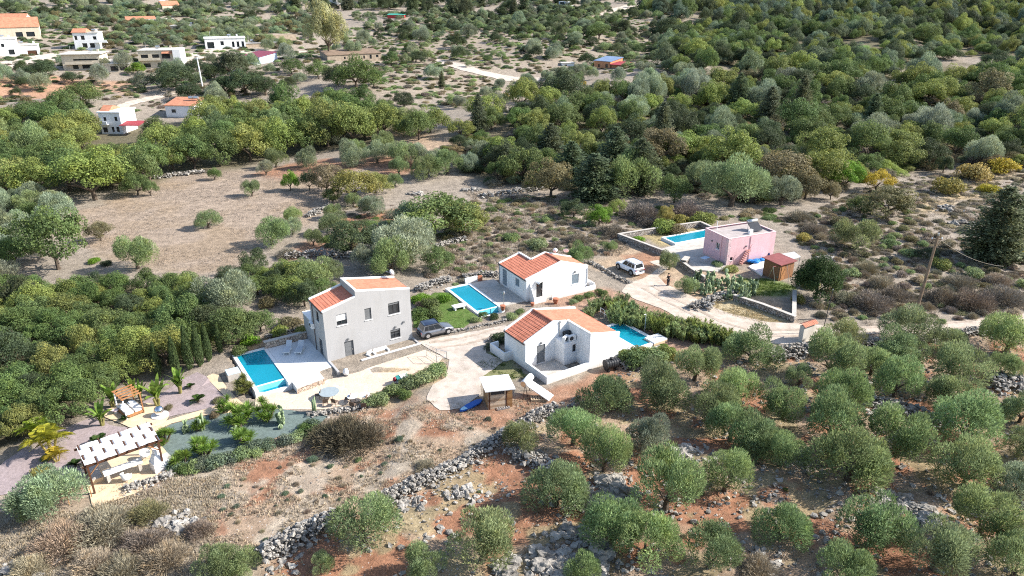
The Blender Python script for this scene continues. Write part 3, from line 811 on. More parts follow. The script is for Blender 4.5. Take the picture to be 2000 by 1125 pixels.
tufts("dry_grass", inside([(-100,1000),(160,1000),(330,940),(430,930),(420,1040),(480,1130),(-100,1160)], 3400, 26), .24, .4, 8, (.34,.295,.22), 6)
tufts("green_grass", inside([(806,640),(814,604),(848,572),(878,572),(912,606),(932,618),(905,640),(862,642)], 2600, 27), .12, .2, 7, (.10,.19,.04), 7)
tufts("green_grass", pick([(930,690),(990,690),(1030,735),(1000,745),(940,745)], 900, 28, 1.2, .5), .14, .2, 7, (.10,.15,.04), 8)
tufts("green_grass", pick([(1440,545),(1500,545),(1555,560),(1545,580),(1440,575)], 900, 29, 1.5, .42), .25, .25, 7, (.14,.20,.05), 9)
tufts("dry_grass", pick([(1350,590),(1440,575),(1545,628),(1490,632),(1410,612)], 1500, 30, 1.5, .42), .15, .25, 7, (.45,.38,.23), 10)

# ------------------------------------------------------------------ building helpers
def wall_face(mb, a, b, z0, tops, holes=(), depth=.16):
    """a wall seen from its right-hand side, with openings cut through and their reveals"""
    a, b = Vector((a[0], a[1])), Vector((b[0], b[1])); Ln = (b - a).length; d = (b - a) / Ln; n = Vector((d.y, -d.x))
    P = lambda s, o, z: (a.x + d.x * s + n.x * o, a.y + d.y * s + n.y * o, z)
    zc = min(t[1] for t in tops)
    ss = sorted({0, Ln, *[h[0] for h in holes], *[h[1] for h in holes]}); zs = sorted({z0, zc, *[h[2] for h in holes], *[h[3] for h in holes]})
    for i in range(len(ss) - 1):
        for j in range(len(zs) - 1):
            cs, cz = (ss[i] + ss[i+1]) / 2, (zs[j] + zs[j+1]) / 2
            if any(h[0] < cs < h[1] and h[2] < cz < h[3] for h in holes): continue
            mb.poly([P(ss[i], 0, zs[j]), P(ss[i+1], 0, zs[j]), P(ss[i+1], 0, zs[j+1]), P(ss[i], 0, zs[j+1])])
    up = [(s, z) for s, z in tops if z > zc + 1e-6 or s in (0, Ln)]
    if any(z > zc + 1e-6 for s, z in tops):
        mb.poly([P(0, 0, zc), P(Ln, 0, zc)] + [P(s, 0, z) for s, z in reversed(tops) if not (z <= zc + 1e-6 and (s <= 1e-6 or s >= Ln - 1e-6))])
    for s0, s1, h0, h1 in [h[:4] for h in holes]:
        mb.poly([P(s0, 0, h0), P(s1, 0, h0), P(s1, -depth, h0), P(s0, -depth, h0)])
        mb.poly([P(s0, -depth, h1), P(s1, -depth, h1), P(s1, 0, h1), P(s0, 0, h1)])
        mb.poly([P(s0, 0, h0), P(s0, -depth, h0), P(s0, -depth, h1), P(s0, 0, h1)])
        mb.poly([P(s1, -depth, h0), P(s1, 0, h0), P(s1, 0, h1), P(s1, -depth, h1)])
    return P

def slab(mb, P, s0, s1, o0, o1, z0, z1):
    return mb.hexa([P(s0,o1,z0), P(s1,o1,z0), P(s1,o0,z0), P(s0,o0,z0)], [P(s0,o1,z1), P(s1,o1,z1), P(s1,o0,z1), P(s0,o0,z1)])

def edge_fn(a, b):
    a, b = Vector((a[0], a[1])), Vector((b[0], b[1])); d = (b - a).normalized(); n = Vector((d.y, -d.x))
    return lambda s, o, z: (a.x + d.x * s + n.x * o, a.y + d.y * s + n.y * o, z)

def window(par, P, h, depth=.16, panes=2, frame=None, shutter=None, sill=True, glass=None):
    """an object set in an opening: frame > pane, shutter, sill"""
    s0, s1, z0, z1 = h; f = .06; frame = frame or DARK
    mb = MB(); o0, o1 = -depth + .01, -depth + .07
    slab(mb, P, s0 + .004, s0 + f, o0, o1, z0 + .004, z1 - .004); slab(mb, P, s1 - f, s1 - .004, o0, o1, z0 + .004, z1 - .004)
    slab(mb, P, s0 + f, s1 - f, o0, o1, z0 + .004, z0 + f); slab(mb, P, s0 + f, s1 - f, o0, o1, z1 - f, z1 - .004)
    for k in range(1, panes):
        c = s0 + (s1 - s0) * k / panes; slab(mb, P, c - .03, c + .03, o0, o1 + .005, z0 + f, z1 - f)
    w = mb.build("window", frame, par)
    slab(MB_ := MB(), P, s0 + f, s1 - f, -depth + .015, -depth + .03, z0 + f, z1 - f); MB_.build("pane", glass or GLASS, w)
    if shutter:                                            # (share of the height that is down, material)
        zb = z1 - (z1 - z0) * shutter[0]
        m2 = MB(); k = max(2, int((z1 - zb) / .09))
        for i in range(k):
            q0 = zb + (z1 - zb) * i / k; q1 = zb + (z1 - zb) * (i + 1) / k
            slab(m2, P, s0 + .03, s1 - .03, -depth + .08, -depth + .11, q0 + .006, q1 - .006)
        slab(m2, P, s0 + .03, s1 - .03, -depth + .07, -depth + .09, zb, z1 - .01)
        m2.build("shutter", shutter[1], w)
    if sill:
        slab(m3 := MB(), P, s0 - .05, s1 + .05, -.05, .07, z0 - .07, z0 - .004); m3.build("sill", TRIM, w)
    return w

def door(par, P, h, mat, depth=.16, glass=False):
    s0, s1, z0, z1 = h
    mb = MB(); slab(mb, P, s0 + .004, s1 - .004, -depth + .01, -depth + .06, z0 + .004, z1 - .004)
    if not glass:
        for i in range(3):
            q = z0 + .12 + (z1 - z0 - .2) * i / 3; slab(mb, P, s0 + .12, s1 - .12, -depth + .06, -depth + .075, q, q + (z1 - z0 - .2) / 3 - .1)
    d = mb.build("door", mat, par)
    slab(m2 := MB(), P, s1 - .16, s1 - .10, -depth + .075, -depth + .13, (z0 + z1) / 2 - .1, (z0 + z1) / 2 + .06); m2.build("handle", METAL, d)
    if glass:
        slab(m3 := MB(), P, s0 + .1, (s0 + s1) / 2 - .03, -depth + .061, -depth + .07, z0 + .1, z1 - .1)
        slab(m3, P, (s0 + s1) / 2 + .03, s1 - .1, -depth + .061, -depth + .07, z0 + .1, z1 - .1); m3.build("pane", GLASS, d)
    return d

def tiled(name, par, O, e, s, mat=None, pw=.30, ch=.36, amp=.035):
    """a slope of curved clay tiles: e along the eave, s up the slope"""
    O, e, s = Vector(O), Vector(e), Vector(s); n = e.cross(s).normalized()
    if n.z < 0: n = -n
    nc_ = max(2, int(e.length / pw)) * 6; nr_ = max(2, int(s.length / ch))
    rows = []
    for r in range(nr_):
        rows += [(r / nr_, .03), ((r + 1) / nr_ - 1e-4, .008)]
    u = np.linspace(0, 1, nc_ + 1); prof = np.sin(np.arange(nc_ + 1) / 6 * math.pi) ** 2 * amp
    V_ = []
    for t, h in rows:
        jit = (RS.rand(nc_ + 1) - .5) * .006
        V_.append(np.array(O) + np.outer(u, np.array(e)) + np.array(s) * t + np.outer(prof + h + jit, np.array(n)))
    V_ = np.concatenate(V_); I_ = np.arange(len(V_)).reshape(len(rows), nc_ + 1)
    F_ = np.stack([I_[:-1, :-1], I_[:-1, 1:], I_[1:, 1:], I_[1:, :-1]], -1).reshape(-1, 4)
    if np.array(e.cross(s))[2] < 0: F_ = F_[:, ::-1]
    return obj(name, mesh_arrays(name, V_, F_, mat or TILE), par)

def coping(mb, p, q, w=.24, h=.15):
    p, q = Vector(p), Vector(q); d = q - p; side = Vector((-d.y, d.x, 0)).normalized() * w
    mb.beam(p, q, side, (0, 0, h))

def lamp_on(par, P, s, z):
    mb = MB(); slab(mb, P, s - .09, s + .09, .003, .14, z, z + .2); mb.build("wall_lamp", GREYDOOR, par)

def ac_unit(par, x, y, z, rz=0, name="air_conditioner"):
    mb = MB(); mb.box(-.42, .42, -.16, .16, 0, .58); o = mb.build(name, WHITEP, par, loc=(x, y, z), rot=(0, 0, rz))
    m2 = MB(); m2.tube((-.1, -.165, .3), (-.1, -.18, .3), .23, n=16); m2.build("fan_grille", DARK, o)
    return o

def pool(key, label, z, depth, cop=.35, infinity=False, shelf=None, steps=None, outer=True):
    (o_, a_), x0, x1, y0, y1 = POOLS[key]
    t = thing("swimming_pool", label, "pool", (o_[0], o_[1], 0), a_)
    zb = z - depth
    mb = MB()
    mb.poly([(x0,y0,zb),(x1,y0,zb),(x1,y1,zb),(x0,y1,zb)])
    for p, q in (((x0,y0),(x1,y0)), ((x1,y0),(x1,y1)), ((x1,y1),(x0,y1)), ((x0,y1),(x0,y0))):
        mb.poly([(*p, zb), (*q, zb), (*q, z - .03), (*p, z - .03)])
    if shelf:
        mb.box(shelf[0], shelf[1], shelf[2], shelf[3], zb + .01, z - shelf[4])
    mb.build("basin", POOLIN, t)
    if steps:
        m3 = MB(); n, sx, sy, dx, dy, w = steps
        for i in range(n):
            m3.box(sx + dx * i, sx + dx * i + w, sy + dy * i, sy + dy * i + .22, z - .5, z - .12)
        m3.build("underwater_step", TRIM, t)
    m4 = MB(); g = zb - .3
    c = cop
    zt = z + .05
    yf = y0 - 1.25 if infinity else y0 - c
    m4.box(x0 - c, x0, yf, y1 + c, g, zt); m4.box(x1, x1 + c, yf, y1 + c, g, zt); m4.box(x0, x1, y1, y1 + c, g, zt)
    if infinity:
        m4.box(x0, x1, y0 - .22, y0, g, z - .05)
        m4.box(x0, x1, y0 - 1.25, y0 - .95, g, z - .42)
    else:
        m4.box(x0, x1, y0 - c, y0, g, zt)
    m4.build("coping", TRIM, t)
    ws = MB(); ws.poly([(x0 - .01,y0 - .01,z - .045),(x1 + .01,y0 - .01,z - .045),(x1 + .01,y1 + .01,z - .045),(x0 - .01,y1 + .01,z - .045)]); ws.build("water", WATER, t)
    if infinity:
        b2 = MB(); b2.poly([(x0, y0 - .95, z - .95), (x1, y0 - .95, z - .95), (x1, y0 - .22, z - .95), (x0, y0 - .22, z - .95)]); b2.poly([(x0, y0 - .223, z - .95), (x1, y0 - .223, z - .95), (x1, y0 - .223, z - .055), (x0, y0 - .223, z - .055)])
        b2.build("overflow_basin", POOLIN, t)
        w2 = MB(); w2.poly([(x0, y0 - .95, z - .6), (x1, y0 - .95, z - .6), (x1, y0 - .22, z - .6), (x0, y0 - .22, z - .6)]); w2.build("overflow_water", WATER, t)
    return t

def dish(par, x, y, z, rz):
    mb = MB(); mb.lathe([(.02,-.10),(.2,-.07),(.36,.02),(.38,.03)], n=16); d = mb.build("satellite_dish", WHITEP, par, True, (x, y, z + .75), (math.radians(60), 0, rz))
    m2 = MB(); m2.tube((0,0,-.1), (0,.38,-.62), .025, n=6); m2.tube((0,0,-.08), (0,0,.3), .012, n=5); m2.build("bracket", METAL, d)

# ------------------------------------------------------------------ grey two-storey house
H = thing("grey_house", "tall two-storey grey house with stepped terracotta roof beside the shaded pool deck", "house", (*HG[0], 0), HG[1])
W_, D_ = 9.66, 4.1
mb = MB()
fw = [(1.35,2.45,3.75,5.0), (4.4,5.13,3.6,4.9), (7.05,8.35,3.5,4.85), (7.1,8.25,.62,1.68), (1.9,2.9,-.35,1.75)]
PF = wall_face(mb, (0, 0), (W_, 0), -1.3, [(0,5.6),(3.55,6.4),(3.55,7.1),(W_,5.95)], fw, .2)
PR = wall_face(mb, (W_, 0), (W_, D_), -1.3, [(0,5.95),(D_,5.95)])
PB = wall_face(mb, (W_, D_), (0, D_), -1.3, [(0,5.95),(W_-3.55,7.1),(W_-3.55,6.4),(W_,5.6)], [(2,3.2,3.6,4.8)])
lw = [(1.8,2.63,3.9,5.05), (1.8,2.86,.03,1.95)]
PL = wall_face(mb, (0, D_), (0, 0), -1.3, [(0,5.6),(D_,5.6)], lw)
mb.poly([(3.55,0,6.4),(3.55,0,7.1),(3.55,D_,7.1),(3.55,D_,6.4)])
mb.build("wall", LILAC, H)
window(H, PF, fw[0], .2, 2, shutter=(.62, FRAME)); window(H, PF, fw[1], .2, 1, shutter=(1.0, GREYDOOR))
window(H, PF, fw[2], .2, 2, shutter=(.2, GREYDOOR)); window(H, PF, fw[3], .2, 2, shutter=(.25, GREYDOOR))
window(H, PB, (2,3.2,3.6,4.8)); window(H, PL, lw[0], .16, 1)
door(H, PF, fw[4], GREYDOOR, .2); door(H, PL, lw[1], DARK, glass=True)
tiled("roof", H, (-.06,.22,5.58), (0,D_-.44,0), (3.6,0,.8)); tiled("roof", H, (W_-.02,.22,5.9), (0,D_-.44,0), (-5.95,0,1.12))
mb = MB()
for y in (.11, D_-.11):
    coping(mb, (-.05,y,5.58), (3.53,y,6.42)); coping(mb, (3.56,y,7.06), (W_+.02,y,5.92))
coping(mb, (3.68,.24,7.06), (3.68,D_-.24,7.06)); mb.build("parapet", TRIM, H)
mb = MB(); mb.tube((-.09,.05,5.5), (-.09,D_-.05,5.5), .07); mb.tube((-.08,3.2,5.5), (-.08,3.2,0), .045); mb.build("gutter", GUTTER, H)
for s, z in ((2.35,1.9), (7.7,1.85), (8.7,2.2)): lamp_on(H, PF, s, z)
ac_unit(H, -.2, 3.55, 2.55, math.radians(-90))
mb = MB(); mb.box(.0, 3.2, D_, 7.0, -1, 2.9); mb.build("annex", LILAC, H)
mb = MB(); mb.box(-.06, 3.26, D_+.003, 7.06, 2.9, 3.02); mb.build("annex_roof", TRIM, H)
# porch: floor, low wall with coping, landing and step
mb = MB(); mb.box(3.0, W_-.15, -1.6, 0, -1.2, -.42); mb.build("porch_floor", CONC, H)
mb = MB(); mb.box(3.0, W_+.1, -1.8, -1.6, -1.3, .08); mb.box(W_-.1, W_+.1, -1.6, -.004, -1.3, .12); mb.box(.0, .22, -2.7, -.004, -1.3, .12); mb.build("porch_wall", LILAC, H)
mb = MB(); mb.box(2.96, W_+.13, -1.84, -1.57, .083, .13); mb.build("porch_coping", TRIM, H)
mb = MB(); mb.box(1.75, 2.98, -1.15, -.004, -1.2, -.40); mb.box(1.7, 2.98, -1.65, -1.153, -1.2, -.55); mb.build("doorstep", FLAG, H)

dish(H, 9.2, 3.4, 6.05, .6)
# pool deck of the grey house
mb = MB(); mb.prism([(-4.38,-3.4),(-1.5,-3.0),(-1.5,-1.25),(-.004,-1.25),(-.004,6.3),(-4.38,6.4)], -1.4, .02)
dk = thing("pool_terrace", None, None, (*HG[0], 0), HG[1]); dk["kind"] = "structure"; mb.build("deck", DECK, dk)
mb = MB(); mb.beam((-4.42,-3.47,-1.2), (-1.5,-3.07,-1.2), (.02,.12,0), (0,0,1.16)); mb.build("stone_facing", STONEF, dk)
P_ = thing("retaining_wall", "stone-faced low retaining wall behind the two sun loungers", "wall", (*HG[0], 0), HG[1])
mb = MB(); mb.box(-4.6, -.05, 6.42, 6.8, -.8, .75); mb.build("stonework", STONEF, P_); mb = MB(); mb.box(-4.65, -.02, 6.39, 6.84, .75, .83); mb.build("capping", CONC, P_)
pool("grey", "turquoise infinity pool in the shade of the grey house", .0, 1.35, .34, True, (-7.59,-6.6,-.69,6.49,.75), (5, -6.9, 6.0, .34, 0, .2))

# ------------------------------------------------------------------ white house in front
H = thing("white_house", "low white house with flue and rooftop tank corner, walled yard and gridded tile roof", "house", (*HF[0], 0), HF[1])
mb = MB()
fd = [(1.4,2.47,.1,2.2)]
PF = wall_face(mb, (0,0), (5.3,0), -.4, [(0,2.88),(3.45,4.3),(5.3,3.92)], fd)
PW = wall_face(mb, (5.3,0), (5.3,-3.68), -.4, [(0,3.92),(3.68,3.92)])
PF2 = wall_face(mb, (5.3,-3.68), (9.15,-3.68), -.4, [(0,3.92),(3.85,3.08)])
PR = wall_face(mb, (9.15,-3.68), (9.15,3.85), -.4, [(0,3.08),(7.53,3.08)], [(2,3.6,.4,2.5), (4.6,6.2,.4,2.5)])
PB = wall_face(mb, (9.15,3.85), (0,3.85), -.4, [(0,3.08),(5.7,4.3),(9.15,2.88)])
PL = wall_face(mb, (0,3.85), (0,0), -.4, [(0,2.88),(3.85,2.88)])
mb.build("wall", WHITE, H)
door(H, PF, fd[0], GREYDOOR); door(H, PR, (2,3.6,.4,2.5), SHUT, glass=True); door(H, PR, (4.6,6.2,.4,2.5), SHUT, glass=True)
tiled("roof", H, (-.12,.2,2.83), (0,3.45,0), (3.57,0,1.46)); tiled("roof", H, (9.15,-3.46,3.04), (0,7.1,0), (-3.83,0,.85)); tiled("roof", H, (5.34,.2,3.885), (0,3.45,0), (-1.9,0,.43))
mb = MB()
coping(mb, (-.1,.11,2.84), (3.45,.11,4.29)); coping(mb, (3.452,.11,4.29), (5.16,.11,3.94)); coping(mb, (5.42,.22,3.9), (5.42,-3.44,3.9)); coping(mb, (5.3,-3.57,3.92), (9.2,-3.57,3.06))
coping(mb, (-.1,3.74,2.84), (3.45,3.74,4.29)); coping(mb, (3.452,3.74,4.29), (9.2,3.74,3.06)); mb.build("parapet", TRIM, H)
mb = MB(); n_ = 11
for i in range(n_): mb.tube((3.47, .25 + i * .31, 4.36), (3.47, .53 + i * .31, 4.38), .12, .10, 8)
mb.build("ridge_tile", TILE, H)
mb = MB(); mb.tube((-.15,.0,2.78), (-.15,3.8,2.78), .07); mb.build("gutter", GUTTER, H)
for s, z in ((1.9, 2.35),): lamp_on(H, PF, s, z)
B = MB(); wb = [(1.05,1.5,1.25,2.1)]
PFB = wall_face(B, (3.68,-1.6), (5.297,-1.6), -.1, [(0,2.5),(1.617,2.5)], wb); wall_face(B, (3.68,-.003), (3.68,-1.6), -.1, [(0,2.5),(1.597,2.5)])
B.poly([(3.68,-1.6,2.5),(5.297,-1.6,2.5),(5.297,-.003,2.5),(3.68,-.003,2.5)]); bx_ = B.build("utility_room", WHITE, H); window(H, PFB, wb[0], .16, 1)
ac_unit(H, 4.1, -1.2, 2.52, math.radians(25)); ac_unit(H, 4.75, -1.38, 2.52, math.radians(-5))
mb = MB(); mb.tube((4.55,-.42,2.85), (5.2,-.42,2.85), .33, n=14); mb.build("water_tank", BLACKP, H, True)
mb = MB(); mb.tube((4.2,-.06,2.5), (4.2,-.06,4.1), .05, n=8); mb.tube((4.2,-.06,4.1), (4.2,-.06,4.3), .09, n=8); mb.build("flue", METAL, H)
mb = MB(); mb.box(.0, .2, -3.7, -.004, -.5, .82); mb.box(.2, 5.297, -3.7, -3.5, -.5, .82); mb.build("yard_wall", WHITE, H)
mb = MB(); mb.box(.2, 3.676, -3.5, -.004, -.3, .06); mb.build("yard_floor", CONC, H)
mb = MB(); mb.box(-1.0, -.004, 2.4, 2.58, -.4, 1.0); mb.box(-1.0, -.82, 2.58, 5.2, -.4, 1.0); mb.box(-.82, -.004, 5.02, 5.2, -.4, 1.0); mb.build("side_wall", WHITE, H)
T = thing("pool_terrace", None, None, (*HF[0], 0), HF[1]); T["kind"] = "structure"
mb = MB(); mb.box(9.154, 11.83, -3.6, 3.4, -.5, .36); mb.build("deck", DECK, T)
pool("front", "rectangular blue pool at the sunlit side of the low front white house", .33, 1.3, .36, False, (12.21,13.0,-3.19,2.29,.75))

# ------------------------------------------------------------------ white house with its own pool, farther back
H = thing("white_house", "white single-storey house with notched tile roof between two pools and the parked off-roader", "house", (*HB[0], 0), HB[1])
mb = MB()
fo = [(1.42,2.35,.25,2.27), (6.68,7.75,.95,2.25)]
PF = wall_face(mb, (0,0), (9.1,0), -.4, [(0,2.9),(5.05,4.28),(9.1,2.95)], fo)
wall_face(mb, (9.1,0), (9.1,4.0), -.4, [(0,2.95),(4.0,2.95)])
wall_face(mb, (9.1,4.0), (3.05,4.0), -.4, [(0,2.95),(4.05,4.28),(6.05,3.73)]); wall_face(mb, (3.05,4.0), (3.05,6.8), -.4, [(0,3.73),(2.8,3.73)])
wall_face(mb, (3.05,6.8), (0,6.8), -.4, [(0,3.73),(3.05,2.9)])
lo = [(.85,1.95,.3,2.45), (4.1,5.1,1.35,2.35)]
PL = wall_face(mb, (0,6.8), (0,0), -.4, [(0,2.9),(6.8,2.9)], lo)
mb.build("wall", WHITE, H)
door(H, PF, fo[0], DARK, glass=True); window(H, PF, fo[1], .16, 2, FRAME, (1.0, SHUT)); window(H, PL, lo[1], .16, 2, FRAME, (1.0, SHUT)); door(H, PL, lo[0], SHUT)
tiled("roof", H, (-.1,.2,2.86), (0,3.6,0), (5.15,0,1.41)); tiled("roof", H, (-.1,3.8,2.86), (0,2.8,0), (3.1,0,.85)); tiled("roof", H, (9.1,.2,2.91), (0,3.6,0), (-4.05,0,1.33))
mb = MB(); coping(mb, (-.1,.11,2.86), (5.05,.11,4.27)); coping(mb, (5.052,.11,4.27), (9.15,.11,2.93)); coping(mb, (9.15,3.89,2.93), (5.052,3.89,4.27)); coping(mb, (5.05,3.89,4.27), (3.05,3.89,3.72))
coping(mb, (2.94,3.9,3.72), (2.94,6.8,3.72)); coping(mb, (-.1,6.69,2.86), (2.8,6.69,3.68)); mb.build("parapet", TRIM, H)
mb = MB()
for i in range(11): mb.tube((5.07, .25 + i * .31, 4.33), (5.07, .53 + i * .31, 4.35), .12, .10, 8)
mb.build("ridge_tile", TILE, H)
mb = MB(); mb.tube((-.13,.02,2.8), (-.13,6.8,2.8), .07); mb.tube((-.1,6.7,2.8), (-.1,6.7,0), .045); mb.build("gutter", GUTTER, H)
mb = MB()
for i in range(8):
    a0, a1 = math.pi * i / 8, math.pi * (i + 1) / 8
    q = lambda a, y: (1.95 - .72 * math.cos(a), y, 2.38 + .28 * math.sin(a))
    mb.hexa([q(a0,-.9), q(a1,-.9), q(a1,-.004), q(a0,-.004)], [(q(a0,0)[0],-.9,q(a0,0)[2]+.04), (q(a1,0)[0],-.9,q(a1,0)[2]+.04), (q(a1,0)[0],-.004,q(a1,0)[2]+.04), (q(a0,0)[0],-.004,q(a0,0)[2]+.04)])
mb.build("door_canopy", WHITE, H)
mb = MB(); mb.hexa([(.45,-1.1,-.4),(.62,-1.1,-.4),(.62,-.004,-.4),(.45,-.004,-.4)], [(.45,-1.1,.75),(.62,-1.1,.75),(.62,-.004,2.4),(.45,-.004,2.4)]); mb.box(.62, 2.2, -1.1, -.95, -.4, .62); mb.box(3.1, 9.7, -1.05, -.87, -.4, .62); mb.box(9.52, 9.7, -.87, 1.2, -.4, .85); mb.box(9.1, 9.52, 1.02, 1.2, -.4, .85); mb.build("porch_wall", WHITE, H)
mb = MB(); mb.box(.62, 9.52, -.87, -.004, -.4, .2); mb.build("porch_floor", CONC, H)
lamp_on(H, PF, 7.1, 2.5); 
mb = MB(); mb.ell((6.4, 3.5, 4.5), (.3, .3, .3), 12, 8); mb.tube((6.4,3.5,3.9),(6.4,3.5,4.3), .04); mb.build("roof_dome", WHITEP, H, True)
T = thing("pool_terrace", None, None, (*HB[0], 0), HB[1]); T["kind"] = "structure"
mb = MB(); mb.prism([(-3.4,.2),(-.004,.2),(-.004,8.3),(-3.4,8.6)], -.4, .10); mb.build("deck", CONC, T)
pool("white", "bright blue infinity pool with steps beside the lawn and white bench", .12, 1.3, .34, True, (-6.59,-5.6,.61,8.24,.8), (5, -6.1, 7.6, .34, 0, .2))
dish(H, 8.2, 3.7, 3.3, 2.4)
mb = MB(); mb.tube((9.04,-.06,2.75), (9.04,-.06,.7), .045, n=7); mb.build("drainpipe", WHITEP, H)
T = thing("garden_wall", "short white and terracotta garden wall stub behind the blue pool", "wall", (*HB[0], 0), HB[1])
mb = MB(); mb.box(-3.9, -2.1, 8.9, 9.1, -.2, .75); mb.build("panel", WHITE, T); mb = MB(); mb.box(-2.1, -1.4, 8.88, 9.12, -.2, .7); mb.build("pier", TERRA, T)

# ------------------------------------------------------------------ pink house and its compound
H = thing("pink_house", "flat-roofed cubic pink house with solar heater on the roof and outside steps", "house", (*HP[0], 0), HP[1])
mb = MB(); W_, D_ = 8.15, 5.2
PF = wall_face(mb, (0,0), (W_,0), -.4, [(0,3.98),(W_,3.98)], [(.55,1.0,.75,1.25)]); wall_face(mb, (W_,0), (W_,D_), -.4, [(0,3.98),(D_,3.98)]); wall_face(mb, (W_,D_), (0,D_), -.4, [(0,3.98),(W_,3.98)])
PL = wall_face(mb, (0,D_), (0,0), -.4, [(0,3.98),(D_,3.98)], [(2.62,3.4,1.8,2.75)])
mb.build("wall", PINK, H); window(H, PF, (.55,1.0,.75,1.25), .16, 1); window(H, PL, (2.62,3.4,1.8,2.75), .16, 2, WHITEP)
mb = MB(); mb.box(.2, W_-.2, .2, D_-.2, 3.5, 3.78); mb.build("roof", pm("roof_screed", (.42,.365,.345), .1, 1.2, .9, .1, 8, grime=.2), H)
mb = MB(); mb.box(-.02, W_+.02, -.02, .2, 3.983, 4.03); mb.box(-.02, W_+.02, D_-.2, D_+.02, 3.983, 4.03); mb.box(-.02, .2, .2, D_-.2, 3.983, 4.03); mb.box(W_-.2, W_+.02, .2, D_-.2, 3.983, 4.03); mb.build("parapet", pm("pink_coping", (.75,.55,.55), .06, 2, .8), H)
mb = MB(); mb.box(.0, .45, -.05, -.004, -.4, 3.95); mb.box(-.05, -.004, -.05, .5, -.4, 3.95); mb.build("corner_pilaster", cells("pink_quoins", [(.70,.55,.54),(.62,.42,.44)], 2.2, gap=(.6,.4,.42)), H)
mb = MB()
for i in range(9): mb.box(2.0 + i * .14, 2.0 + i * .14 + .34, -.62, -.06, -.1 + i * .26, -.04 + i * .26)
mb.tube((2.1,-.72,.9), (3.5,-.72,3.0), .025, n=6); mb.tube((2.1,-.72,0), (2.1,-.72,.9), .025, n=6); mb.tube((3.3,-.72,1.9), (3.3,-.72,2.7), .025, n=6); mb.build("outside_stair", pm("pinkish_brick", (.50,.24,.20), .15, 4, .8), H)
for s, z in ((3.1, 2.45),): lamp_on(H, PF, s, z)
lamp_on(H, PL, 1.76, 2.55)
mb = MB(); mb.tube((3.75,-.05,-.2), (3.75,-.05,3.9), .04); mb.tube((-.05,1.42,0), (-.05,1.42,3.9), .04); mb.build("drainpipe", PINK, H)
ac_unit(H, 4.6, 1.2, 3.79, math.radians(200))
mb = MB(); mb.tube((1.6,4.7,3.7), (1.6,4.7,5.0), .05); mb.build("chimney", WHITE, H)
T = thing("solar_water_heater", "steel-framed solar water heater with cylinder standing on the pink house roof", "solar heater", (*frame_pt(*HP, 6.0, 1.9), 3.79), HP[1])
mb = MB(); mb.hexa([(-.9,-.5,.15),(.9,-.5,.15),(.9,.6,1.0),(-.9,.6,1.0)], [(-.9,-.55,.2),(.9,-.55,.2),(.9,.55,1.06),(-.9,.55,1.06)]); mb.build("collector", GLASS, T)
mb = MB(); mb.tube((-.8,.75,1.25), (.8,.75,1.25), .27, n=14); mb.build("cylinder", METAL, T, True)
mb = MB()
for x in (-.7,.7): mb.tube((x,.7,0),(x,.7,1.0),.03); mb.tube((x,-.5,.0),(x,-.5,.18),.03); mb.tube((x,-.5,.05),(x,.7,.05),.03)
mb.build("stand", METAL, T)
pool("pink", "pale turquoise pool beside the pink cubic house", .32, 1.1, .3, False, (.26,1.3,.26,2.99,.5))
T = thing("pool_terrace", None, None, (0,0,0)); T["kind"] = "structure"
def flat(name, px, z, thick, mat, par):
    pts = [G(*p, z) for p in px]
    mb = MB(); mb.prism([(p.x, p.y) for p in reversed(pts)] if sum((pts[i].x*pts[(i+1)%len(pts)].y-pts[(i+1)%len(pts)].x*pts[i].y) for i in range(len(pts))) < 0 else [(p.x, p.y) for p in pts], z - thick, z); return mb.build(name, mat, par)
flat("paving", [(1312,480),(1376,470),(1400,490),(1424,522),(1400,530),(1352,526),(1330,505),(1288,487)], .16, .5, CONC, T)
flat("paving", [(1462,520),(1492,505),(1520,510),(1488,537)], .2, .5, DECK, T)

def lowwall(px, h, w, label, mat=None, cap=True, name="garden_wall", zoff=0.0):
    pts = [G(*p, h + zoff) for p in px]
    o = thing(name, label, "wall", (pts[0].x, pts[0].y, 0))
    mb, mc = MB(), MB(); b = Vector((pts[0].x, pts[0].y, 0))
    for p, q in zip(pts[:-1], pts[1:]):
        p, q = Vector((p.x, p.y, 0)) - b, Vector((q.x, q.y, 0)) - b
        d = (q - p).normalized(); q = q + d * w * .48; s = Vector((-d.y, d.x, 0))
        mb.beam(p + Vector((0,0,-.6)), q + Vector((0,0,-.6)), s * w, (0,0,h + .6 + zoff)); mc.beam(p + Vector((0,0,h + zoff)), q + Vector((0,0,h + zoff + .004)), s * (w + .08), (0,0,.07))
    mb.build("stonework", mat or RUBBLE, o)
    if cap: mc.build("capping", CONC, o)
    return o
lowwall([(1296,489),(1209,457),(1290,444),(1368,433),(1388,442)], .85, .35, "low stone compound wall with pale capping round the pink house pool")
lowwall([(1326,506),(1352,525),(1376,540)], .7, .35, "short stone wall with pale cap below the pink house patio")
lowwall([(1434,576),(1490,594),(1551,617),(1552,568)], .75, .4, "long dark stone wall with pale capping turning the corner near the lane")

# ------------------------------------------------------------------ garden furniture and small things
def face_to(a, b):
    return math.degrees(math.atan2(b[1] - a[1], b[0] - a[0]))

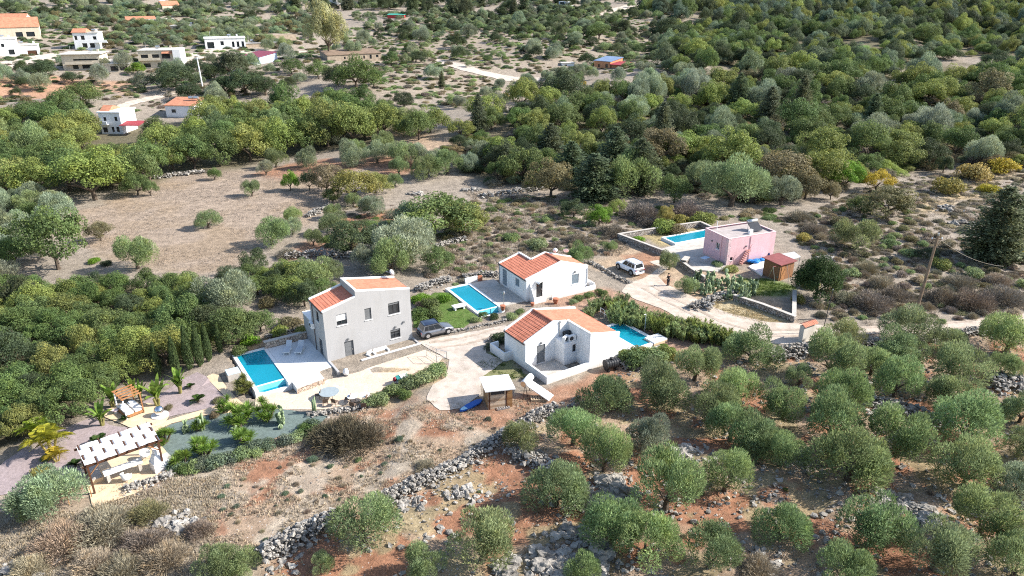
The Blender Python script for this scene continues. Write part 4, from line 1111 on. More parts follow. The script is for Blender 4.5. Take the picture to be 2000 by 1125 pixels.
def lounger(t):
    mb = MB()
    for y in (-.32, .32): mb.box(0, 1.35, y - .03, y + .03, .28, .34)
    mb.box(0, .06, -.29, .29, .285, .335); mb.build("frame", WHITEP, t)
    for x, y in ((.1,-.3),(.1,.3),(1.25,-.3),(1.25,.3)): MB().box(x - .03, x + .03, y - .025, y + .025, 0, .28).build("leg", WHITEP, t)
    MB().box(.04, 1.3, -.29, .29, .342, .37).build("seat", pm("pale_sling", (.55,.57,.60), .05, 6, .8), t)
    MB().hexa([(1.3,-.29,.34),(1.33,-.29,.31),(1.33,.29,.31),(1.3,.29,.34)], [(1.88,-.29,.86),(1.92,-.29,.83),(1.92,.29,.83),(1.88,.29,.86)]).build("backrest", pm("pale_sling", (.55,.57,.60)), t)
for (f, h), lab in ((((559,694),(570,663)), "white sling sun lounger nearer the pool edge, its back raised"), (((582,694),(592,666)), "white sling sun lounger nearer the grey house wall, its back raised")):
    a, b = G(*f, .02), G(*h, .4)
    lounger(thing("sun_lounger", lab, "sun lounger", a, face_to(a, b), "sun loungers on the deck"))

def at_house(fr, x, y): return frame_pt(*fr, x, y)
T = thing("outdoor_sofa", "white two-seat garden sofa on the grey house porch", "sofa", (*at_house(HG, 5.5, -.95), -.42), HG[1])
MB().box(-.75, .75, -.35, .35, .12, .4).build("seat", WHITEP, T); MB().box(-.75, .75, .22, .35, .41, .8).build("backrest", WHITEP, T)
for s in (-1, 1): MB().box(s * .75 - .06 if s > 0 else -.87, s * .87 if s > 0 else -.75 + .06, -.35, .35, 0, .6).build("armrest", WHITEP, T)
T = thing("garden_armchair", "white garden armchair beside the white sofa on the porch", "chair", (*at_house(HG, 4.35, -.95), -.42), HG[1] + 20)
MB().box(-.35, .35, -.32, .32, .12, .4).build("seat", WHITEP, T); MB().box(-.35, .35, .2, .32, .41, .78).build("backrest", WHITEP, T)
for s in (-1, 1): MB().box(min(s*.35, s*.45), max(s*.35, s*.45), -.32, .32, 0, .58).build("armrest", WHITEP, T)

def round_table(t, r, h, topmat, legmat):
    MB().lathe([(r, h - .03), (r, h)], n=24).build("tabletop", topmat, t)
    for k in range(4):
        a = math.pi / 4 + k * math.pi / 2
        MB().tube((math.cos(a) * r * .6, math.sin(a) * r * .6, 0), (math.cos(a) * r * .5, math.sin(a) * r * .5, h - .03), .025, n=6).build("leg", legmat, t)
def patio_chair(t, mat):
    MB().box(-.24, .24, -.24, .24, .42, .46).build("seat", mat, t)
    MB().hexa([(-.24,.2,.46),(.24,.2,.46),(.24,.24,.46),(-.24,.24,.46)], [(-.24,.3,.9),(.24,.3,.9),(.24,.34,.9),(-.24,.34,.9)]).build("backrest", mat, t)
    for x in (-.21, .21):
        for y in (-.21, .21): MB().box(x - .02, x + .02, y - .02, y + .02, 0, .42).build("leg", mat, t)
TABG = pm("grey_table_top", (.30,.35,.37), .08, 3, .4)
p = G(644, 778); round_table(thing("patio_table", "round blue-grey patio table on the flagstones", "table", p), .95, .74, TABG, DARK)
RATT = pm("brown_rattan", (.16,.11,.08), .2, 14, .8)
for px, r, lab in (((621,779),100,"dark chair on the pool side of the round blue-grey table"), ((655,792),-20,"dark chair tucked on the near side of the round blue-grey table"), ((636,792),20,"dark chair by the cactus beside the round blue-grey table")):
    patio_chair(thing("patio_chair", lab, "chair", G(*px), r + 180, "chairs on the flagstone patio"), RATT)
for px, lab in (((689,786), "small round pale table between brown patio chairs"), ((713,783), "small white square-looking table at the patio edge shrubs")):
    round_table(thing("side_table", lab, "table", G(*px)), .5, .7, TRIM, RATT)
for px, r, lab in (((679,786),90,"brown chair on the pool side of the small pale tables"), ((690,798),-10,"brown chair in front of the small round pale table"), ((711,800),10,"brown chair in front of the small white table"), ((723,788),-100,"brown chair at the drive side of the small white table")):
    patio_chair(thing("patio_chair", lab, "chair", G(*px), r + 180, "chairs on the flagstone patio"), RATT)

# thin steel frame standing at the patio corner
T = thing("clothes_airer", "thin steel tube clothes airer frame at the patio corner by the drive", "clothes airer", G(853, 710))
o0 = G(853, 710)
ps = [Vector(G(*q)) - o0 for q in ((833,697), (853,710), (873,712))]
hs = (1.5, 1.75, 1.5)
for q, h in zip(ps, hs): MB().tube(q, q + Vector((0,0,h)), .035, n=6).build("post", METAL, T)
for i in (0, 1):
    a, b = ps[i], ps[i + 1]
    for k in (.12, .5, .98): MB().tube(a + Vector((0,0,hs[i] * k)), b + Vector((0,0,hs[i+1] * k)), .02, n=5).build("rail", METAL, T)
    MB().tube(a + Vector((0,0,.15)), b + Vector((0,0,hs[i+1] * .98)), .012, n=5).build("brace", METAL, T)
    MB().tube(b + Vector((0,0,.15)), a + Vector((0,0,hs[i] * .98)), .012, n=5).build("brace", METAL, T)

TEAL = pm("teal_plastic", (.03,.24,.22), .1, 3, .4); REDP = pm("red_plastic", (.25,.03,.04), .1, 3, .5)
T = thing("garden_cart", "teal and white toy-like garden cart standing on the flagstones by the bushes", "cart", G(786, 748), 25)
MB().hexa([(-.45,-.3,.25),(.45,-.3,.25),(.45,.3,.25),(-.45,.3,.25)], [(-.6,-.42,.75),(.6,-.42,.75),(.6,.42,.75),(-.6,.42,.75)]).build("tub", TEAL, T)
MB().box(-.5, .5, -.33, .33, .18, .245).build("chassis", WHITEP, T)
MB().box(-.2, .5, -.36, .36, .76, .8).build("lid", WHITEP, T)
MB().ell((-.75, 0, .6), (.2,.22,.25), 10, 6).build("bag", REDP, T)
for x in (-.35, .35):
    for y in (-.36, .36): MB().tube((x, y - .05, .18), (x, y + .05, .18), .18, n=12).build("wheel", RUBBER, T)
T = thing("pump_box", "square pale pump housing with blue-white lid beside the infinity pool", "box", (*G(456, 733)[:2], -.6), 33)
MB().box(-.65, .65, -.65, .65, -.2, .75).build("base", CONC, T); MB().box(-.62, .62, -.62, .62, .752, .83).build("lid", pm("pale_blue_lid", (.50,.62,.70), .05, 3, .4), T)
T = thing("floor_vase", "white jar with dark stand on the flagstones by the grey house step", "pot", G(676, 733))
MB().lathe([(.12,0),(.28,.25),(.3,.45),(.2,.62),(.22,.7)], n=14).build("jar", WHITEP, T, True); MB().lathe([(.25,-.02),(.25,.04)], n=12).build("stand", DARK, T)

# wooden daybed with canopy frame
a, b = G(248, 821), G(283, 807)
T = thing("daybed", "wooden daybed with open slatted canopy and white mattresses among banana plants", "daybed", (a.x, a.y, gz(a.x, a.y) + .07), face_to(a, b))
L_ = (b - a).length; Wd = 2.1
MB().box(0, L_, 0, Wd, .12, .35).build("platform", WOOD, T)
for i in (0, 1):
    m = MB().box(.08 + i * L_ / 2, L_ / 2 - .06 + i * L_ / 2, .08, Wd - .1, .352, .56).build("mattress", WHITEP, T)
    MB().box(.2 + i * L_ / 2, L_ / 2 - .2 + i * L_ / 2, Wd - .55, Wd - .2, .562, .7).build("pillow", pm("pale_cushion", (.65,.68,.7), .05, 4, .8), m)
for x in (.05, L_ - .05):
    for y in (.05, Wd - .05): MB().box(x - .05, x + .05, y - .05, y + .05, 0, 1.95).build("post", WOOD if x > 1 else TRIM, T)
for x in (.05, L_ - .05): MB().box(x - .05, x + .05, 0, Wd, 1.953, 2.06).build("rail", WOOD, T)
for i in range(5):
    y = .03 + i * (Wd - .06) / 4; MB().box(-.1, L_ + .1, y - .05, y + .05, 2.063, 2.16).build("slat", WOOD, T)
p = G(312.5, 812.5)
T = thing("mirror_ball", "polished steel garden ball on a white disc beside the sandy terrace", "ornament", p)
MB().lathe([(.75,0),(.75,.14),(.7,.16)], n=24).build("plinth", TRIM, T); MB().ell((0,0,.6), (.45,.45,.45), 20, 14).build("ball", CHROME, T, True)
T = thing("side_stool", "little pink-white round stool at the daybed's shaded side", "stool", G(227, 808))
MB().lathe([(.28,.36),(.3,.42)], n=16).build("seat", pm("pinkish_white", (.75,.60,.62), .05, 3, .6), T); MB().lathe([(.16,0),(.1,.36)], n=10).build("base", WHITEP, T)

# pergola with woven white cloth
zr = 2.4
a, b, c, d = G(166.7, 913.8, zr), G(313, 862, zr), G(149, 876, zr), G(292, 832, zr)
T = thing("pergola", "dark timber pergola roofed with woven white cloth strips over a long table", "pergola", (a.x, a.y, 0), face_to(a, b))
PE = ((a.x, a.y), face_to(a, b)); L_ = (b - a).length; Wd = abs(-(c.x - a.x) * math.sin(math.radians(PE[1])) + (c.y - a.y) * math.cos(math.radians(PE[1])))
sh = ((c.x - a.x) * math.cos(math.radians(PE[1])) + (c.y - a.y) * math.sin(math.radians(PE[1])))
zg = gz(a.x, a.y)
for x in (.15, L_ - .15):
    for y in (.12, Wd - .12): MB().box(x - .07, x + .07, y - .07, y + .07, zg, zr - .1).build("post", WOODD, T)
for y in (.12, Wd - .12): MB().box(-.2, L_ + .2, y - .06, y + .06, zr - .097, zr + .06).build("beam", WOODD, T)
for i in range(8):
    x = .12 + i * (L_ - .24) / 7; MB().box(x - .045, x + .045, -.2, Wd + .2, zr + .063, zr + .16).build("rafter", WOODD, T)
for y0_, s_ in ((.12, 1), (Wd - .12, -1)):
    for x in (.15, L_ - .15):
        q = .8 if x < 1 else -.8
        MB().beam((x, y0_, zr - .9), (x + q, y0_, zr - .1), (0,.07,0), (0,0,.09)).build("knee_brace", WOOD, T)
for j in range(4):
    y0_, y1_ = .02 + j * (Wd - .04) / 4 + .012, .02 + (j + 1) * (Wd - .04) / 4 - .012
    n = 72; V_ = []
    for k in range(n + 1):
        x = L_ * k / n; ph = (x - .12) / ((L_ - .24) / 7) * math.pi
        z = zr + .185 - .128 * max(0.0, -math.cos(ph + math.pi * j)) ** 8 + .02 * math.cos(2 * ph)
        V_ += [(x, y0_, z), (x, y1_, z)]
    F_ = [(2*k, 2*k+2, 2*k+3, 2*k+1) for k in range(n)]
    obj("cloth_strip", mesh_arrays("cloth_strip", V_, F_, pm("white_cloth", (.80,.79,.77), .03, 4, .9)), T)
T = thing("dining_table", "long white-topped outdoor table half shaded under the pergola edge", "table", (*frame_pt(*PE, L_ * .47, 1.15), gz(a.x, a.y) + .06), PE[1])
MB().box(-1.4, 1.4, -.40, .40, .70, .78).build("tabletop", TRIM, T)
for x in (-1.15, 1.15): MB().box(x - .12, x + .12, -.35, .35, 0, .70).build("leg", CONC, T)
T = thing("masonry_barbecue", "white stepped masonry barbecue with hood at the pergola's outer corner", "barbecue", (*G(318, 915)[:2], gz(*G(318,915)[:2])), PE[1] + 8)
MB().box(-.75, .75, -.5, .5, 0, .95).build("base", WHITE, T); MB().hexa([(-.7,-.45,.953),(.35,-.45,.953),(.35,.48,.953),(-.7,.48,.953)], [(-.45,-.2,1.5),(.05,-.2,1.5),(.05,.4,1.5),(-.45,.4,1.5)]).build("hood", WHITE, T)
MB().box(-.4, .0, -.12, .35, 1.503, 2.0).build("chimney", WHITE, T); MB().box(.37, .73, -.4, .4, .953, 1.0).build("worktop", CONC, T)
def tub_chair(t):
    n = 16; mb = MB(); V_ = []
    for k in range(n + 1):
        a_ = math.pi * (-.15 + 1.3 * k / n)
        for r, z in ((.36, .25), (.42, .75), (.38, .75), (.32, .3)): V_.append((r * math.cos(a_), r * math.sin(a_), z * (1 if z < .5 else .85 + .25 * math.sin(max(0, min(math.pi, a_))))))
    for k in range(n):
        for q in range(3): mb.f.append((k*4+q, k*4+4+q, k*4+5+q, k*4+q+1))
    mb.v = V_; mb.build("shell", WHITEP, t, True)
    MB().lathe([(.3,.36),(.34,.42)], n=16).build("seat", WHITEP, t)
    for k in range(4):
        a_ = math.pi / 4 + k * math.pi / 2; MB().tube((.3*math.cos(a_), .3*math.sin(a_), 0), (.22*math.cos(a_), .22*math.sin(a_), .36), .02, n=6).build("leg", METAL, t)
for px, r, lab in (((249,940),170,"white rounded tub chair alone on the open terrace"), ((286,898),60,"white rounded tub chair at the barbecue end of the long table")):
    q = G(*px); tub_chair(thing("tub_chair", lab, "chair", (q.x, q.y, q.z + .08), r))
T = thing("bench_wall", "L-shaped low masonry seat at the shaded end of the pergola", "bench", (*G(188, 935)[:2], gz(*G(188,935)[:2])), PE[1])
MB().box(-.4, .4, -.9, 1.2, 0, .5).build("base", SAND, T); MB().box(-.38, .38, -.88, 1.18, .503, .56).build("seat", pm("shade_cushion", (.45,.40,.36), .1, 4, .9), T)
T = thing("handrail", "thin rusty handrail at the lower corner of the pergola terrace", "railing", G(180, 972), PE[1])
MB().tube((0,0,0), (0,0,1.1), .03, n=6).build("post", WOOD, T); MB().tube((0,0,1.1), (-1.5,.1,1.1), .025, n=6).build("rail", WOOD, T); MB().tube((-1.5,.1,0), (-1.5,.1,1.1), .03, n=6).build("post", WOOD, T)

# timber shed and things about it
a, b, c = G(953.3, 800.7), G(1000.8, 794), G(937.3, 779)
T = thing("timber_shed", "small timber plank shed with flat white roof and open window front", "shed", (a.x, a.y, 0), face_to(a, b))
L_ = (b - a).length; ang = math.radians(face_to(a, b)); Wd = 2.0
PLK = planks("shed_planks", ((.30,.19,.11), (.62,.50,.37)), 5.0, 2); PLKD = planks("shed_planks_dark", ((.20,.09,.03), (.34,.19,.08)), 5.0, 2)
mb = MB(); PFs = wall_face(mb, (0,0), (L_-.5,0), -.1, [(0,2.05),(L_-.5,1.98)], [(.25,L_-.75,1.5,1.93)], .08); mb.build("front_wall", PLK, T)
mb = MB(); wall_face(mb, (L_-.5,0), (L_,0), -.1, [(0,1.98),(.5,1.96)]); wall_face(mb, (L_,0), (L_,Wd), -.1, [(0,1.96),(Wd,1.96)]); wall_face(mb, (L_,Wd), (0,Wd), -.1, [(0,1.96),(L_,2.05)]); wall_face(mb, (0,Wd), (0,0), -.1, [(0,2.05),(Wd,2.05)]); mb.build("wall", PLKD, T)
MB().box(.06, .2, -.02, -.003, -.1, 2.04).box(L_-.62, L_-.5, -.02, -.003, -.1, 1.97).build("corner_post", WOODD, T)
mb = MB(); mb.box(.25, L_-.75, .03, .05, 1.5, 1.93); mb.build("window", DARK, T)
mb = MB(); mb.beam((-.3, Wd/2, 2.09), (L_+.2, Wd/2, 2.0), (0,Wd+.7,0), (0,0,.1)); mb.build("roof", WHITE, T)
p, q = G(941, 783), G(898, 806)
BLUE = pm("blue_plastic", (.01,.10,.42), .1, 3, .35)
T = thing("paddle_board", "long bright blue board lying on the ground in the shed's shadow", "board", (p.x, p.y, gz(p.x,p.y)), face_to(p, q)); Lb = (q - p).length
MB().prism([(0,-.1),(.5,-.34),(Lb*.6,-.36),(Lb-.2,-.2),(Lb,0),(Lb-.2,.2),(Lb*.6,.36),(.5,.34),(0,.1)], .06, .2).build("hull", BLUE, T); MB().prism([(Lb-.75,-.27),(Lb-.25,-.16),(Lb-.12,0),(Lb-.25,.16),(Lb-.75,.27)], .203, .215).build("tail_pad", pm("pale_blue", (.35,.6,.75), .05, 3, .5), T)
def pallet(t, mat, w=1.2, l=.9, n=6, stack=1):
    for s in range(stack):
        mb = MB(); z = s * .16
        for i in range(3): mb.box(-w/2, w/2, -l/2 + i * (l - .1) / 2, -l/2 + .1 + i * (l - .1) / 2, z, z + .1)
        mb.build("bearer", mat, t)
        m2 = MB()
        for i in range(n): x = -w/2 + i * (w - .12) / (n - 1); m2.box(x, x + .12, -l/2, l/2, z + .103, z + .13)
        m2.build("deck_boards", mat, t)
pallet(thing("pallet", "grey dirty pallet lying at the foot of the shed front", "pallet", G(981, 795), 20), pm("grey_wood", (.30,.28,.27), .3, 4, .9))
pallet(thing("pallet", "pale wooden pallet lying below the solar panel", "pallet", G(1052, 781), 5), WOODP, 1.5, .8, 7, 2)
T = thing("solar_water_heater", "solar water heater with white cylinder and long sloping panel by the walled yard", "solar heater", G(1034, 768), 0)
c_ = G(1034, 768); e_ = G(1078, 780) - c_
d2 = Vector((e_.x, e_.y, 0)); Lp = d2.length; d2.normalize(); n2 = Vector((-d2.y, d2.x, 0))
mb = MB(); mb.hexa([n2*-.75+Vector((0,0,1.2)), d2*Lp+n2*-.75+Vector((0,0,.2)), d2*Lp+n2*.35+Vector((0,0,.2)), n2*.35+Vector((0,0,1.2))], [n2*-.75+Vector((0,0,1.3)), d2*Lp+n2*-.75+Vector((0,0,.3)), d2*Lp+n2*.35+Vector((0,0,.3)), n2*.35+Vector((0,0,1.3))]); mb.build("panel", WHITEP, T)
mb = MB(); mb.tube(n2*-.85+Vector((-.2,0,1.45)), n2*.75+Vector((-.2,0,1.45)), .34, n=16); cy = mb.build("cylinder", WHITEP, T, True)
mb = MB(); mb.tube(n2*-.88+Vector((-.2,0,1.45)), n2*-.852+Vector((-.2,0,1.45)), .27, n=16); mb.build("end_cap", METAL, cy)
for s in (-.65, .55):
    mb = MB(); mb.tube(n2*s+Vector((-.25,0,0)), n2*s+Vector((-.2,0,1.2)), .035, n=6); mb.tube(n2*s+Vector((.1,0,0)), n2*s+Vector((-.1,0,1.2)), .035, n=6); mb.build("stand_leg", WOODD, T)
p = G(1193, 722)
T = thing("water_tank", "black ribbed horizontal water tank on feet beside the white yard wall", "water tank", p, 25)
mb = MB()
m_ = 20
for i in range(m_):
    x0_, x1_ = -.7 + 1.4 * i / m_, -.7 + 1.4 * (i + 1) / m_
    mb.tube((x0_,0,.72), (x1_,0,.72), .5 if i % 4 else .54, .5 if (i + 1) % 4 else .54, 18, cap=i in (0, m_-1))
mb.build("tank", BLACKP, T); MB().lathe([(.2,1.2),(.2,1.36),(.16,1.4)], n=14).build("lid", BLACKP, T)
for x in (-.45, .45): MB().box(x - .1, x + .1, -.42, .42, 0, .32).build("foot", BLACKP, T)

T = thing("garden_bench", "flat white bench-like slab on the lawn by the blue pool", "bench", G(896, 604), 30)
MB().box(-.75, .75, -.45, .45, .42, .52).build("seat", WHITEP, T)
for x in (-.55, .55): MB().box(x - .08, x + .08, -.35, .35, 0, .417).build("leg", WHITEP, T)
T = thing("lamp_post", "short grey garden lamp post at the corner of the shaded pool terrace", "lamp post", G(984, 603))
MB().tube((0,0,0), (0,0,1.9), .035, n=8).build("post", METAL, T); MB().lathe([(.05,1.9),(.16,1.98),(.14,2.2),(.03,2.28)], n=10).build("lantern", METAL, T)
def pot(px, s, lab, z=None):
    p = G(*px) if z is None else G(*px, z)
    t = thing("flower_pot", lab, "pot", p)
    MB().lathe([(.16*s,0),(.27*s,.3*s),(.28*s,.5*s),(.31*s,.52*s),(.31*s,.58*s),(.26*s,.58*s)], n=14).build("pot", TERRA, t, True); MB().lathe([(.26*s,.5*s),(.25*s,.55*s)], n=12).build("soil", pm("soil_mix", (.08,.05,.03), .2, 8, .95), t)
pot((982,606), 1.1, "terracotta pot at the foot of the garden lamp post"); pot((1085,593), 1.2, "round terracotta jar against the low white porch wall"); pot((1040,598), .8, "terracotta pot by the white entrance steps")
T = thing("sun_platform", "white padded sun platform beyond the pool of the front house", "sun lounger", (*G(1281, 663, .3)[:2], 0), HF[1])
MB().box(-1.0, 1.0, -.75, .75, .05, .35).build("base", SAND, T); MB().box(-.98, .98, -.73, .73, .353, .5).build("cushion", WHITEP, T)
T = thing("pool_shower", "slim pale pole standing at the planting bed beside the front pool", "pole", G(1259, 650))
MB().tube((0,0,0), (0,0,2.3), .05, n=8).build("post", METAL, T); MB().tube((0,0,2.28), (-.25,-.1,2.3), .03, n=6).build("head", METAL, T)
T = thing("step_railing", "white tubular handrail behind the front house roof", "railing", G(1172, 615))
b0 = G(1172, 615); e_ = G(1197, 632) - b0
for k in range(4): MB().tube(e_ * (k / 3), e_ * (k / 3) + Vector((0,0,.95)), .03, n=6).build("post", WHITEP, T)
for h in (.5, .95): MB().tube(Vector((0,0,h)), e_ + Vector((0,0,h)), .028, n=6).build("rail", WHITEP, T)

# entrance pillar, poles and cable
p = G(1566, 670); q = G(1600, 662)
T = thing("entrance_pillar", "pale entrance gate wall with red tiled cap beside the lane", "gate wall", (p.x, p.y, 0), face_to(p, q) + 8)
MB().box(0, 1.9, 0, .55, -.4, 1.95).build("wall", pm("cream_gate", (.62,.58,.52), .05, 1.5, .85, grime=.15), T)
for s, o_ in ((1, (-.15,-.2,1.953)), (-1, (-.15,.75,1.953))): tiled("tile_cap", T, o_, (2.2,0,0), (0, s*.47, .28), pw=.22, ch=.25)
p = G(1786.5, 617)
T = thing("utility_pole", "tall leaning timber utility pole with insulators above the scrub", "utility pole", p)
MB().path([(0,0,-.3), (.25,.0,5), (.45,0,10.0)], [.19,.16,.12], 10).build("post", POLEW, T); MB().beam((-.2,0,9.4), (1.1,.15,9.4), (0,.1,0), (0,0,.12)).build("crossarm", POLEW, T)
for x in (-.1, .5, 1.0): MB().lathe([(.05,0),(.09,.08),(.04,.2)], (x,.07,9.53), 8).build("insulator", WHITEP, T)
MB().tube((.48,0,9.9), (.48,0,10.25), .11, n=8).build("pole_cap", METAL, T)
c0 = Vector((p.x + .5, p.y, 9.7)); c1 = G(1960, 520, 3.0); pts = [c0.lerp(c1, k / 14) - Vector((0, 0, .7 * 4 * (k/14) * (1 - k/14))) for k in range(15)]
tag(MB().path(pts, [.014] * 15, 5).build("overhead_cable", METAL), "pale sagging cable running from the timber pole towards the conifers", "cable")
p = G(1606, 650)
T = thing("sign_post", "thin dark leaning metal post behind the entrance gate wall", "post", p)
MB().path([(0,0,-.2), (.3,0,5.2)], [.05,.045], 8).build("post", DARK, T); MB().tube((.3,0,5.2), (.3,0,5.32), .06, n=8).build("cap", METAL, T)

# pink house yard
a, b, c = G(1520, 549), G(1546, 541), G(1488, 536)
T = thing("garden_shed", "brown timber shed with flat red roof beside the pink house", "shed", (a.x, a.y, 0), face_to(a, b))
La = (b - a).length * 1.05; ca = Vector((c.x - a.x, c.y - a.y)); Wd = ca.length * .95
BRN = planks("brown_boards", ((.16,.07,.03), (.30,.14,.06)), 6.0, 0)
mb = MB(); mb.box(0, La, 0, Wd, -.3, 2.25); mb.build("wall", BRN, T)
mb = MB(); mb.beam((La/2,-.25,2.253), (La/2,Wd+.25,2.42), (La+.5,0,0), (0,0,.09)); mb.build("roof", pm("red_roofing", (.25,.08,.075), .12, 1.5, .7, grime=.15), T); MB().box(.3, 1.1, -.04, -.004, -.1, 1.9).build("door", WOOD, T)
pts = [G(*q, 2.3) for q in ((1524,497),(1551,492),(1564,502),(1540,510))]; m_ = sum(pts, Vector()) / 4
T = thing("lean_to_shelter", "grey sheet-roofed shelter behind the red-roofed shed", "shelter", (m_.x, m_.y, 0))
mb = MB(); l4 = [Vector((q.x - m_.x, q.y - m_.y, 2.3)) for q in pts]; mb.hexa(l4[::-1], [v + Vector((0,0,.06)) for v in l4[::-1]]); mb.build("roof", pm("grey_sheet", (.52,.52,.50), .08, 1, .6, grime=.2), T)
for v in l4: MB().tube((v.x*.92, v.y*.92, -.2), (v.x*.92, v.y*.92, 2.297), .05, n=6).build("post", METAL, T)
T = thing("swing_frame", "pale metal A-frame children's swing in front of the brown shed", "swing", G(1506, 550), 20)
for x in (0, 2.2):
    for y in (-.75, .75): MB().tube((x, y, 0), (x, 0, 2.1), .03, n=6).build("leg", METAL, T)
MB().tube((0,0,2.1), (2.2,0,2.1), .035, n=6).build("crossbar", REDP, T); MB().box(.85, 1.35, -.09, .09, .5, .53).build("seat", TEAL, T)
for x in (.9, 1.3): MB().tube((x,0,.53), (x,0,2.08), .01, n=4).build("chain", METAL, T)
p = G(1376, 513, .16)
T = thing("garden_table", "pale blue folding table in the pink house's shade", "table", p, 40)
MB().box(-.6, .6, -.4, .4, .72, .77).build("tabletop", pm("pale_blue_top", (.45,.58,.72), .05, 3, .5), T)
for x in (-.5, .5):
    for y in (-.32, .32): MB().tube((x,y,0), (x,y,.72), .022, n=6).build("leg", METAL, T)
p = G(1338, 516, .16)
T = thing("masonry_counter", "small grey masonry counter on the shaded pink house patio", "counter", p, 60)
MB().box(-.8, .8, -.35, .35, -.1, .8).build("base", RUBBLE, T); MB().box(-.86, .86, -.4, .4, .803, .9).build("worktop", CONC, T)
p = G(1480, 511, .2)
mb = MB()
for i in range(7):
    x, y = RS.uniform(-1.1, 1.1), RS.uniform(-.4, .4); mb.ell((x, y, .1 + RS.rand() * .1), (.6, .35, .22), 10, 5)
T = thing("pool_cover", "crumpled bright blue sheeting heaped beside the pink house", "sheeting", p, 20); mb.build("sheet", pm("blue_sheeting", (.015,.22,.62), .2, 5, .45, .5, 8), T, True)
p = G(1500, 503, .2)
T = thing("gas_bottle", "small dark blue gas bottle by the pink house corner", "bottle", p)
MB().lathe([(.2,0),(.2,.6),(.12,.75)], n=12).build("body", pm("navy_paint", (.02,.03,.12), .1, 3, .5), T); MB().lathe([(.06,.75),(.06,.9)], n=8).build("valve", METAL, T)

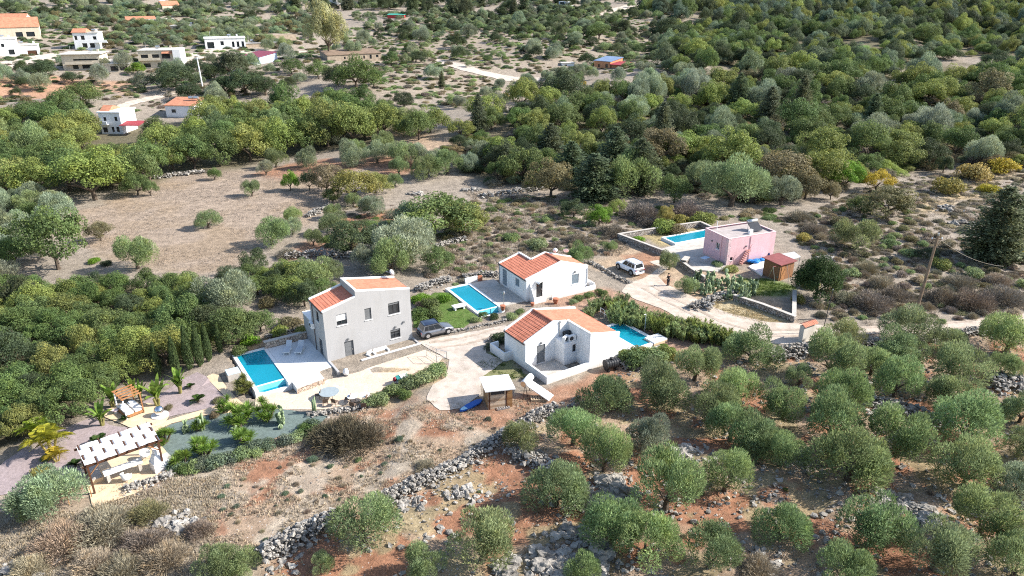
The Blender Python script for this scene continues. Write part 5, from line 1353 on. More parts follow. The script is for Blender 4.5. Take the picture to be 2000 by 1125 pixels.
# ------------------------------------------------------------------ cars
def car(label, rear, front, body, roofm, Ln, Wd, Ht, suv=False, group="parked cars"):
    d = face_to(rear, front); m = (Vector(rear) + Vector(front)) / 2
    T = thing("parked_car", label, "car", (m.x, m.y, gz(m.x, m.y) + .04), d, group)
    h = Ln / 2; w = Wd / 2; wr = .34 if not suv else .39; bl = .86 if not suv else 1.0
    hood = .95 if not suv else 1.12
    def loft(sec, n_in, name, mat, par):                   # sec: (x, half width, z low, z high, top half width)
        mb = MB()
        for x, hw, zl, zh, tw in sec:
            mb.v += [(x,-hw*.94,zl),(x,-hw,zl+.12),(x,-hw,(zl+zh)/2+.05),(x,-tw,zh-.03),(x,-tw*.8,zh),(x,tw*.8,zh),(x,tw,zh-.03),(x,hw,(zl+zh)/2+.05),(x,hw,zl+.12),(x,hw*.94,zl)]
        k = 10
        for i in range(len(sec) - 1):
            for j in range(k):
                q = (j + 1) % k; mb.f.append((i*k+j, i*k+q, (i+1)*k+q, (i+1)*k+j))
        mb.f.append(tuple(range(k))); mb.f.append(tuple(range((len(sec)-1)*k + k - 1, (len(sec)-1)*k - 1, -1)))
        return mb.build(name, mat, par, True)
    zl = .24 if not suv else .33
    loft([(-h,w*.86,zl+.12,bl-.02,w*.8),(-h+.12,w*.96,zl,bl+.02,w*.9),(-h*.5,w,zl,bl+.03,w*.95),(h*.25,w,zl,bl+.02,w*.95),(h*.42,w,zl,hood-.05,w*.92),(h-.35,w*.95,zl,hood-.18,w*.85),(h-.06,w*.84,zl+.08,hood-.30,w*.74),(h,w*.7,zl+.15,hood-.42,w*.6)], 0, "body", body, T)
    xr, xf = (-h + .22, h * .40); xr2, xf2 = (-h + (.5 if not suv else .32), h * .08)
    zt = Ht - .05; tw = w * .74
    b4 = [(xr,-w*.9,bl),(xf,-w*.9,bl),(xf,w*.9,bl),(xr,w*.9,bl)]; t4 = [(xr2,-tw,zt),(xf2,-tw,zt),(xf2,tw,zt),(xr2,tw,zt)]
    cb = MB().hexa(b4, t4).build("cabin", body, T)
    rf = loft([(xr2-.06,tw*.96,zt-.02,zt+.05,tw*.9),(xr2+.2,tw*1.03,zt-.02,zt+.09,tw*.95),(0,tw*1.03,zt-.02,zt+.10,tw*.95),(xf2-.1,tw*1.0,zt-.02,zt+.07,tw*.94),(xf2+.05,tw*.94,zt-.02,zt+.04,tw*.88)], 0, "roof", roofm, T)
    def quad_on(i, j, s0, s1, t0, t1, name):
        B0, B1, A0, A1 = Vector(b4[i]), Vector(b4[j]), Vector(t4[i]), Vector(t4[j])
        P = lambda s, t: B0.lerp(B1, s).lerp(A0.lerp(A1, s), t)
        n = (B1 - B0).cross(A0 - B0).normalized(); 
        if n.dot((B0 + B1) / 2 - Vector((0, 0, bl))) < 0: n = -n
        o = n * .012
        MB().poly([P(s0,t0)+o, P(s1,t0)+o, P(s1,t1)+o, P(s0,t1)+o]).build(name, GLASS, T)
    for i, j in ((0, 1), (3, 2)):
        quad_on(i, j, .06, .26, .15, .88, "window"); quad_on(i, j, .29, .58, .12, .9, "window"); quad_on(i, j, .61, .93, .12, .9, "window")
    quad_on(1, 2, .06, .94, .08, .92, "windscreen"); quad_on(3, 0, .08, .92, .15, .88, "rear_window")
    wb = h * .62
    for x in (-wb, wb):
        for s in (-1, 1):
            y = s * (w - .10)
            tb = MB().tube((x, y - .11, wr), (x, y + .11, wr), wr, n=20).build("wheel", RUBBER, T)
            MB().tube((x, y + s * .112, wr), (x, y + s * .122, wr), wr * .62, n=14).build("rim", METAL, tb)
            ar = MB(); k = 12
            for q in range(k):
                a0, a1 = math.pi * q / k, math.pi * (q + 1) / k
                ar.hexa([(x+math.cos(a)*r, s*(w-.02), wr+math.sin(a)*r) for a, r in ((a0,wr*1.05),(a1,wr*1.05),(a1,wr*1.28),(a0,wr*1.28))], [(x+math.cos(a)*r, s*(w+.025), wr+math.sin(a)*r) for a, r in ((a0,wr*1.05),(a1,wr*1.05),(a1,wr*1.28),(a0,wr*1.28))])
            ar.build("wheel_arch", BLACKP, T)
    for s in (-1, 1):
        MB().box(h - .26, h - .10, s*w*.62 - .14, s*w*.62 + .14, hood - .44, hood - .31).build("headlight", pm("headlamp_glass", (.7,.72,.75), .03, 4, .1), T)
        MB().box(-h - .004, -h + .10, s*w*.76 - .1, s*w*.76 + .1, bl - .22, bl - .06).build("tail_light", pm("tail_lamp", (.28,.01,.015), .1, 4, .2), T)
        MB().box(h*.3, h*.3 + .12, s*(w + .06) - .07, s*(w + .06) + .07, bl + .03, bl + .16).build("mirror", body if suv else BLACKP, T)
        MB().box(-h*.55, h*.5, s*(w-.01) - .015, s*(w-.01) + .015, zl, zl + .13).build("sill_trim", BLACKP, T)
    MB().box(-h - .03, -h + .1, -w*.8, w*.8, zl, zl + .24).build("rear_bumper", BLACKP if not suv else body, T); MB().box(h - .14, h + .015, -w*.66, w*.66, zl + .02, zl + .22).build("front_bumper", BLACKP, T)
    if suv:
        for s in (-1, 1): MB().tube((xr2+.1, s*tw*.9, zt+.15), (xf2-.1, s*tw*.9, zt+.15), .02, n=6).build("roof_rail", BLACKP, T)
    return T
SILVER = pm("silver_paint", (.22,.225,.24), .02, 2, .3, metal=.6, coat=.6); WPAINT = pm("white_paint", (.74,.76,.79), .02, 2, .3, coat=.6); NAVY = pm("dark_blue_roof", (.02,.03,.06), .05, 2, .25, coat=.5)
a, b = G(835, 663), G(878, 653); dv = (b - a).normalized(); nv = Vector((-dv.y, dv.x, 0))
car("silver crossover car with dark roof parked beside the grey house", a + nv * .85, b + nv * .85, SILVER, NAVY, 3.95, 1.72, 1.55)
a, b = G(1231, 538), G(1208.5, 527); dv = (b - a).normalized(); nv = Vector((-dv.y, dv.x, 0))
car("white boxy off-roader parked on the dirt near the pink house", a - nv * .85, b - nv * .85, WPAINT, WPAINT, 4.3, 1.82, 1.75, True)

# ------------------------------------------------------------------ person
def skin_fig(name, joints, edges, mat, par=None, sub=2):
    me = bpy.data.meshes.new(name); bm = bmesh.new(); lay = bm.verts.layers.skin.verify()
    vs = []
    for (x, y, z, r, *r2) in joints:
        v = bm.verts.new((x, y, z)); v[lay].radius = (r, r2[0] if r2 else r); vs.append(v)
    vs[0][lay].use_root = True
    for i, j in edges: bm.edges.new((vs[i], vs[j]))
    bm.to_mesh(me); bm.free(); me.materials.append(mat)
    o = link(bpy.data.objects.new(name, me)); o.parent = par
    m = o.modifiers.new("skin", 'SKIN'); m.use_smooth_shade = True
    s = o.modifiers.new("subsurf", 'SUBSURF'); s.levels = sub; s.render_levels = sub
    return o
SKIN = pm("skin", (.42,.24,.16), .05, 6, .6); BLACKC = pm("black_cloth", (.022,.02,.024), .2, 9, .9); DENIM = pm("dark_trousers", (.025,.026,.035), .2, 9, .9); HAIR = pm("dark_hair", (.02,.014,.01), .2, 12, .7)
p = G(1304.6, 558.4)
T = thing("person", "person in black clothes standing on the red dirt looking down at their hands", "person", (p.x, p.y, p.z + .02), -150)
J = [(0,0,.95,.13,.10),(0,0,1.12,.13,.09),(0,0,1.30,.16,.10),(0,-.0,1.43,.10,.08),(0,-.02,1.53,.055),(0,-.05,1.62,.085,.10),(0,-.06,1.71,.075,.085),
     (.18,0,1.40,.06),(.24,-.02,1.15,.045),(.12,-.24,1.08,.035),(.06,-.32,1.10,.028),(-.18,0,1.40,.06),(-.24,-.02,1.15,.045),(-.12,-.24,1.08,.035),(-.06,-.32,1.10,.028),
     (.10,0,.88,.095),(.12,-.01,.50,.065),(.13,.02,.10,.045),(.13,-.12,.03,.04),(-.10,0,.88,.095),(-.12,-.01,.50,.065),(-.13,.02,.10,.045),(-.13,-.12,.03,.04)]
E_ = [(0,1),(1,2),(2,3),(3,4),(4,5),(5,6),(3,7),(7,8),(8,9),(9,10),(3,11),(11,12),(12,13),(13,14),(0,15),(15,16),(16,17),(17,18),(0,19),(19,20),(20,21),(21,22)]
skin_fig("body", J, E_, SKIN, T)
sub = lambda ids, k, add=.02: [(J[i][0],J[i][1],J[i][2],*(r + add for r in J[i][3:])) for i in ids]
skin_fig("shirt", sub([1,2,3,7,8,11,12,0], 1), [(0,1),(1,2),(2,3),(3,4),(2,5),(5,6),(0,7)], BLACKC, T)
skin_fig("trousers", sub([0,15,16,17,19,20,21], 1, .022), [(0,1),(1,2),(2,3),(0,4),(4,5),(5,6)], DENIM, T)
for s in (-1, 1): MB().ell((s*.13, -.05, .05), (.05,.14,.055), 10, 6).build("shoe", BLACKP, T, True)
MB().ell((0, -.03, 1.70), (.095,.115,.10), 12, 8).build("hair", HAIR, T, True)
MB().box(-.09, .09, -.40, -.30, 1.09, 1.12).build("controller", pm("grey_gadget", (.2,.2,.21), .05, 4, .5), T)

# ------------------------------------------------------------------ houses on the far slope
def far_house(label, x0, x1, yb, hpx, dep, wall=WHITE, roof=None, rmat=TILE2, wins=(), rot=None, name="hillside_house", cat="house", doors=(), over=.25, rise=1.3, extra=None, ov=0):
    """a building standing on the far slope: x0..x1 and yb are the photo's foot of its near wall"""
    a, b = G(x0, yb), G(x1, yb)
    m = (a + b) / 2; k = ppm(m); Wd = (x1 - x0) / k; hh = hpx / k
    T = thing(name, label, cat, (a.x, a.y, min(a.z, b.z) - .2), face_to(a, b) if rot is None else rot)
    mb = MB(); holes = [(w[0]*Wd, w[1]*Wd, .2 + w[2]*hh, .2 + w[3]*hh) for w in list(wins) + list(doors)]
    P = wall_face(mb, (0,0), (Wd,0), -1.5, [(0,hh+.2),(Wd,hh+.2)], holes, .25)
    for p, q, L_ in (((Wd,0),(Wd,dep),dep), ((Wd,dep),(0,dep),Wd), ((0,dep),(0,0),dep)): wall_face(mb, p, q, -1.5, [(0,hh+.2),(L_,hh+.2)])
    mb.build("wall", wall, T)
    for i, h in enumerate(holes):
        o = MB(); slab(o, P, h[0]+.01, h[1]-.01, -.24, -.18, h[2]+.01, h[3]-.01); o.build("window" if i < len(wins) else "door", GLASS if i < len(wins) else WOODD, T)
    z = hh + .2
    if roof == "flat" or roof is None:
        mb = MB(); mb.box(-over, Wd + over, -over, dep + over, z + .003, z + .22); mb.build("roof", rmat, T)
    elif roof == "gable":
        mb = MB(); c = dep / 2; o = over
        for s0, s1 in ((-o, c), (dep + o, c)): mb.hexa([(-o,s0,z-.05),(Wd+o,s0,z-.05),(Wd+o,s1,z+rise),(-o,s1,z+rise)], [(-o,s0,z+.1),(Wd+o,s0,z+.1),(Wd+o,s1,z+rise+.15),(-o,s1,z+rise+.15)])
        r = mb.build("roof", rmat, T)
        mb = MB(); 
        for x in (0.01, Wd-.01): mb.poly([(x,0,z),(x,dep,z),(x,c,z+rise)])
        mb.build("gable", wall, T)
    elif roof == "mono":
        mb = MB(); mb.hexa([(-over,-over,z),(Wd+over,-over,z),(Wd+over,dep+over,z+rise),(-over,dep+over,z+rise)], [(-over,-over,z+.15),(Wd+over,-over,z+.15),(Wd+over,dep+over,z+rise+.15),(-over,dep+over,z+rise+.15)]); mb.build("roof", rmat, T)
        mb = MB()
        for x in (.01, Wd-.01): mb.poly([(x,0,z),(x,dep,z),(x,dep,z+rise)])
        mb.poly([(0,dep,z),(Wd,dep,z),(Wd,dep,z+rise)]+[(0,dep,z+rise)]); mb.build("gable", wall, T)
    if roof in (None, "flat") and Wd > 6 and cat == "house":
        c = .25 + .5 * RS.rand()
        MB().tube((Wd*c-.7, dep*.6, z+1.0), (Wd*c+.7, dep*.6, z+1.0), .32, n=10).box(Wd*c-.5, Wd*c+.5, dep*.6-1.5, dep*.6-.3, z+.35, z+.42).build("roof_tank", METAL, T, False)
        MB().box(Wd*.8, Wd*.8+.6, dep*.7, dep*.7+.6, z+.225, z+1.1).build("chimney", wall, T)
        MB().tube((Wd*.15, dep*.5, z+.2), (Wd*.15, dep*.5, z+2.6), .05, n=5).build("aerial", METAL, T)
    if extra: extra(T, Wd, dep, z)
    return T
STONEH = pm("old_stone", (.40,.32,.24), .2, 1, .95, .4, 4); SLABR = pm("flat_roof_screed", (.55,.52,.47), .1, .6, .9, grime=.2); REDR = pm("red_sheet_roof", (.33,.05,.06), .1, .5, .7); PURP = pm("plum_roof", (.24,.06,.09), .1, .5, .7); BLUEW = pm("pale_blue_wall", (.45,.53,.68), .05, 1, .8); ORW = pm("orange_wall", (.58,.27,.14), .1, 1, .85); GREYR = pm("grey_sheet_roof", (.34,.33,.32), .12, .4, .7, grime=.2); BROWNR = pm("brown_tile_roof", (.24,.17,.12), .2, .8, .85)
def balcony(x0, x1, z0, h=1.0, d=1.4, mat=WHITE):
    def f(T, Wd, dep, z):
        mb = MB(); mb.box(x0*Wd, x1*Wd, -d, -.003, z0, z0+.18); mb.build("balcony_floor", mat, T); mb = MB(); mb.box(x0*Wd, x1*Wd, -d, -d+.12, z0+.183, z0+h); mb.build("balcony_rail", mat, T)
    return f
def upper(x0, x1, h, d0, d1, wall=WHITE, rmat=None):
    def f(T, Wd, dep, z):
        mb = MB(); mb.box(x0*Wd, x1*Wd, d0*dep, d1*dep, z+.225, z+.225+h); mb.build("upper_storey", wall, T); mb = MB(); mb.box(x0*Wd-.2, x1*Wd+.2, d0*dep-.2, d1*dep+.2, z+.228+h, z+.4+h); mb.build("upper_roof", rmat or SLABR, T)
        mb = MB(); mb.box(x0*Wd+.8, x0*Wd+2.2, d0*dep-.04, d0*dep-.003, z+.9, z+2.2); mb.box(x1*Wd-2.4, x1*Wd-1.0, d0*dep-.04, d0*dep-.003, z+.9, z+2.2); mb.build("upper_window", GLASS, T)
    return f
def both(*fs):
    return lambda *a: [f(*a) for f in fs]
far_house("large cream house with orange tile roofs at the far left edge", -60, 58, 76, 22, 14, CREAM, "gable", wins=((.65,.75,.2,.6),(.8,.92,.2,.6)), rise=4)
far_house("orange-roofed house just behind the large cream house at the left edge", -30, 42, 48, 10, 10, CREAM, "gable", rise=2.5)
far_house("tall white block house at the left edge below the cream house", -40, 25, 110, 32, 10, WHITE, rmat=WHITE, wins=((.6,.68,.55,.75),(.75,.9,.1,.4)))
far_house("low white garage with dark opening beside the white block", 27, 70, 108, 19, 8, WHITE, rmat=SLABR, doors=((.55,.92,.02,.5),))
far_house("white two-storey house with orange roof on one end and small balcony", 148, 192, 97, 31, 8, WHITE, "flat", SLABR, wins=((.05,.16,.6,.85),(.3,.45,.6,.85),(.3,.5,.12,.4),(.6,.8,.12,.4),(.78,.92,.6,.8)), extra=both(balcony(.85,1.35,3.0), lambda T,W,D,z: MB().hexa([(-.4,-.4,z+.25),(W*.55,-.4,z+.25),(W*.55,D+.4,z+.25),(-.4,D+.4,z+.25)],[(-.4,D*.5,z+1.6),(W*.5,D*.5,z+1.6),(W*.5,D*.55,z+1.6),(-.4,D*.55,z+1.6)]).build("tiled_roof", TILE2, T)))
far_house("long cream house with wide flat slab roof above a lower storey", 125, 192, 137, 30, 11, CREAM, "flat", SLABR, wins=((.25,.4,.1,.35),(.5,.8,.12,.36),(.3,.95,.62,.72)), over=.8, extra=balcony(.1,1.0,2.4,.8,1.6,CREAM))
far_house("low annexe with pale canopy and greenish windows beside the slab-roofed house", 196, 250, 140, 15, 8, CREAM, "mono", SLABR, wins=((.35,.6,.15,.75),(.65,.9,.15,.75)), rise=.8)
far_house("cream two-storey house with balconies and square openings behind dark trees", 275, 338, 133, 33, 11, CREAM, "flat", SLABR, wins=((.06,.27,.55,.8),(.38,.58,.55,.8),(.66,.9,.55,.82),(.1,.3,.08,.3),(.5,.7,.08,.3)), extra=both(balcony(.0,.62,3.1,.9,1.2,CREAM), lambda T,W,D,z: MB().box(W*1.003,W*1.22,-1.5,D*.8,-1.5,z+.4).build("stair_tower", WHITE, T), lambda T,W,D,z: MB().hexa([(W*.68,-1.3,z-1.0),(W*.98,-1.3,z-1.0),(W*.98,-.003,z-.4),(W*.68,-.003,z-.4)],[(W*.68,-1.3,z-.9),(W*.98,-1.3,z-.9),(W*.98,-.003,z-.3),(W*.68,-.003,z-.3)]).build("porch_roof", TILE2, T)))
far_house("white flat-roofed house with arched openings right of the cactus clump", 402, 476, 96, 21, 9, WHITE, "flat", WHITE, wins=((.05,.22,.15,.7),(.38,.46,.4,.75),(.66,.72,.2,.7),(.78,.84,.2,.7),(.9,.96,.2,.7)))
far_house("small white kiosk beside the plum-roofed house", 446, 462, 121, 8, 3, WHITE, "flat", SLABR, doors=((.55,.9,.02,.7),))
far_house("small pale blue house with plum roof and glazed balcony", 474, 526, 127, 17, 8, BLUEW, "mono", PURP, wins=((.1,.3,.4,.9),(.4,.62,.4,.9),(.7,.95,.4,.9)), rise=1.2, extra=balcony(.05,1.05,.9,.7,1.5))
far_house("long low stone barn in ruin with small square windows", 640, 748, 119, 15, 9, STONEH, "mono", BROWNR, wins=((.30,.33,.45,.75),(.44,.47,.45,.75),(.57,.6,.45,.75),(.66,.69,.4,.8),(.78,.82,.35,.85),(.9,.95,.5,.8)), name="stone_barn", cat="barn", rise=1.0)
far_house("roofless ochre stone ruin beside the tall eucalyptus", 510, 580, 80, 12, 10, STONEH, "flat", STONEH, name="stone_ruin", cat="ruin", over=-.5)
far_house("low grey stone building with flat roof below the ochre ruin", 480, 555, 92, 9, 8, STONEH, "flat", GREYR, wins=((.6,.75,.2,.7),))
far_house("orange and metal-roofed cluster house on the upper left slope", 248, 300, 48, 9, 10, CREAM, "gable", TILE2, rise=1.5, extra=lambda T,W,D,z: MB().box(W*.55,W*1.65,-2,D*.8,-1.5,z+.3).build("metal_roofed_wing", SLABR, T))
far_house("low house with red sheet roof in front of the metal roofs", 283, 315, 52, 6, 6, CREAM, "mono", REDR, rise=.8)
far_house("low pale flat house with chimney on the upper left slope", 333, 390, 60, 9, 8, CREAM, "flat", SLABR, wins=((.1,.25,.2,.7),), extra=lambda T,W,D,z: MB().box(W*.68,W*.74,D*.4,D*.5,z+.2,z+1.6).build("chimney", DARK, T))
far_house("orange-roofed house with blue solar panel near the top of the left slope", 318, 350, 19, 8, 9, CREAM, "gable", TILE2, rise=2.5, extra=lambda T,W,D,z: MB().box(W*.02,W*.35,D*.5,D*.55,z+2.4,z+3.6).build("solar_panel", BLUEW, T))
far_house("white house among dark trees at the top edge", 658, 690, 9, 10, 9, WHITE, "flat", WHITE, wins=((.2,.3,.4,.7),(.7,.85,.4,.7)))
far_house("pale blue-white stepped house near the top centre", 1080, 1110, 21, 9, 8, BLUEW, "flat", WHITE, wins=((.15,.3,.3,.7),(.6,.8,.3,.7)), extra=upper(.3,.8,2.2,.3,.9,BLUEW,WHITE))
far_house("low white outbuilding next to the pale blue-white house", 1126, 1138, 20, 5, 5, WHITE, "flat", SLABR, doors=((.3,.6,.02,.6),))
far_house("orange-walled cottage with solar-panelled and red roofs amid olives", 1160, 1198, 133, 14, 8, ORW, "mono", pm("solar_roof", (.18,.24,.36), .1, .5, .3), wins=((.25,.35,.2,.6),(.7,.85,.2,.7)), rise=1.0, extra=lambda T,W,D,z: [MB().hexa([(W*1.02,-1,z-.8),(W*1.85,-1,z-.8),(W*1.85,D*.7,z-.2),(W*1.02,D*.7,z-.2)],[(W*1.02,-1,z-.7),(W*1.85,-1,z-.7),(W*1.85,D*.7,z-.1),(W*1.02,D*.7,z-.1)]).build("porch_roof", REDR, T), MB().box(W*1.02,W*1.5,.5,D*.7,-1.5,z-.85).build("side_room", ORW, T)])
far_house("white two-storey villa with red awning half hidden by the left wood", 200, 242, 262, 41, 7, WHITE, "flat", WHITE, wins=((.08,.3,.08,.32),(.5,.62,.1,.35),(.72,.86,.1,.35),(.2,.34,.62,.8),(.72,.86,.62,.82)), extra=both(balcony(.0,.45,2.6,.8,1.2), lambda T,W,D,z: MB().hexa([(W*1.1,-2,2.6),(W*2.0,-2,2.6),(W*2.0,2,3.1),(W*1.1,2,3.1)],[(W*1.1,-2,2.7),(W*2.0,-2,2.7),(W*2.0,2,3.2),(W*1.1,2,3.2)]).build("awning", REDR, T), lambda T,W,D,z: MB().hexa([(-.3,1.2,z+.23),(W*.4,1.2,z+.23),(W*.4,D,z+.23),(-.3,D,z+.23)],[(-.3,3.4,z+1.3),(W*.4,3.4,z+1.3),(W*.4,3.6,z+1.3),(-.3,3.6,z+1.3)]).build("tiled_roof", TILE2, T)))
far_house("orange-roofed white house with twin solar tanks among the oaks", 326, 384, 229, 22, 7, WHITE, "mono", TILE2, wins=((.2,.35,.4,.7),), rise=1.2, extra=lambda T,W,D,z: [MB().tube((W*.6,D*.6,z+1.6),(W*.75,D*.6,z+1.6),.4,n=10).build("solar_tank", METAL, T), MB().tube((W*.78,D*.6,z+1.6),(W*.93,D*.6,z+1.6),.4,n=10).build("solar_tank", METAL, T)])
far_house("little red-sided hut with green sheet beside it on the slope", 757, 790, 36, 6, 5, pm("red_hut", (.45,.06,.06), .1, 1, .8), "mono", pm("green_sheet", (.05,.30,.22), .1, 1, .6), rise=.5)
far_house("low white farm shed half buried in olives by the track", 1098, 1122, 129, 5, 4, WHITE, "flat", SLABR, doors=((.2,.4,.02,.6),))
p = G(396, 171)
T = thing("utility_pole", "thin white utility pole rising among dark round trees on the left slope", "utility pole", p); MB().path([(0,0,-.5), (-.3,0,9)], [.25,.18], 8).build("post", TRIM, T); MB().box(-1.0, .5, -.08, .08, 8.4, 8.6).build("crossarm", TRIM, T)

# ------------------------------------------------------------------ plants: template meshes, radius 1, standing on z = 0
def norm(a): return a / (np.linalg.norm(a, axis=1, keepdims=True) + 1e-9)
def rhombs(c, d, s, bend=None):
    """one leaf or sprig per row: base c, length vector d, half-width vector s"""
    p0 = c; p2 = c + d; m = c + d * .45
    V_ = np.stack([p0, m + s, p2, m - s], 1).reshape(-1, 3)
    return V_, np.arange(len(c) * 4).reshape(-1, 4)
def on_sphere(r, n):
    v = r.normal(size=(n, 3)); return norm(v)

def crown(name, seed, lobes, per, shape, lobe_r, leaf, mat, style="broad", squash=.75, lift=.25, core=.55, rot_noise=.7, up=.0):
    """lobes of leaves spread through an uneven crown"""
    r = np.random.RandomState(seed)
    P_, D_, S_, Vv = [], [], [], []
    dirs = on_sphere(r, lobes); dirs[:, 2] = np.abs(dirs[:, 2]) * 1.0 - .22 * (r.rand(lobes) < .45)
    rad = core + (1 - core) * r.rand(lobes) ** .6
    stretch = 1 + .22 * np.sin(3 * np.arctan2(dirs[:, 1], dirs[:, 0]) + r.rand() * 6) * r.rand()
    L_ = dirs * rad[:, None] * stretch[:, None] * (1 - lobe_r * .75)
    L_[:, 2] *= squash
    for k in range(lobes):
        R = lobe_r * r.uniform(.5, 1.3); n = int(per * (R / lobe_r) ** 2)
        zs = 1.45 if style == "olive" else .9
        o = on_sphere(r, n); keep = (o[:, 2] > -.55) | (r.rand(n) < .35); o = o[keep]; n = len(o)
        rr = R * (.55 + .5 * r.rand(n) ** .5)
        pos = L_[k] + o * rr[:, None] * np.array([1, 1, zs])
        out = norm(o * .8 + dirs[k] * .5)
        if style == "olive":
            d = norm(out * .6 + np.array([0, 0, .75]) + r.normal(size=(n, 3)) * .42); ln = leaf[0] * r.uniform(.5, 1.3, n)
            s = norm(np.cross(d, out + r.normal(size=(n, 3)) * .6)) * (leaf[1] * r.uniform(.6, 1.3, n))[:, None]
            d = d * ln[:, None]
        else:
            nn = norm(out + r.normal(size=(n, 3)) * rot_noise + np.array([0, 0, up])); t = norm(np.cross(nn, r.normal(size=(n, 3))))
            ln = leaf[0] * r.uniform(.55, 1.35, n); d = t * ln[:, None]; s = np.cross(nn, t) * (leaf[1] * r.uniform(.6, 1.3, n))[:, None]
            pos = pos - d * .5
        P_.append(pos); D_.append(d); S_.append(s); Vv.append(np.clip(r.rand(n) * .6 + r.rand() * .4, 0, 1))
    P_ = np.concatenate(P_); D_ = np.concatenate(D_); S_ = np.concatenate(S_)
    P_[:, 2] += squash * .62 + lift
    k_ = 1.0 / np.percentile(np.hypot(P_[:, 0], P_[:, 1]), 96); P_[:, :2] *= k_; P_[:, 2] *= (1 + k_) / 2
    V_, F_ = rhombs(P_, D_, S_)
    V_[:, 2] = np.maximum(V_[:, 2], .02)
    return mesh_arrays(name, V_, F_, mat, np.concatenate(Vv))

def trunk(name, seed, h, r0, limbs, spread, mat=BARK):
    r = random.Random(seed); mb = MB()
    x, y = r.uniform(-.06, .06), r.uniform(-.06, .06)
    mb.path([(0,0,-.15), (x*.5,y*.5,h*.5), (x,y,h)], [r0*1.35, r0, r0*.8], 7)
    for k in range(limbs):
        a = 6.28 * k / limbs + r.uniform(-.4, .4); q = spread * r.uniform(.6, 1.1); z = h + r.uniform(.25, .7) * spread
        mb.path([(x*.8,y*.8,h*.8), (x+math.cos(a)*q*.45, y+math.sin(a)*q*.45, h + (z-h)*.5), (x+math.cos(a)*q, y+math.sin(a)*q, z)], [r0*.65, r0*.45, r0*.15], 6)
    me = bpy.data.meshes.new(name); me.from_pydata(mb.v, [], mb.f); me.materials.append(mat); return me

def needles(name, seed, h, levels, per, leaf, mat, droop=.25, base=.12, r0=1.0, power=.8):
    """conifer: whorls of drooping branches"""
    r = np.random.RandomState(seed); P_, D_, S_ = [], [], []
    for i in range(levels):
        t = i / (levels - 1); z = h * (base + (1 - base) * t); R = r0 * (1 - t) ** power * r.uniform(.68, 1.15) * (1 - .35 * max(0, .25 - t) / .25) + .05
        nb = int(7 + 6 * (1 - t))
        for k in range(nb):
            a = 6.28 * k / nb + r.uniform(-.3, .3) + i; Rb = R * r.uniform(.5, 1.2)
            n = int(per * (.35 + .65 * (1 - t))); u = r.rand(n) ** .7
            dirv = np.array([math.cos(a), math.sin(a), 0])
            pos = np.outer(u * Rb, dirv) + np.array([0, 0, z]) + np.outer(-droop * Rb * u ** 1.5 + .10 * u, [0, 0, 1.0])
            side = np.array([-math.sin(a), math.cos(a), 0]); off = (r.rand(n) - .5) * .55 * (1 - .5 * u) * R * .8
            pos = pos + np.outer(off, side) + r.normal(size=(n, 3)) * [.02, .02, .025]
            d = norm(np.outer(np.ones(n), dirv) + np.outer(np.sign(off) * .8, side) + r.normal(size=(n, 3)) * .35 + [0, 0, .05]) * (leaf[0] * r.uniform(.6, 1.3, n))[:, None]
            s = norm(np.cross(d, np.array([0, 0, 1.0]) + r.normal(size=(n, 3)) * .5)) * leaf[1]
            P_.append(pos); D_.append(d); S_.append(s)
    P_, D_, S_ = map(np.concatenate, (P_, D_, S_)); V_, F_ = rhombs(P_, D_, S_)
    return mesh_arrays(name, V_, F_, mat, r.rand(len(F_)))

def spindle(name, seed, h, n, mat):
    r = np.random.RandomState(seed); t = r.rand(n) ** .85; a = r.rand(n) * 6.28
    R = (np.sin(np.pi * np.clip(t * .93 + .07, 0, 1) ** .75)) ** .8 * (.8 + .25 * r.rand(n)) * (1 + .12 * np.sin(a * 3 + t * 9))
    P_ = np.stack([R * np.cos(a), R * np.sin(a), .15 + t * h], 1)
    d = norm(np.stack([np.cos(a) * .4, np.sin(a) * .4, np.ones(n) * 1.4], 1) + r.normal(size=(n, 3)) * .3); s = norm(np.cross(d, np.stack([np.cos(a), np.sin(a), 0 * a], 1) + r.normal(size=(n, 3)) * .4)) * .10
    V_, F_ = rhombs(P_, d * (.45 * r.uniform(.6, 1.3, n))[:, None], s)
    return mesh_arrays(name, V_, F_, mat, r.rand(n))

def twiggy(name, seed, n, ln, wd, mat, squash=.8, up=.5):
    """leafless or tiny-leaved bush: fine twigs radiating from the base"""
    r = np.random.RandomState(seed); o = on_sphere(r, n); o[:, 2] = np.abs(o[:, 2]) * squash
    lob = 1 + .25 * np.sin(o[:, 0] * 5 + seed) * np.cos(o[:, 1] * 4 + seed * 2)
    u = r.rand(n) ** .45; P_ = o * (u * lob)[:, None] * .92
    d = norm(o + r.normal(size=(n, 3)) * .45 + [0, 0, up]) * (ln * r.uniform(.5, 1.3, n))[:, None]
    s = norm(np.cross(d, r.normal(size=(n, 3)))) * (wd * r.uniform(.6, 1.2, n))[:, None]
    V_, F_ = rhombs(P_, d, s)
    V_[:, 2] = np.maximum(V_[:, 2], 0)
    return mesh_arrays(name, V_, F_, mat, r.rand(n))

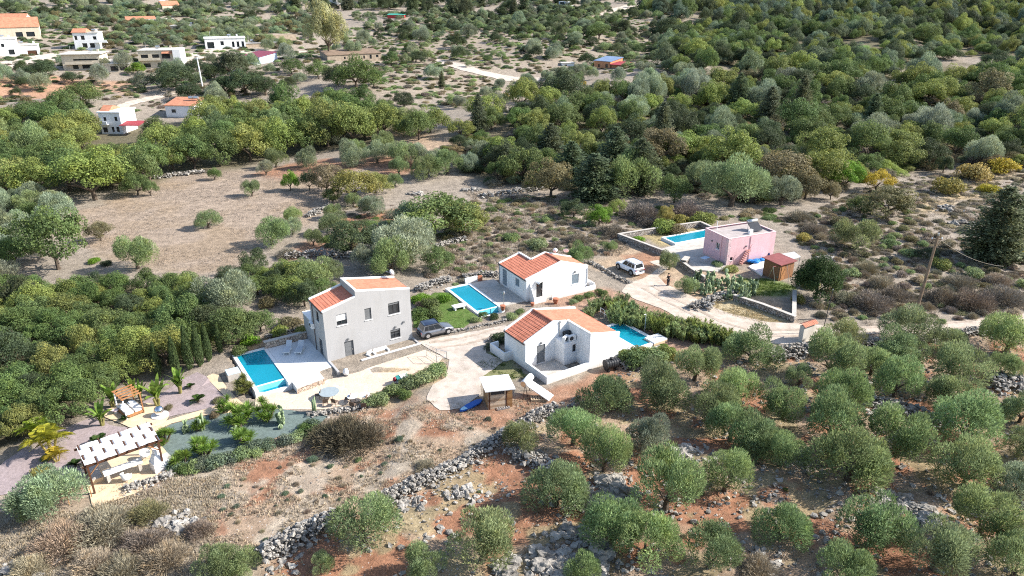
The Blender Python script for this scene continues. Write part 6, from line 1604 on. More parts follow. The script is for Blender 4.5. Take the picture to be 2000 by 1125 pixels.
def wands(name, seed, stems, per, mat, leaf=(.3, .035), spread=.55):
    """upright stems with long leaves (oleander)"""
    r = np.random.RandomState(seed); P_, D_, S_ = [], [], []
    for k in range(stems):
        a = r.rand() * 6.28; q = spread * math.sqrt(r.rand()); dirv = np.array([math.cos(a) * q, math.sin(a) * q, 1.0]); hh = r.uniform(.75, 1.25)
        u = r.rand(per) ** .7; b = np.array([math.cos(a) * q * .8, math.sin(a) * q * .8, 0])
        pos = b + np.outer(u * hh, dirv) + r.normal(size=(per, 3)) * .03
        aa = r.rand(per) * 6.28; d = norm(np.stack([np.cos(aa), np.sin(aa), .9 + r.rand(per)], 1)) * (leaf[0] * r.uniform(.6, 1.2, per))[:, None]
        s = norm(np.cross(d, r.normal(size=(per, 3)))) * leaf[1]
        P_.append(pos); D_.append(d); S_.append(s)
    P_, D_, S_ = map(np.concatenate, (P_, D_, S_)); V_, F_ = rhombs(P_, D_, S_)
    return mesh_arrays(name, V_, F_, mat, r.rand(len(F_)))

def blades(mb_pts, V_, F_, v_, base, dirv, ln, wd, droop, r, seg=4):
    """one arching strap leaf"""
    b = len(V_); dirv = Vector(dirv).normalized(); side = dirv.cross(Vector((0,0,1)))
    side = side.normalized() if side.length > .05 else Vector((1,0,0))
    for i in range(seg + 1):
        t = i / seg; p = Vector(base) + dirv * (ln * t) + Vector((0,0,-droop * ln * t * t)); w = wd * (math.sin(math.pi * min(1, t * .85 + .15)) ** .7) * (1 if t < 1 else .05)
        V_ += [tuple(p - side * w), tuple(p + side * w)]
    for i in range(seg):
        F_.append((b+2*i, b+2*i+1, b+2*i+3, b+2*i+2)); v_.append(r.random())
def rosette(name, seed, heads, leaves, ln, wd, droop, mat, stem=None, flat=.0, seg=4):
    r = random.Random(seed); V_, F_, v_ = [], [], []
    for hx, hy, hz in heads:
        for k in range(leaves):
            a = r.random() * 6.283; e = math.asin(min(1, r.random() * .95 + .03)) if not flat else r.uniform(.12, flat)
            blades(None, V_, F_, v_, (hx, hy, hz), (math.cos(a)*math.cos(e), math.sin(a)*math.cos(e), math.sin(e)), ln * r.uniform(.75, 1.1), wd, droop, r, seg)
    return mesh_arrays(name, V_, F_, mat, v_)
def stems_mesh(name, heads, r0, mat):
    mb = MB()
    for hx, hy, hz in heads: mb.path([(hx*.2,hy*.2,-.1),(hx*.7,hy*.7,hz*.5),(hx,hy,hz)], [r0*1.3, r0, r0], 6)
    me = bpy.data.meshes.new(name); me.from_pydata(mb.v, [], mb.f); me.materials.append(mat); return me
def feathers(name, seed, heads, fronds, ln, mat, pin=16, droop=.7):
    """palm or cycad fronds: a rib with leaflets"""
    r = random.Random(seed); V_, F_, v_ = [], [], []
    for hx, hy, hz in heads:
        for k in range(fronds):
            a = 6.283 * k / fronds + r.uniform(-.2, .2); e = r.uniform(.25, 1.2); L1 = ln * r.uniform(.8, 1.1)
            dirv = Vector((math.cos(a)*math.cos(e), math.sin(a)*math.cos(e), math.sin(e))); side = dirv.cross(Vector((0,0,1))).normalized()
            for i in range(pin):
                t = (i + 1) / pin; p = Vector((hx,hy,hz)) + dirv * (L1*t) + Vector((0,0,-droop*L1*t*t)); w = L1 * .28 * math.sin(math.pi * (.12 + .83 * t))
                for s in (-1, 1):
                    b = len(V_); q = p + side * (s*w) + dirv * (w*.5) + Vector((0,0,-w*.3)); g = dirv * (L1*.03)
                    V_ += [tuple(p - g), tuple(p + g), tuple(q + g*.3), tuple(q - g*.3)]; F_.append((b,b+1,b+2,b+3)); v_.append(r.random())
    return mesh_arrays(name, V_, F_, mat, v_)

T_OLIVE = [crown(f"olive_crown_{i}", 100+i, 15, 950, None, .335, (.12,.0135), LEAFO, "olive", .95, .06, .80) for i in range(7)]
T_BROAD = [crown(f"broad_crown_{i}", 200+i, 34, 320, None, .26, (.058,.024), LEAF, "broad", .98, .02, .68, .6) for i in range(7)]
T_DENSE = [crown(f"dense_crown_{i}", 300+i, 38, 330, None, .265, (.052,.021), LEAF, "broad", .92, -.02, .74, .75, .3) for i in range(5)]
T_SHRUB = [crown(f"shrub_crown_{i}", 400+i, 20, 170, None, .38, (.13,.045), LEAF, "broad", .60, -.05, .45, .9) for i in range(5)]
T_TWIG = [twiggy(f"twig_bush_{i}", 500+i, 6000, .20, .010, LEAFD) for i in range(5)]
T_WAND = [wands(f"oleander_{i}", 600+i, 30, 60, LEAF) for i in range(4)]
T_CONE = [needles(f"conifer_crown_{i}", 700+i, 2.0, 22, 105, (.11,.021), LEAF, .26, .04, 1.0, .48) for i in range(3)]
T_CYP = [spindle(f"cypress_crown_{i}", 750+i, 8.5, 2600, LEAF) for i in range(2)]
K_OLIVE = [trunk(f"olive_trunk_{i}", i, .34, .085, 5, .42) for i in range(4)]
K_BROAD = [trunk(f"broad_trunk_{i}", 20+i, .36, .055, 6, .55) for i in range(3)]
K_CONE = [trunk(f"conifer_trunk_{i}", 40+i, 1.6, .05, 0, 0) for i in range(1)]
K_CYP = [trunk(f"cypress_trunk_{i}", 50+i, 1.0, .2, 0, 0) for i in range(1)]
PAL = {'olive': (0.235, 0.3, 0.14), 'silver': (0.28, 0.325, 0.22), 'yg': (0.225, 0.265, 0.08), 'green': (0.13, 0.185, 0.065), 'dark': (0.075, 0.1, 0.05), 'bright': (0.152, 0.276, 0.034), 'yellow': (0.4, 0.33, 0.05), 'brown': (0.2, 0.18, 0.1), 'gold': (0.3, 0.27, 0.09), 'grey': (0.235, 0.205, 0.165), 'conifer': (0.15, 0.18, 0.105), 'pale': (0.265, 0.32, 0.145), 'blue': (0.14, 0.185, 0.125), 'straw': (0.326, 0.278, 0.2), 'eucal': (0.373, 0.373, 0.193), 'far': (0.19, 0.24, 0.145), 'duskbrown': (0.125, 0.115, 0.075)}
WORDS = {"olive": "dusty green", "silver": "silvery", "yg": "yellow-green", "green": "mid-green", "dark": "dark green", "bright": "bright green", "yellow": "bright yellow", "brown": "brownish", "gold": "golden", "grey": "grey", "conifer": "dark", "pale": "pale green", "blue": "blue-green", "straw": "straw-coloured", "eucal": "pale", "duskbrown": "dusky brown", "far": "dull"}
RV = random.Random(77)
PLANTS = []                                   # (object, kind word, colour, group, pixel) to be labelled below
def jitter(c, a=.16):
    k = RV.uniform(1 - a, 1 + a); return tuple(max(.004, q * k * RV.uniform(.93, 1.07)) for q in c)

def plant(kind, p, R, col, group, tall=1.0, single=False, px=None):
    """R: crown radius in metres; p: foot on the ground"""
    rz = RV.uniform(0, 6.28); c = jitter(PAL[col]); s = (R * RV.uniform(.86, 1.12), R * RV.uniform(.86, 1.12), R * tall * RV.uniform(.92, 1.1))
    spec = {"olive_tree": (T_OLIVE, K_OLIVE, "olive tree"), "oak_tree": (T_BROAD, K_BROAD, "oak"), "evergreen_tree": (T_DENSE, K_BROAD, "evergreen tree"), "shrub": (T_SHRUB, None, "shrub"), "dry_bush": (T_TWIG, None, "dry bush"),
            "oleander": (T_WAND, None, "oleander"), "conifer_tree": (T_CONE, K_CONE, "conifer"), "cypress_tree": (T_CYP, K_CYP, "cypress")}[kind]
    tm = RV.choice(spec[0])
    if spec[1] is None or single:
        o = obj(kind, tm, None, p, rz, s, c); tag(o, None, spec[2], group)
    else:
        o = thing(kind, None, spec[2], p, 0, group); o.rotation_euler = (0, 0, rz); o.scale = s
        obj("crown", tm, o, color=c); obj("trunk", RV.choice(spec[1]), o)
    PLANTS.append((o, spec[2], col, group, px or proj(p), R))
    return o

def at_px(kind, x, yb, w, col, group, tall=1.0, back=.0, single=False):
    """a plant whose crown is w photo pixels wide and whose lower edge is at yb"""
    p = G(x, yb); R = .5 * w / ppm(p)
    p = G(x, yb - R * ppm(p) * back) if back else p
    return plant(kind, p, R * 1.0, col, group, tall, single, (x, yb - w * .35))

# ---- olive grove
GV = "olive trees of the stony grove"
for i, (x, y, w) in enumerate([(1018,880,78),(1118,880,104),(1180,814,112),(1290,802,122),(1355,752,98),(1440,797,94),(1465,717,108),(1180,932,122),(1088,1005,144),(1300,1012,152),(1415,972,124),(1390,834,104),(1425,872,112),(1480,902,104),
        (1195,1085,130),(1260,1110,140),(1385,1122,134),(1525,1066,118),(1140,1140,80),(715,1072,134),(940,1112,150),(630,1122,56),(420,1135,90),(475,1125,70),(830,1135,90),
        (1640,694,92),(1620,744,118),(1770,684,112),(1755,717,112),(1848,694,78),(1965,698,114),(1747,787,112),(1868,766,122),(1953,744,64),(1643,812,122),(1530,828,104),(1618,878,134),(1750,905,142),(1878,875,142),(1525,920,94),(1655,954,152),(1880,964,142),
        (1697,1080,152),(1917,1062,142),(1822,1128,152),(1975,1145,120),(1640,1165,134),(1990,832,76),(1860,812,104),(1988,897,76),(1700,740,80),(1560,760,60)]):
    at_px("olive_tree", x, y - w * .10, w * .93, "olive" if i % 5 else "pale", GV, RV.uniform(.84, 1.0) * (.82 if y < 720 else 1))
for x, y, w in ((1265,894,98),(1985,980,98)): at_px("olive_tree", x, y - w * .1, w, "silver", GV, .95)
at_px("olive_tree", 95, 1000, 140, "silver", "olive trees by the garden", .8); at_px("olive_tree", 60, 1010, 70, "olive", "olive trees by the garden", .8)

# ---- trees and bushes one can tell apart in the middle ground
MG = "olive trees about the fields"
for x, y, w, c in [(408,449,48,"olive"),(492,386,36,"olive"),(420,353,28,"green"),(30,458,52,"silver"),(60,425,62,"olive"),(104,426,62,"olive"),(45,488,52,"silver"),(22,512,62,"silver"),(10,450,40,"olive"),(269,530,72,"pale"),(690,406,30,"olive"),(730,423,50,"silver"),(650,430,34,"pale"),
        (687,328,52,"silver"),(697,312,42,"olive"),(737,322,46,"silver"),(748,302,46,"olive"),(764,312,32,"silver"),(790,328,52,"olive"),(810,322,52,"silver"),(847,326,42,"silver"),(876,345,62,"olive"),(916,338,44,"silver"),(833,352,56,"pale"),(780,345,36,"olive"),(772,366,32,"olive"),
        (576,438,38,"pale"),(572,461,36,"silver"),(532,484,68,"pale"),(612,483,42,"olive"),(655,461,52,"olive"),(743,464,38,"silver"),(788,520,112,"silver"),(767,543,92,"olive"),(729,533,64,"silver"),(1235,388,102,"pale"),(1427,412,112,"olive"),(1373,382,74,"olive"),(1192,492,28,"olive"),(1133,514,44,"olive"),
        (1307,530,46,"olive"),(1338,576,42,"olive"),(1671,494,78,"olive"),(1524,406,64,"silver"),(1480,400,70,"olive"),(1450,372,60,"silver"),(640,290,50,"silver"),(600,330,44,"silver"),(540,330,40,"olive"),(520,345,34,"silver"),(450,620,100,"silver"),(470,650,60,"olive"),(620,570,70,"pale"),(640,555,60,"olive")]:
    at_px("olive_tree", x, y - w * .08, w * 1.05, c, MG, RV.uniform(.8, 1.0))
OK = "oaks one can tell apart along the fields"
for x, y, w, c, t in [(187,397,136,"yg",.82),(72,392,112,"yg",.9),(120,350,100,"green",.9),(20,390,90,"yg",.9),(240,350,90,"yg",.8),(270,385,60,"green",.8),(115,532,118,"green",1.15),(198,473,50,"brown",.9),(568,374,36,"bright",1.3),(605,374,38,"dark",1.2),(640,380,64,"brown",1.0),(692,396,84,"gold",.95),(650,400,40,"green",1.1),(735,380,60,"yg",.9),(295,384,30,"green",1.2),
        (846,470,150,"green",.75),(800,465,90,"blue",.85),(905,462,86,"yg",.85),(1317,400,72,"green",.9),(1170,392,60,"green",.9),(1170,442,52,"bright",1.0),(1205,422,38,"yg",1.0),(1120,428,58,"dark",.8),(1419,345,114,"yg",.95),(1075,390,96,"brown",1.0),(1020,360,90,"green",1.0),(980,340,80,"dark",1.0),(1299,440,38,"gold",1.25),(1650,374,64,"bright",1.0),(1600,340,110,"yg",.9),(1572,392,68,"brown",.9),(1622,392,40,"brown",1.0),(1711,376,60,"yellow",.8),(1730,428,118,"brown",.65),(1680,420,60,"green",.7),
        (690,290,90,"yg",1.0),(640,292,110,"yg",1.1),(750,272,80,"yg",1.0),(600,300,80,"green",1.0),(550,310,90,"yg",1.0),(490,320,90,"yg",.95),(430,330,90,"green",1.0),(380,335,90,"green",1.05),(340,335,60,"yg",1.0),(190,328,62,"yg",.85),(226,325,58,"green",.85),(262,328,60,"yg",.85),(298,326,56,"green",.9),(328,274,40,"green",.8),(358,277,44,"green",.8),(392,274,44,"yg",.8),(800,268,60,"yg",.9),(840,262,70,"yg",.85),(900,270,60,"yg",.8)]:
    at_px("oak_tree", x, y - w * .05, w * 1.03, c, OK, t)
DE = "dense evergreens standing apart"
for x, y, w, c, t in [(687,497,112,"dark",.7),(857,533,74,"green",.8),(347,180,88,"dark",.75),(387,150,50,"dark",.8),(371,202,64,"dark",.8),(443,188,66,"dark",.8),(453,155,84,"dark",.75),(480,190,80,"dark",.8),(83,156,58,"dark",.75),(144,166,42,"dark",.75),(165,212,74,"green",.9),(697,180,98,"green",.8),(660,170,60,"dark",.8),(730,172,54,"green",.8),(623,157,50,"green",.85),(570,147,48,"green",.85),(764,130,40,"green",.9),(812,124,42,"dark",.7),
        (895,98,38,"dark",1.0),(793,72,34,"dark",.8),(790,212,50,"dark",.8),(520,190,60,"dark",.8),(500,165,50,"dark",.7),(1077,52,30,"dark",.9),(1210,72,48,"dark",.8),(1170,80,58,"green",.7),(1306,80,74,"dark",.7),(1360,120,68,"yg",.8),(1101,207,96,"dark",.8),(1053,238,60,"dark",1.0),(1841,340,42,"dark",1.2),(1810,508,44,"dark",.7),(420,160,50,"dark",.8),(1230,75,30,"dark",1.0),(283,176,46,"blue",.9),(269,147,36,"bright",.8),(1090,190,40,"bright",1.1)]:
    at_px("evergreen_tree", x, y - w * .06, w * 1.03, c, DE, t)
CN = "tall conifers among the wood"
for x, y, w, t in [(1160,395,108,.8),(1248,378,104,1.0),(1115,360,90,.85),(1937,514,150,.9),(1998,455,70,1.3),(935,262,48,1.35),(863,172,20,1.5),(1200,350,90,1.1),(1290,300,70,1.2),(1560,240,60,1.3),(1500,250,64,1.2),(1440,220,60,1.2),(1075,320,70,1.0),(1700,260,60,1.2)]:
    at_px("conifer_tree", x, y - w * .05, w, "conifer", CN, t)
p = G(1592, 583); R = 48 / ppm(p)
T = thing("evergreen_tree", "dense round dark green tree standing alone between brown shed and lane wall", "evergreen tree", p)
for k_, (mi, rz_) in enumerate(((0, 0.4), (2, 2.1), (3, 4.0))): obj("crown", T_DENSE[mi], T, (0, 0, R * .15 * k_), rz_, (R * (1 - .08 * k_), R * (1 - .08 * k_), R * 1.05), (.05,.085,.028))
obj("trunk", K_BROAD[0], T, (0,0,0), 0, (R, R, R))
for x, y, h in [(311,738,70),(347,736,78),(372,722,84),(392,716,80),(409,706,72),(431,690,56)]:
    p = G(x, y); hm = h / ppm(p) / math.cos(math.radians(28)); s = hm / 8.9
    o = plant("cypress_tree", p, s, "dark", "row of slender cypresses by the gravel bed", 1.0, px=(x, y - h * .5)); o.children[0].color = (.10, .145, .06, 1); o.scale = (s * .78, s * .78, s)
p = G(642, 112); R = 40 / ppm(p)
T = thing("eucalyptus_tree", "very tall pale eucalyptus towering over the stone ruin", "eucalyptus", p)
obj("crown", T_BROAD[2], T, (-R*.25, 0, R*.35), 0, (R*.75, R*.75, R*1.5), PAL["eucal"]); obj("crown", T_BROAD[4], T, (R*.4, 0, R*.1), 2, (R*.65, R*.65, R*1.25), jitter(PAL["eucal"])); obj("trunk", K_BROAD[0], T, (0,0,0), 0, (R*.9, R*.9, R*1.6))

# ---- wood in front on the left, woods behind: filled by area
def fill(poly, n, kinds, wr, group, seed, gap=.62, avoid=(), tallr=(.8, 1.1), single=False, maxn=None):
    """kinds: list of (kind, colour, weight); wr: crown width range in metres"""
    r = random.Random(seed); W = wpoly(poly); x0, x1 = min(p[0] for p in W), max(p[0] for p in W); y0, y1 = min(p[1] for p in W), max(p[1] for p in W)
    av = [wpoly(a) for a in avoid]; placed = []; tries = 0
    kk = [k[:2] for k in kinds]; ww = [k[2] for k in kinds]
    xs = np.array([r.uniform(x0, x1) for _ in range(n * 14)]); yy = np.array([r.uniform(y0, y1) for _ in range(n * 14)])
    ok = signed(xs, yy, W) < 0
    for a in av: ok &= signed(xs, yy, a) > 0
    ok &= np.abs(xs) < .74 * (yy + 18)
    for x, y in zip(xs[ok], yy[ok]):
        if len(placed) >= n: break
        w = r.uniform(*wr); R = w / 2
        if any((x - a) ** 2 + (y - b) ** 2 < ((R + c) * gap) ** 2 for a, b, c in placed): continue
        if any((x - a) ** 2 + (y - b) ** 2 < ((R + c) * .55) ** 2 for a, b, c in FIXED): continue
        placed.append((x, y, R)); k, c = r.choices(kk, ww)[0]
        q = .55 if k in ("shrub", "dry_bush") else 1.0
        plant(k, Vector((x, y, gz(x, y))), R * q, c, group, r.uniform(*tallr), single)
    return len(placed)
FIXED = [(o.location.x, o.location.y, R) for o, _, _, _, _, R in PLANTS]
villa = [(165,322),(165,195),(310,195),(310,322)]; cot = [(300,268),(300,192),(402,192),(402,268)]
print("front wood", fill([(-120,580),(100,572),(230,560),(330,570),(430,612),(520,640),(490,668),(425,690),(400,690),(350,712),(312,735),(262,752),(236,755),(196,790),(150,822),(90,830),(40,862),(-20,880),(-120,930)], 300, [("evergreen_tree","green",7),("evergreen_tree","yg",3),("oak_tree","green",1),("evergreen_tree","dark",2)], (3.2,5.6), "trees of the dense wood beside the garden", 5, .55, tallr=(.85,1.15)))
print("front edge", fill([(440,545),(470,530),(560,540),(640,545),(660,575),(600,600),(560,590),(500,610),(440,590)], 40, [("evergreen_tree","green",3),("oak_tree","yg",3),("shrub","brown",2),("evergreen_tree","dark",2)], (3,5), "trees behind the grey house", 6, .55))
print("left olives", fill([(-60,400),(60,395),(130,412),(120,470),(60,540),(-60,560)], 22, [("olive_tree","silver",4),("evergreen_tree","green",2)], (3.5,6), "trees closing the grey field on its left", 20, .62))
print("left wood", fill([(-200,215),(0,225),(150,225),(290,240),(400,232),(520,225),(600,215),(740,220),(800,255),(830,275),(720,275),(640,290),(560,305),(470,320),(330,335),(280,370),(0,390),(-200,400)], 130, [("oak_tree","yg",6),("oak_tree","green",4),("evergreen_tree","green",2),("olive_tree","olive",1)], (6,10.5), "oaks of the wide wood on the left slope", 7, .55, avoid=(villa, cot)))
print("right wood", fill([(860,275),(960,225),(1040,205),(1200,195),(1300,172),(1400,165),(1560,150),(1700,178),(1800,160),(2050,165),(2050,325),(1860,325),(1750,340),(1640,360),(1500,385),(1400,375),(1230,365),(1080,362),(960,350),(890,310)], 270, [("oak_tree","yg",5),("oak_tree","green",4),("olive_tree","silver",2.4),("evergreen_tree","dark",2.5),("evergreen_tree","green",2),("oak_tree","brown",.7)], (4,11), "trees of the mixed wood beyond the pink house", 8, .56, avoid=([(930,180),(1060,165),(1060,200),(950,215)], [(1700,185),(1700,140),(1840,120),(1850,140),(1790,165),(1750,185)])))
print("far right", fill([(1300,150),(1420,60),(1560,20),(2050,20),(2050,160),(1800,140),(1700,165),(1560,140),(1400,155)], 45, [("oak_tree","green",2),("evergreen_tree","dark",4),("oak_tree","yg",1),("evergreen_tree","blue",2)], (6,11), "trees of the forest on the right slope", 9, .6, single=True))
print("olive rows", fill([(180,60),(420,40),(640,30),(700,90),(600,110),(470,90),(330,95),(215,100),(190,80)], 42, [("olive_tree","silver",4),("olive_tree","olive",3),("evergreen_tree","dark",.6)], (4.5,7), "olive trees on the upper left slope", 10, .6, single=True, tallr=(.7,.9)))
print("upper left", fill([(0,0),(500,0),(500,40),(330,40),(200,60),(0,30)], 36, [("olive_tree","silver",2),("evergreen_tree","dark",2)], (5,9), "trees above the upper left houses", 11, .7, single=True))
print("top dark", fill([(480,0),(1120,0),(1120,20),(900,34),(640,24),(500,24)], 50, [("evergreen_tree","dark",2),("conifer_tree","conifer",3)], (7,11), "dark trees along the top of the slope", 12, .62, single=True, tallr=(1.1,1.5)))
print("left mid", fill([(-100,150),(60,120),(250,112),(620,112),(640,130),(560,200),(420,215),(280,190),(120,215),(-100,215)], 50, [("olive_tree","silver",3),("evergreen_tree","dark",2),("shrub","brown",2)], (4,7), "trees between the upper houses", 13, .7, single=True, avoid=([(110,185),(260,150),(350,180),(260,210),(120,200)],)))
print("hill shrubs", fill([(660,60),(1000,20),(1260,16),(1340,90),(1260,140),(1000,140),(930,210),(760,205),(690,120)], 105, [("evergreen_tree","olive",2),("evergreen_tree","dark",3),("olive_tree","silver",2),("shrub","brown",1),("dry_bush","grey",1)], (3.5,7.5), "bushes scattered over the bare hillside", 14, .75, single=True))
print("mid olives", fill([(1000,150),(1160,140),(1300,140),(1400,140),(1400,170),(1250,190),(1050,200),(900,230),(880,200)], 42, [("olive_tree","silver",4),("olive_tree","olive",2),("shrub","yellow",.7)], (4,6), "olive trees in the belt below the hillside", 15, .6, single=True, tallr=(.75,.95)))

# ---- scrub
DB = "dry bushes of the scrub"
for x, y, w, c in [(1197,458,66,"grey"),(1128,472,46,"grey"),(1253,426,86,"grey"),(1266,440,46,"grey"),(1341,422,66,"grey"),(561,502,46,"grey"),(1916,320,60,"grey"),(1640,470,40,"grey"),(1590,455,50,"grey"),(1560,430,46,"grey"),(1700,600,80,"grey"),(1745,585,70,"grey"),(1660,590,70,"grey"),(1840,590,70,"grey"),(1900,600,80,"grey"),(1960,590,80,"grey"),(1720,560,60,"straw"),(1690,530,50,"straw"),(1870,560,60,"grey"),(1950,555,50,"straw"),
        (680,868,132,"duskbrown"),(640,855,84,"duskbrown"),(722,856,76,"grey"),(830,915,50,"straw"),(200,1040,140,"grey"),(120,1070,110,"straw"),(280,1070,100,"grey"),(320,1100,90,"straw"),(60,1120,90,"straw"),(290,1010,70,"brown"),(390,1040,60,"grey"),(180,1110,90,"straw"),(240,1120,90,"grey"),(1480,1120,90,"straw"),(830,600,40,"grey")]:
    at_px("dry_bush", x, y, w, c, DB, RV.uniform(.7, 1.0))
for x, y, w, c in [(1330,434,38,"gold"),(1373,436,54,"yg"),(1836,522,44,"yg"),(1990,500,40,"yellow"),(1740,480,36,"olive"),(1900,350,60,"gold"),(1960,335,60,"yellow"),(1850,375,60,"gold"),(1930,375,40,"yellow"),(1580,560,40,"olive"),(185,513,24,"bright"),(208,518,24,"dark"),(370,545,34,"olive"),(1900,540,40,"olive"),(1660,540,34,"olive"),(1570,470,30,"gold"),(1775,500,38,"olive"),(1640,440,40,"brown"),(1050,485,40,"olive"),(1000,470,36,"pale"),
        (820,620,50,"green"),(840,600,44,"green"),(850,620,40,"green"),(822,590,40,"bright"),(835,640,40,"green"),(868,588,30,"bright"),(1580,560,36,"gold"),(600,655,40,"gold"),(575,640,40,"brown"),(625,620,40,"gold"),(560,640,40,"brown"),(545,655,40,"yg"),(490,670,44,"bright"),(470,690,36,"green"),
        (975,665,40,"dark"),(962,680,30,"dark"),(945,618,22,"green"),(965,622,20,"dark"),(930,628,22,"olive"),(1000,622,24,"olive"),(1015,612,22,"green"),(1130,585,24,"green"),(1150,580,24,"green"),(1175,575,26,"green"),(1120,592,20,"olive"),
        (1240,712,70,"green"),(1275,708,60,"olive"),(1300,695,50,"yg"),(1250,700,50,"gold"),(1222,700,40,"yg"),(1310,690,24,"bright"),(1295,680,20,"bright"),(1320,702,30,"gold"),(740,785,44,"olive"),(770,770,46,"olive"),(800,755,46,"olive"),(830,745,46,"olive"),(852,733,44,"olive"),(790,775,34,"green"),(720,792,30,"olive"),(860,720,30,"olive"),
        (1425,530,30,"yg"),(1400,520,24,"olive"),(1560,590,30,"gold"),(1248,470,22,"bright"),(1300,450,60,"yg"),(1320,455,40,"brown"),(600,845,40,"green"),(560,865,40,"blue"),(500,880,44,"blue"),(450,900,44,"blue"),(400,912,44,"blue"),(360,922,36,"green"),(90,900,26,"green"),(80,925,36,"gold"),(330,800,20,"brown"),(425,785,24,"brown"),(420,815,22,"brown"),(345,915,40,"blue"),(378,918,44,"olive"),(425,908,46,"blue"),(475,893,44,"olive"),(525,875,40,"blue"),(580,858,40,"olive"),(610,835,36,"blue"),(560,862,26,"straw"),(500,888,30,"pale"),(780,860,20,"blue"),(610,900,22,"blue"),(700,900,16,"olive"),(1030,742,20,"dark")]:
    at_px("shrub", x, y, w, c, "shrubs about the houses and paths", RV.uniform(.7, 1.0))
OL = "oleanders lining the drive"
for i in range(34):
    t = i / 33; x, y = (1190 + 230 * t, 628 + 52 * t) if i % 2 else (1205 + 225 * t, 614 + 62 * t)
    at_px("oleander", x + RV.uniform(-6, 6), y + RV.uniform(-3, 4), RV.uniform(30, 46), RV.choice(["pale","pale","olive","yg"]), OL, RV.uniform(1.0, 1.3))
for x, y, w in ((1160,610,34),(1175,600,34),(1195,604,36),(1215,600,36),(1150,622,30)): at_px("oleander", x, y, w, "olive", OL, 1.1)
FIXED = [(o.location.x, o.location.y, R) for o, _, _, _, _, R in PLANTS]
print("scrub", fill([(1560,440),(1700,380),(1800,430),(1900,520),(2040,500),(2040,610),(1840,632),(1640,632),(1575,610),(1660,540),(1580,480)], 230, [("dry_bush","grey",2),("dry_bush","straw",2.5),("shrub","grey",1),("shrub","straw",1),("shrub","olive",1.5),("shrub","brown",1)], (1.6,3.6), "low scrub bushes beyond the lane", 16, .62))
print("field scrub", fill([(880,500),(960,440),(1060,400),(1190,430),(1220,480),(1180,500),(1000,490),(900,545)], 110, [("dry_bush","grey",3),("dry_bush","straw",2),("shrub","straw",2),("shrub","olive",1)], (1.5,3.2), "low bushes of the dry meadow behind the white house", 17, .75))
print("grove scrub", fill([(1010,900),(1400,850),(1560,720),(2000,700),(2040,1120),(560,1120),(760,990)], 36, [("shrub","olive",2),("dry_bush","straw",2),("shrub","green",1)], (.6,1.3), "small weeds between the grove olives", 18, 1.0))
print("bare field", fill([(420,930),(620,860),(760,860),(960,800),(980,850),(760,960),(500,1080),(420,1040)], 60, [("shrub","blue",2),("dry_bush","straw",3),("dry_bush","grey",2)], (.5,1.1), "small weeds on the bare reddish field", 19, 1.0))

# ---- garden plants
def planted(name, label, cat, px, parts, s, rz=0, group=None):
    p = G(*px); t = thing(name, label, cat, p, rz, group); t.scale = (s, s, s)
    for n, me, c in parts: obj(n, me, t, color=c)
    return t
YH = [[(0,0,.55),(.3,.1,.35),(-.28,.15,.6),(.1,-.3,.3),(.2,.35,.5),(-.3,-.2,.25)], [(0,0,.65),(.36,-.1,.45),(-.32,-.1,.4),(.05,.36,.85),(-.1,-.35,.3),(.3,.3,.3),(-.32,.28,.55)]]
Y_L = [rosette(f"yucca_leaves_{i}", i, h, 130, .42, .012, .05, LEAF) for i, h in enumerate(YH)]; Y_S = [stems_mesh(f"yucca_stems_{i}", h, .06, BARK) for i, h in enumerate(YH)]
for i, (x, y, s, lab) in enumerate([(470,830,1.75,"largest yucca clump beside the sandy path"),(522,820,1.35,"yucca next to the prickly pear at the patio corner"),(478,866,1.3,"yucca behind a pale prickly pear in the blue gravel"),(402,888,1.35,"yucca with many heads in the middle of the blue gravel"),(355,908,1.2,"yucca in blue gravel beside the masonry barbecue"),(320,866,1.15,"yucca next to the pergola roof end"),(390,840,1.0,"columnar young yucca at the sandy path edge"),(440,805,1.0,"low yucca between path bend and bigger clump")]):
    planted("yucca", lab, "yucca", (x, y), [("leaves", Y_L[i % 2], jitter((.15,.25,.045))), ("stem", Y_S[i % 2], None)], s * 1.35, i * 50, "yuccas of the gravel garden")
AG = rosette("agave_leaves", 9, [(0,0,.15)], 60, .8, .035, .35, LEAF)
planted("yucca", "spiky variegated yucca in shade below the pool's side wall", "yucca", (478, 768), [("leaves", Y_L[1], (.20,.22,.07)), ("stem", Y_S[1], None)], 1.6, 20)
CY_L = feathers("cycad_fronds", 3, [(0,0,.25)], 26, .75, LEAF, 14, .45); CY_S = stems_mesh("cycad_stem", [(0,0,.25)], .11, BARK)
for x, y, s, lab in [(387,786,1.25,"round dark cycad in the middle of the lilac gravel"),(195,868,1.4,"dark cycad behind the pergola roof"),(148,912,1.0,"half-shaded cycad at the pergola's shaded end"),(245,822,.8,"small cycad at the edge of the daybed terrace"),(372,758,.8,"slim cycad under the banana plants")]:
    planted("cycad", lab, "cycad", (x, y), [("fronds", CY_L, (.045,.085,.02)), ("stem", CY_S, None)], s, x)
def banana_leaves(seed):
    r = random.Random(seed); V_, F_, v_ = [], [], []
    for k in range(15):
        a = 6.283 * k / 15 + r.uniform(-.3, .3); e = r.uniform(.85, 1.45)
        blades(None, V_, F_, v_, (0, 0, r.uniform(.35, .9)), (math.cos(a)*math.cos(e), math.sin(a)*math.cos(e), math.sin(e)), r.uniform(1.2, 1.9), .15, r.uniform(.12, .6), r, 7)
    return mesh_arrays(f"banana_leaves_{seed}", V_, F_, LEAF, v_)
BN = [banana_leaves(i) for i in range(3)]; BNS = stems_mesh("banana_stem", [(0,0,.8),(.15,.1,.6),(-.14,.08,.5)], .08, pm("banana_stem", (.22,.20,.07), .2, 3, .8))
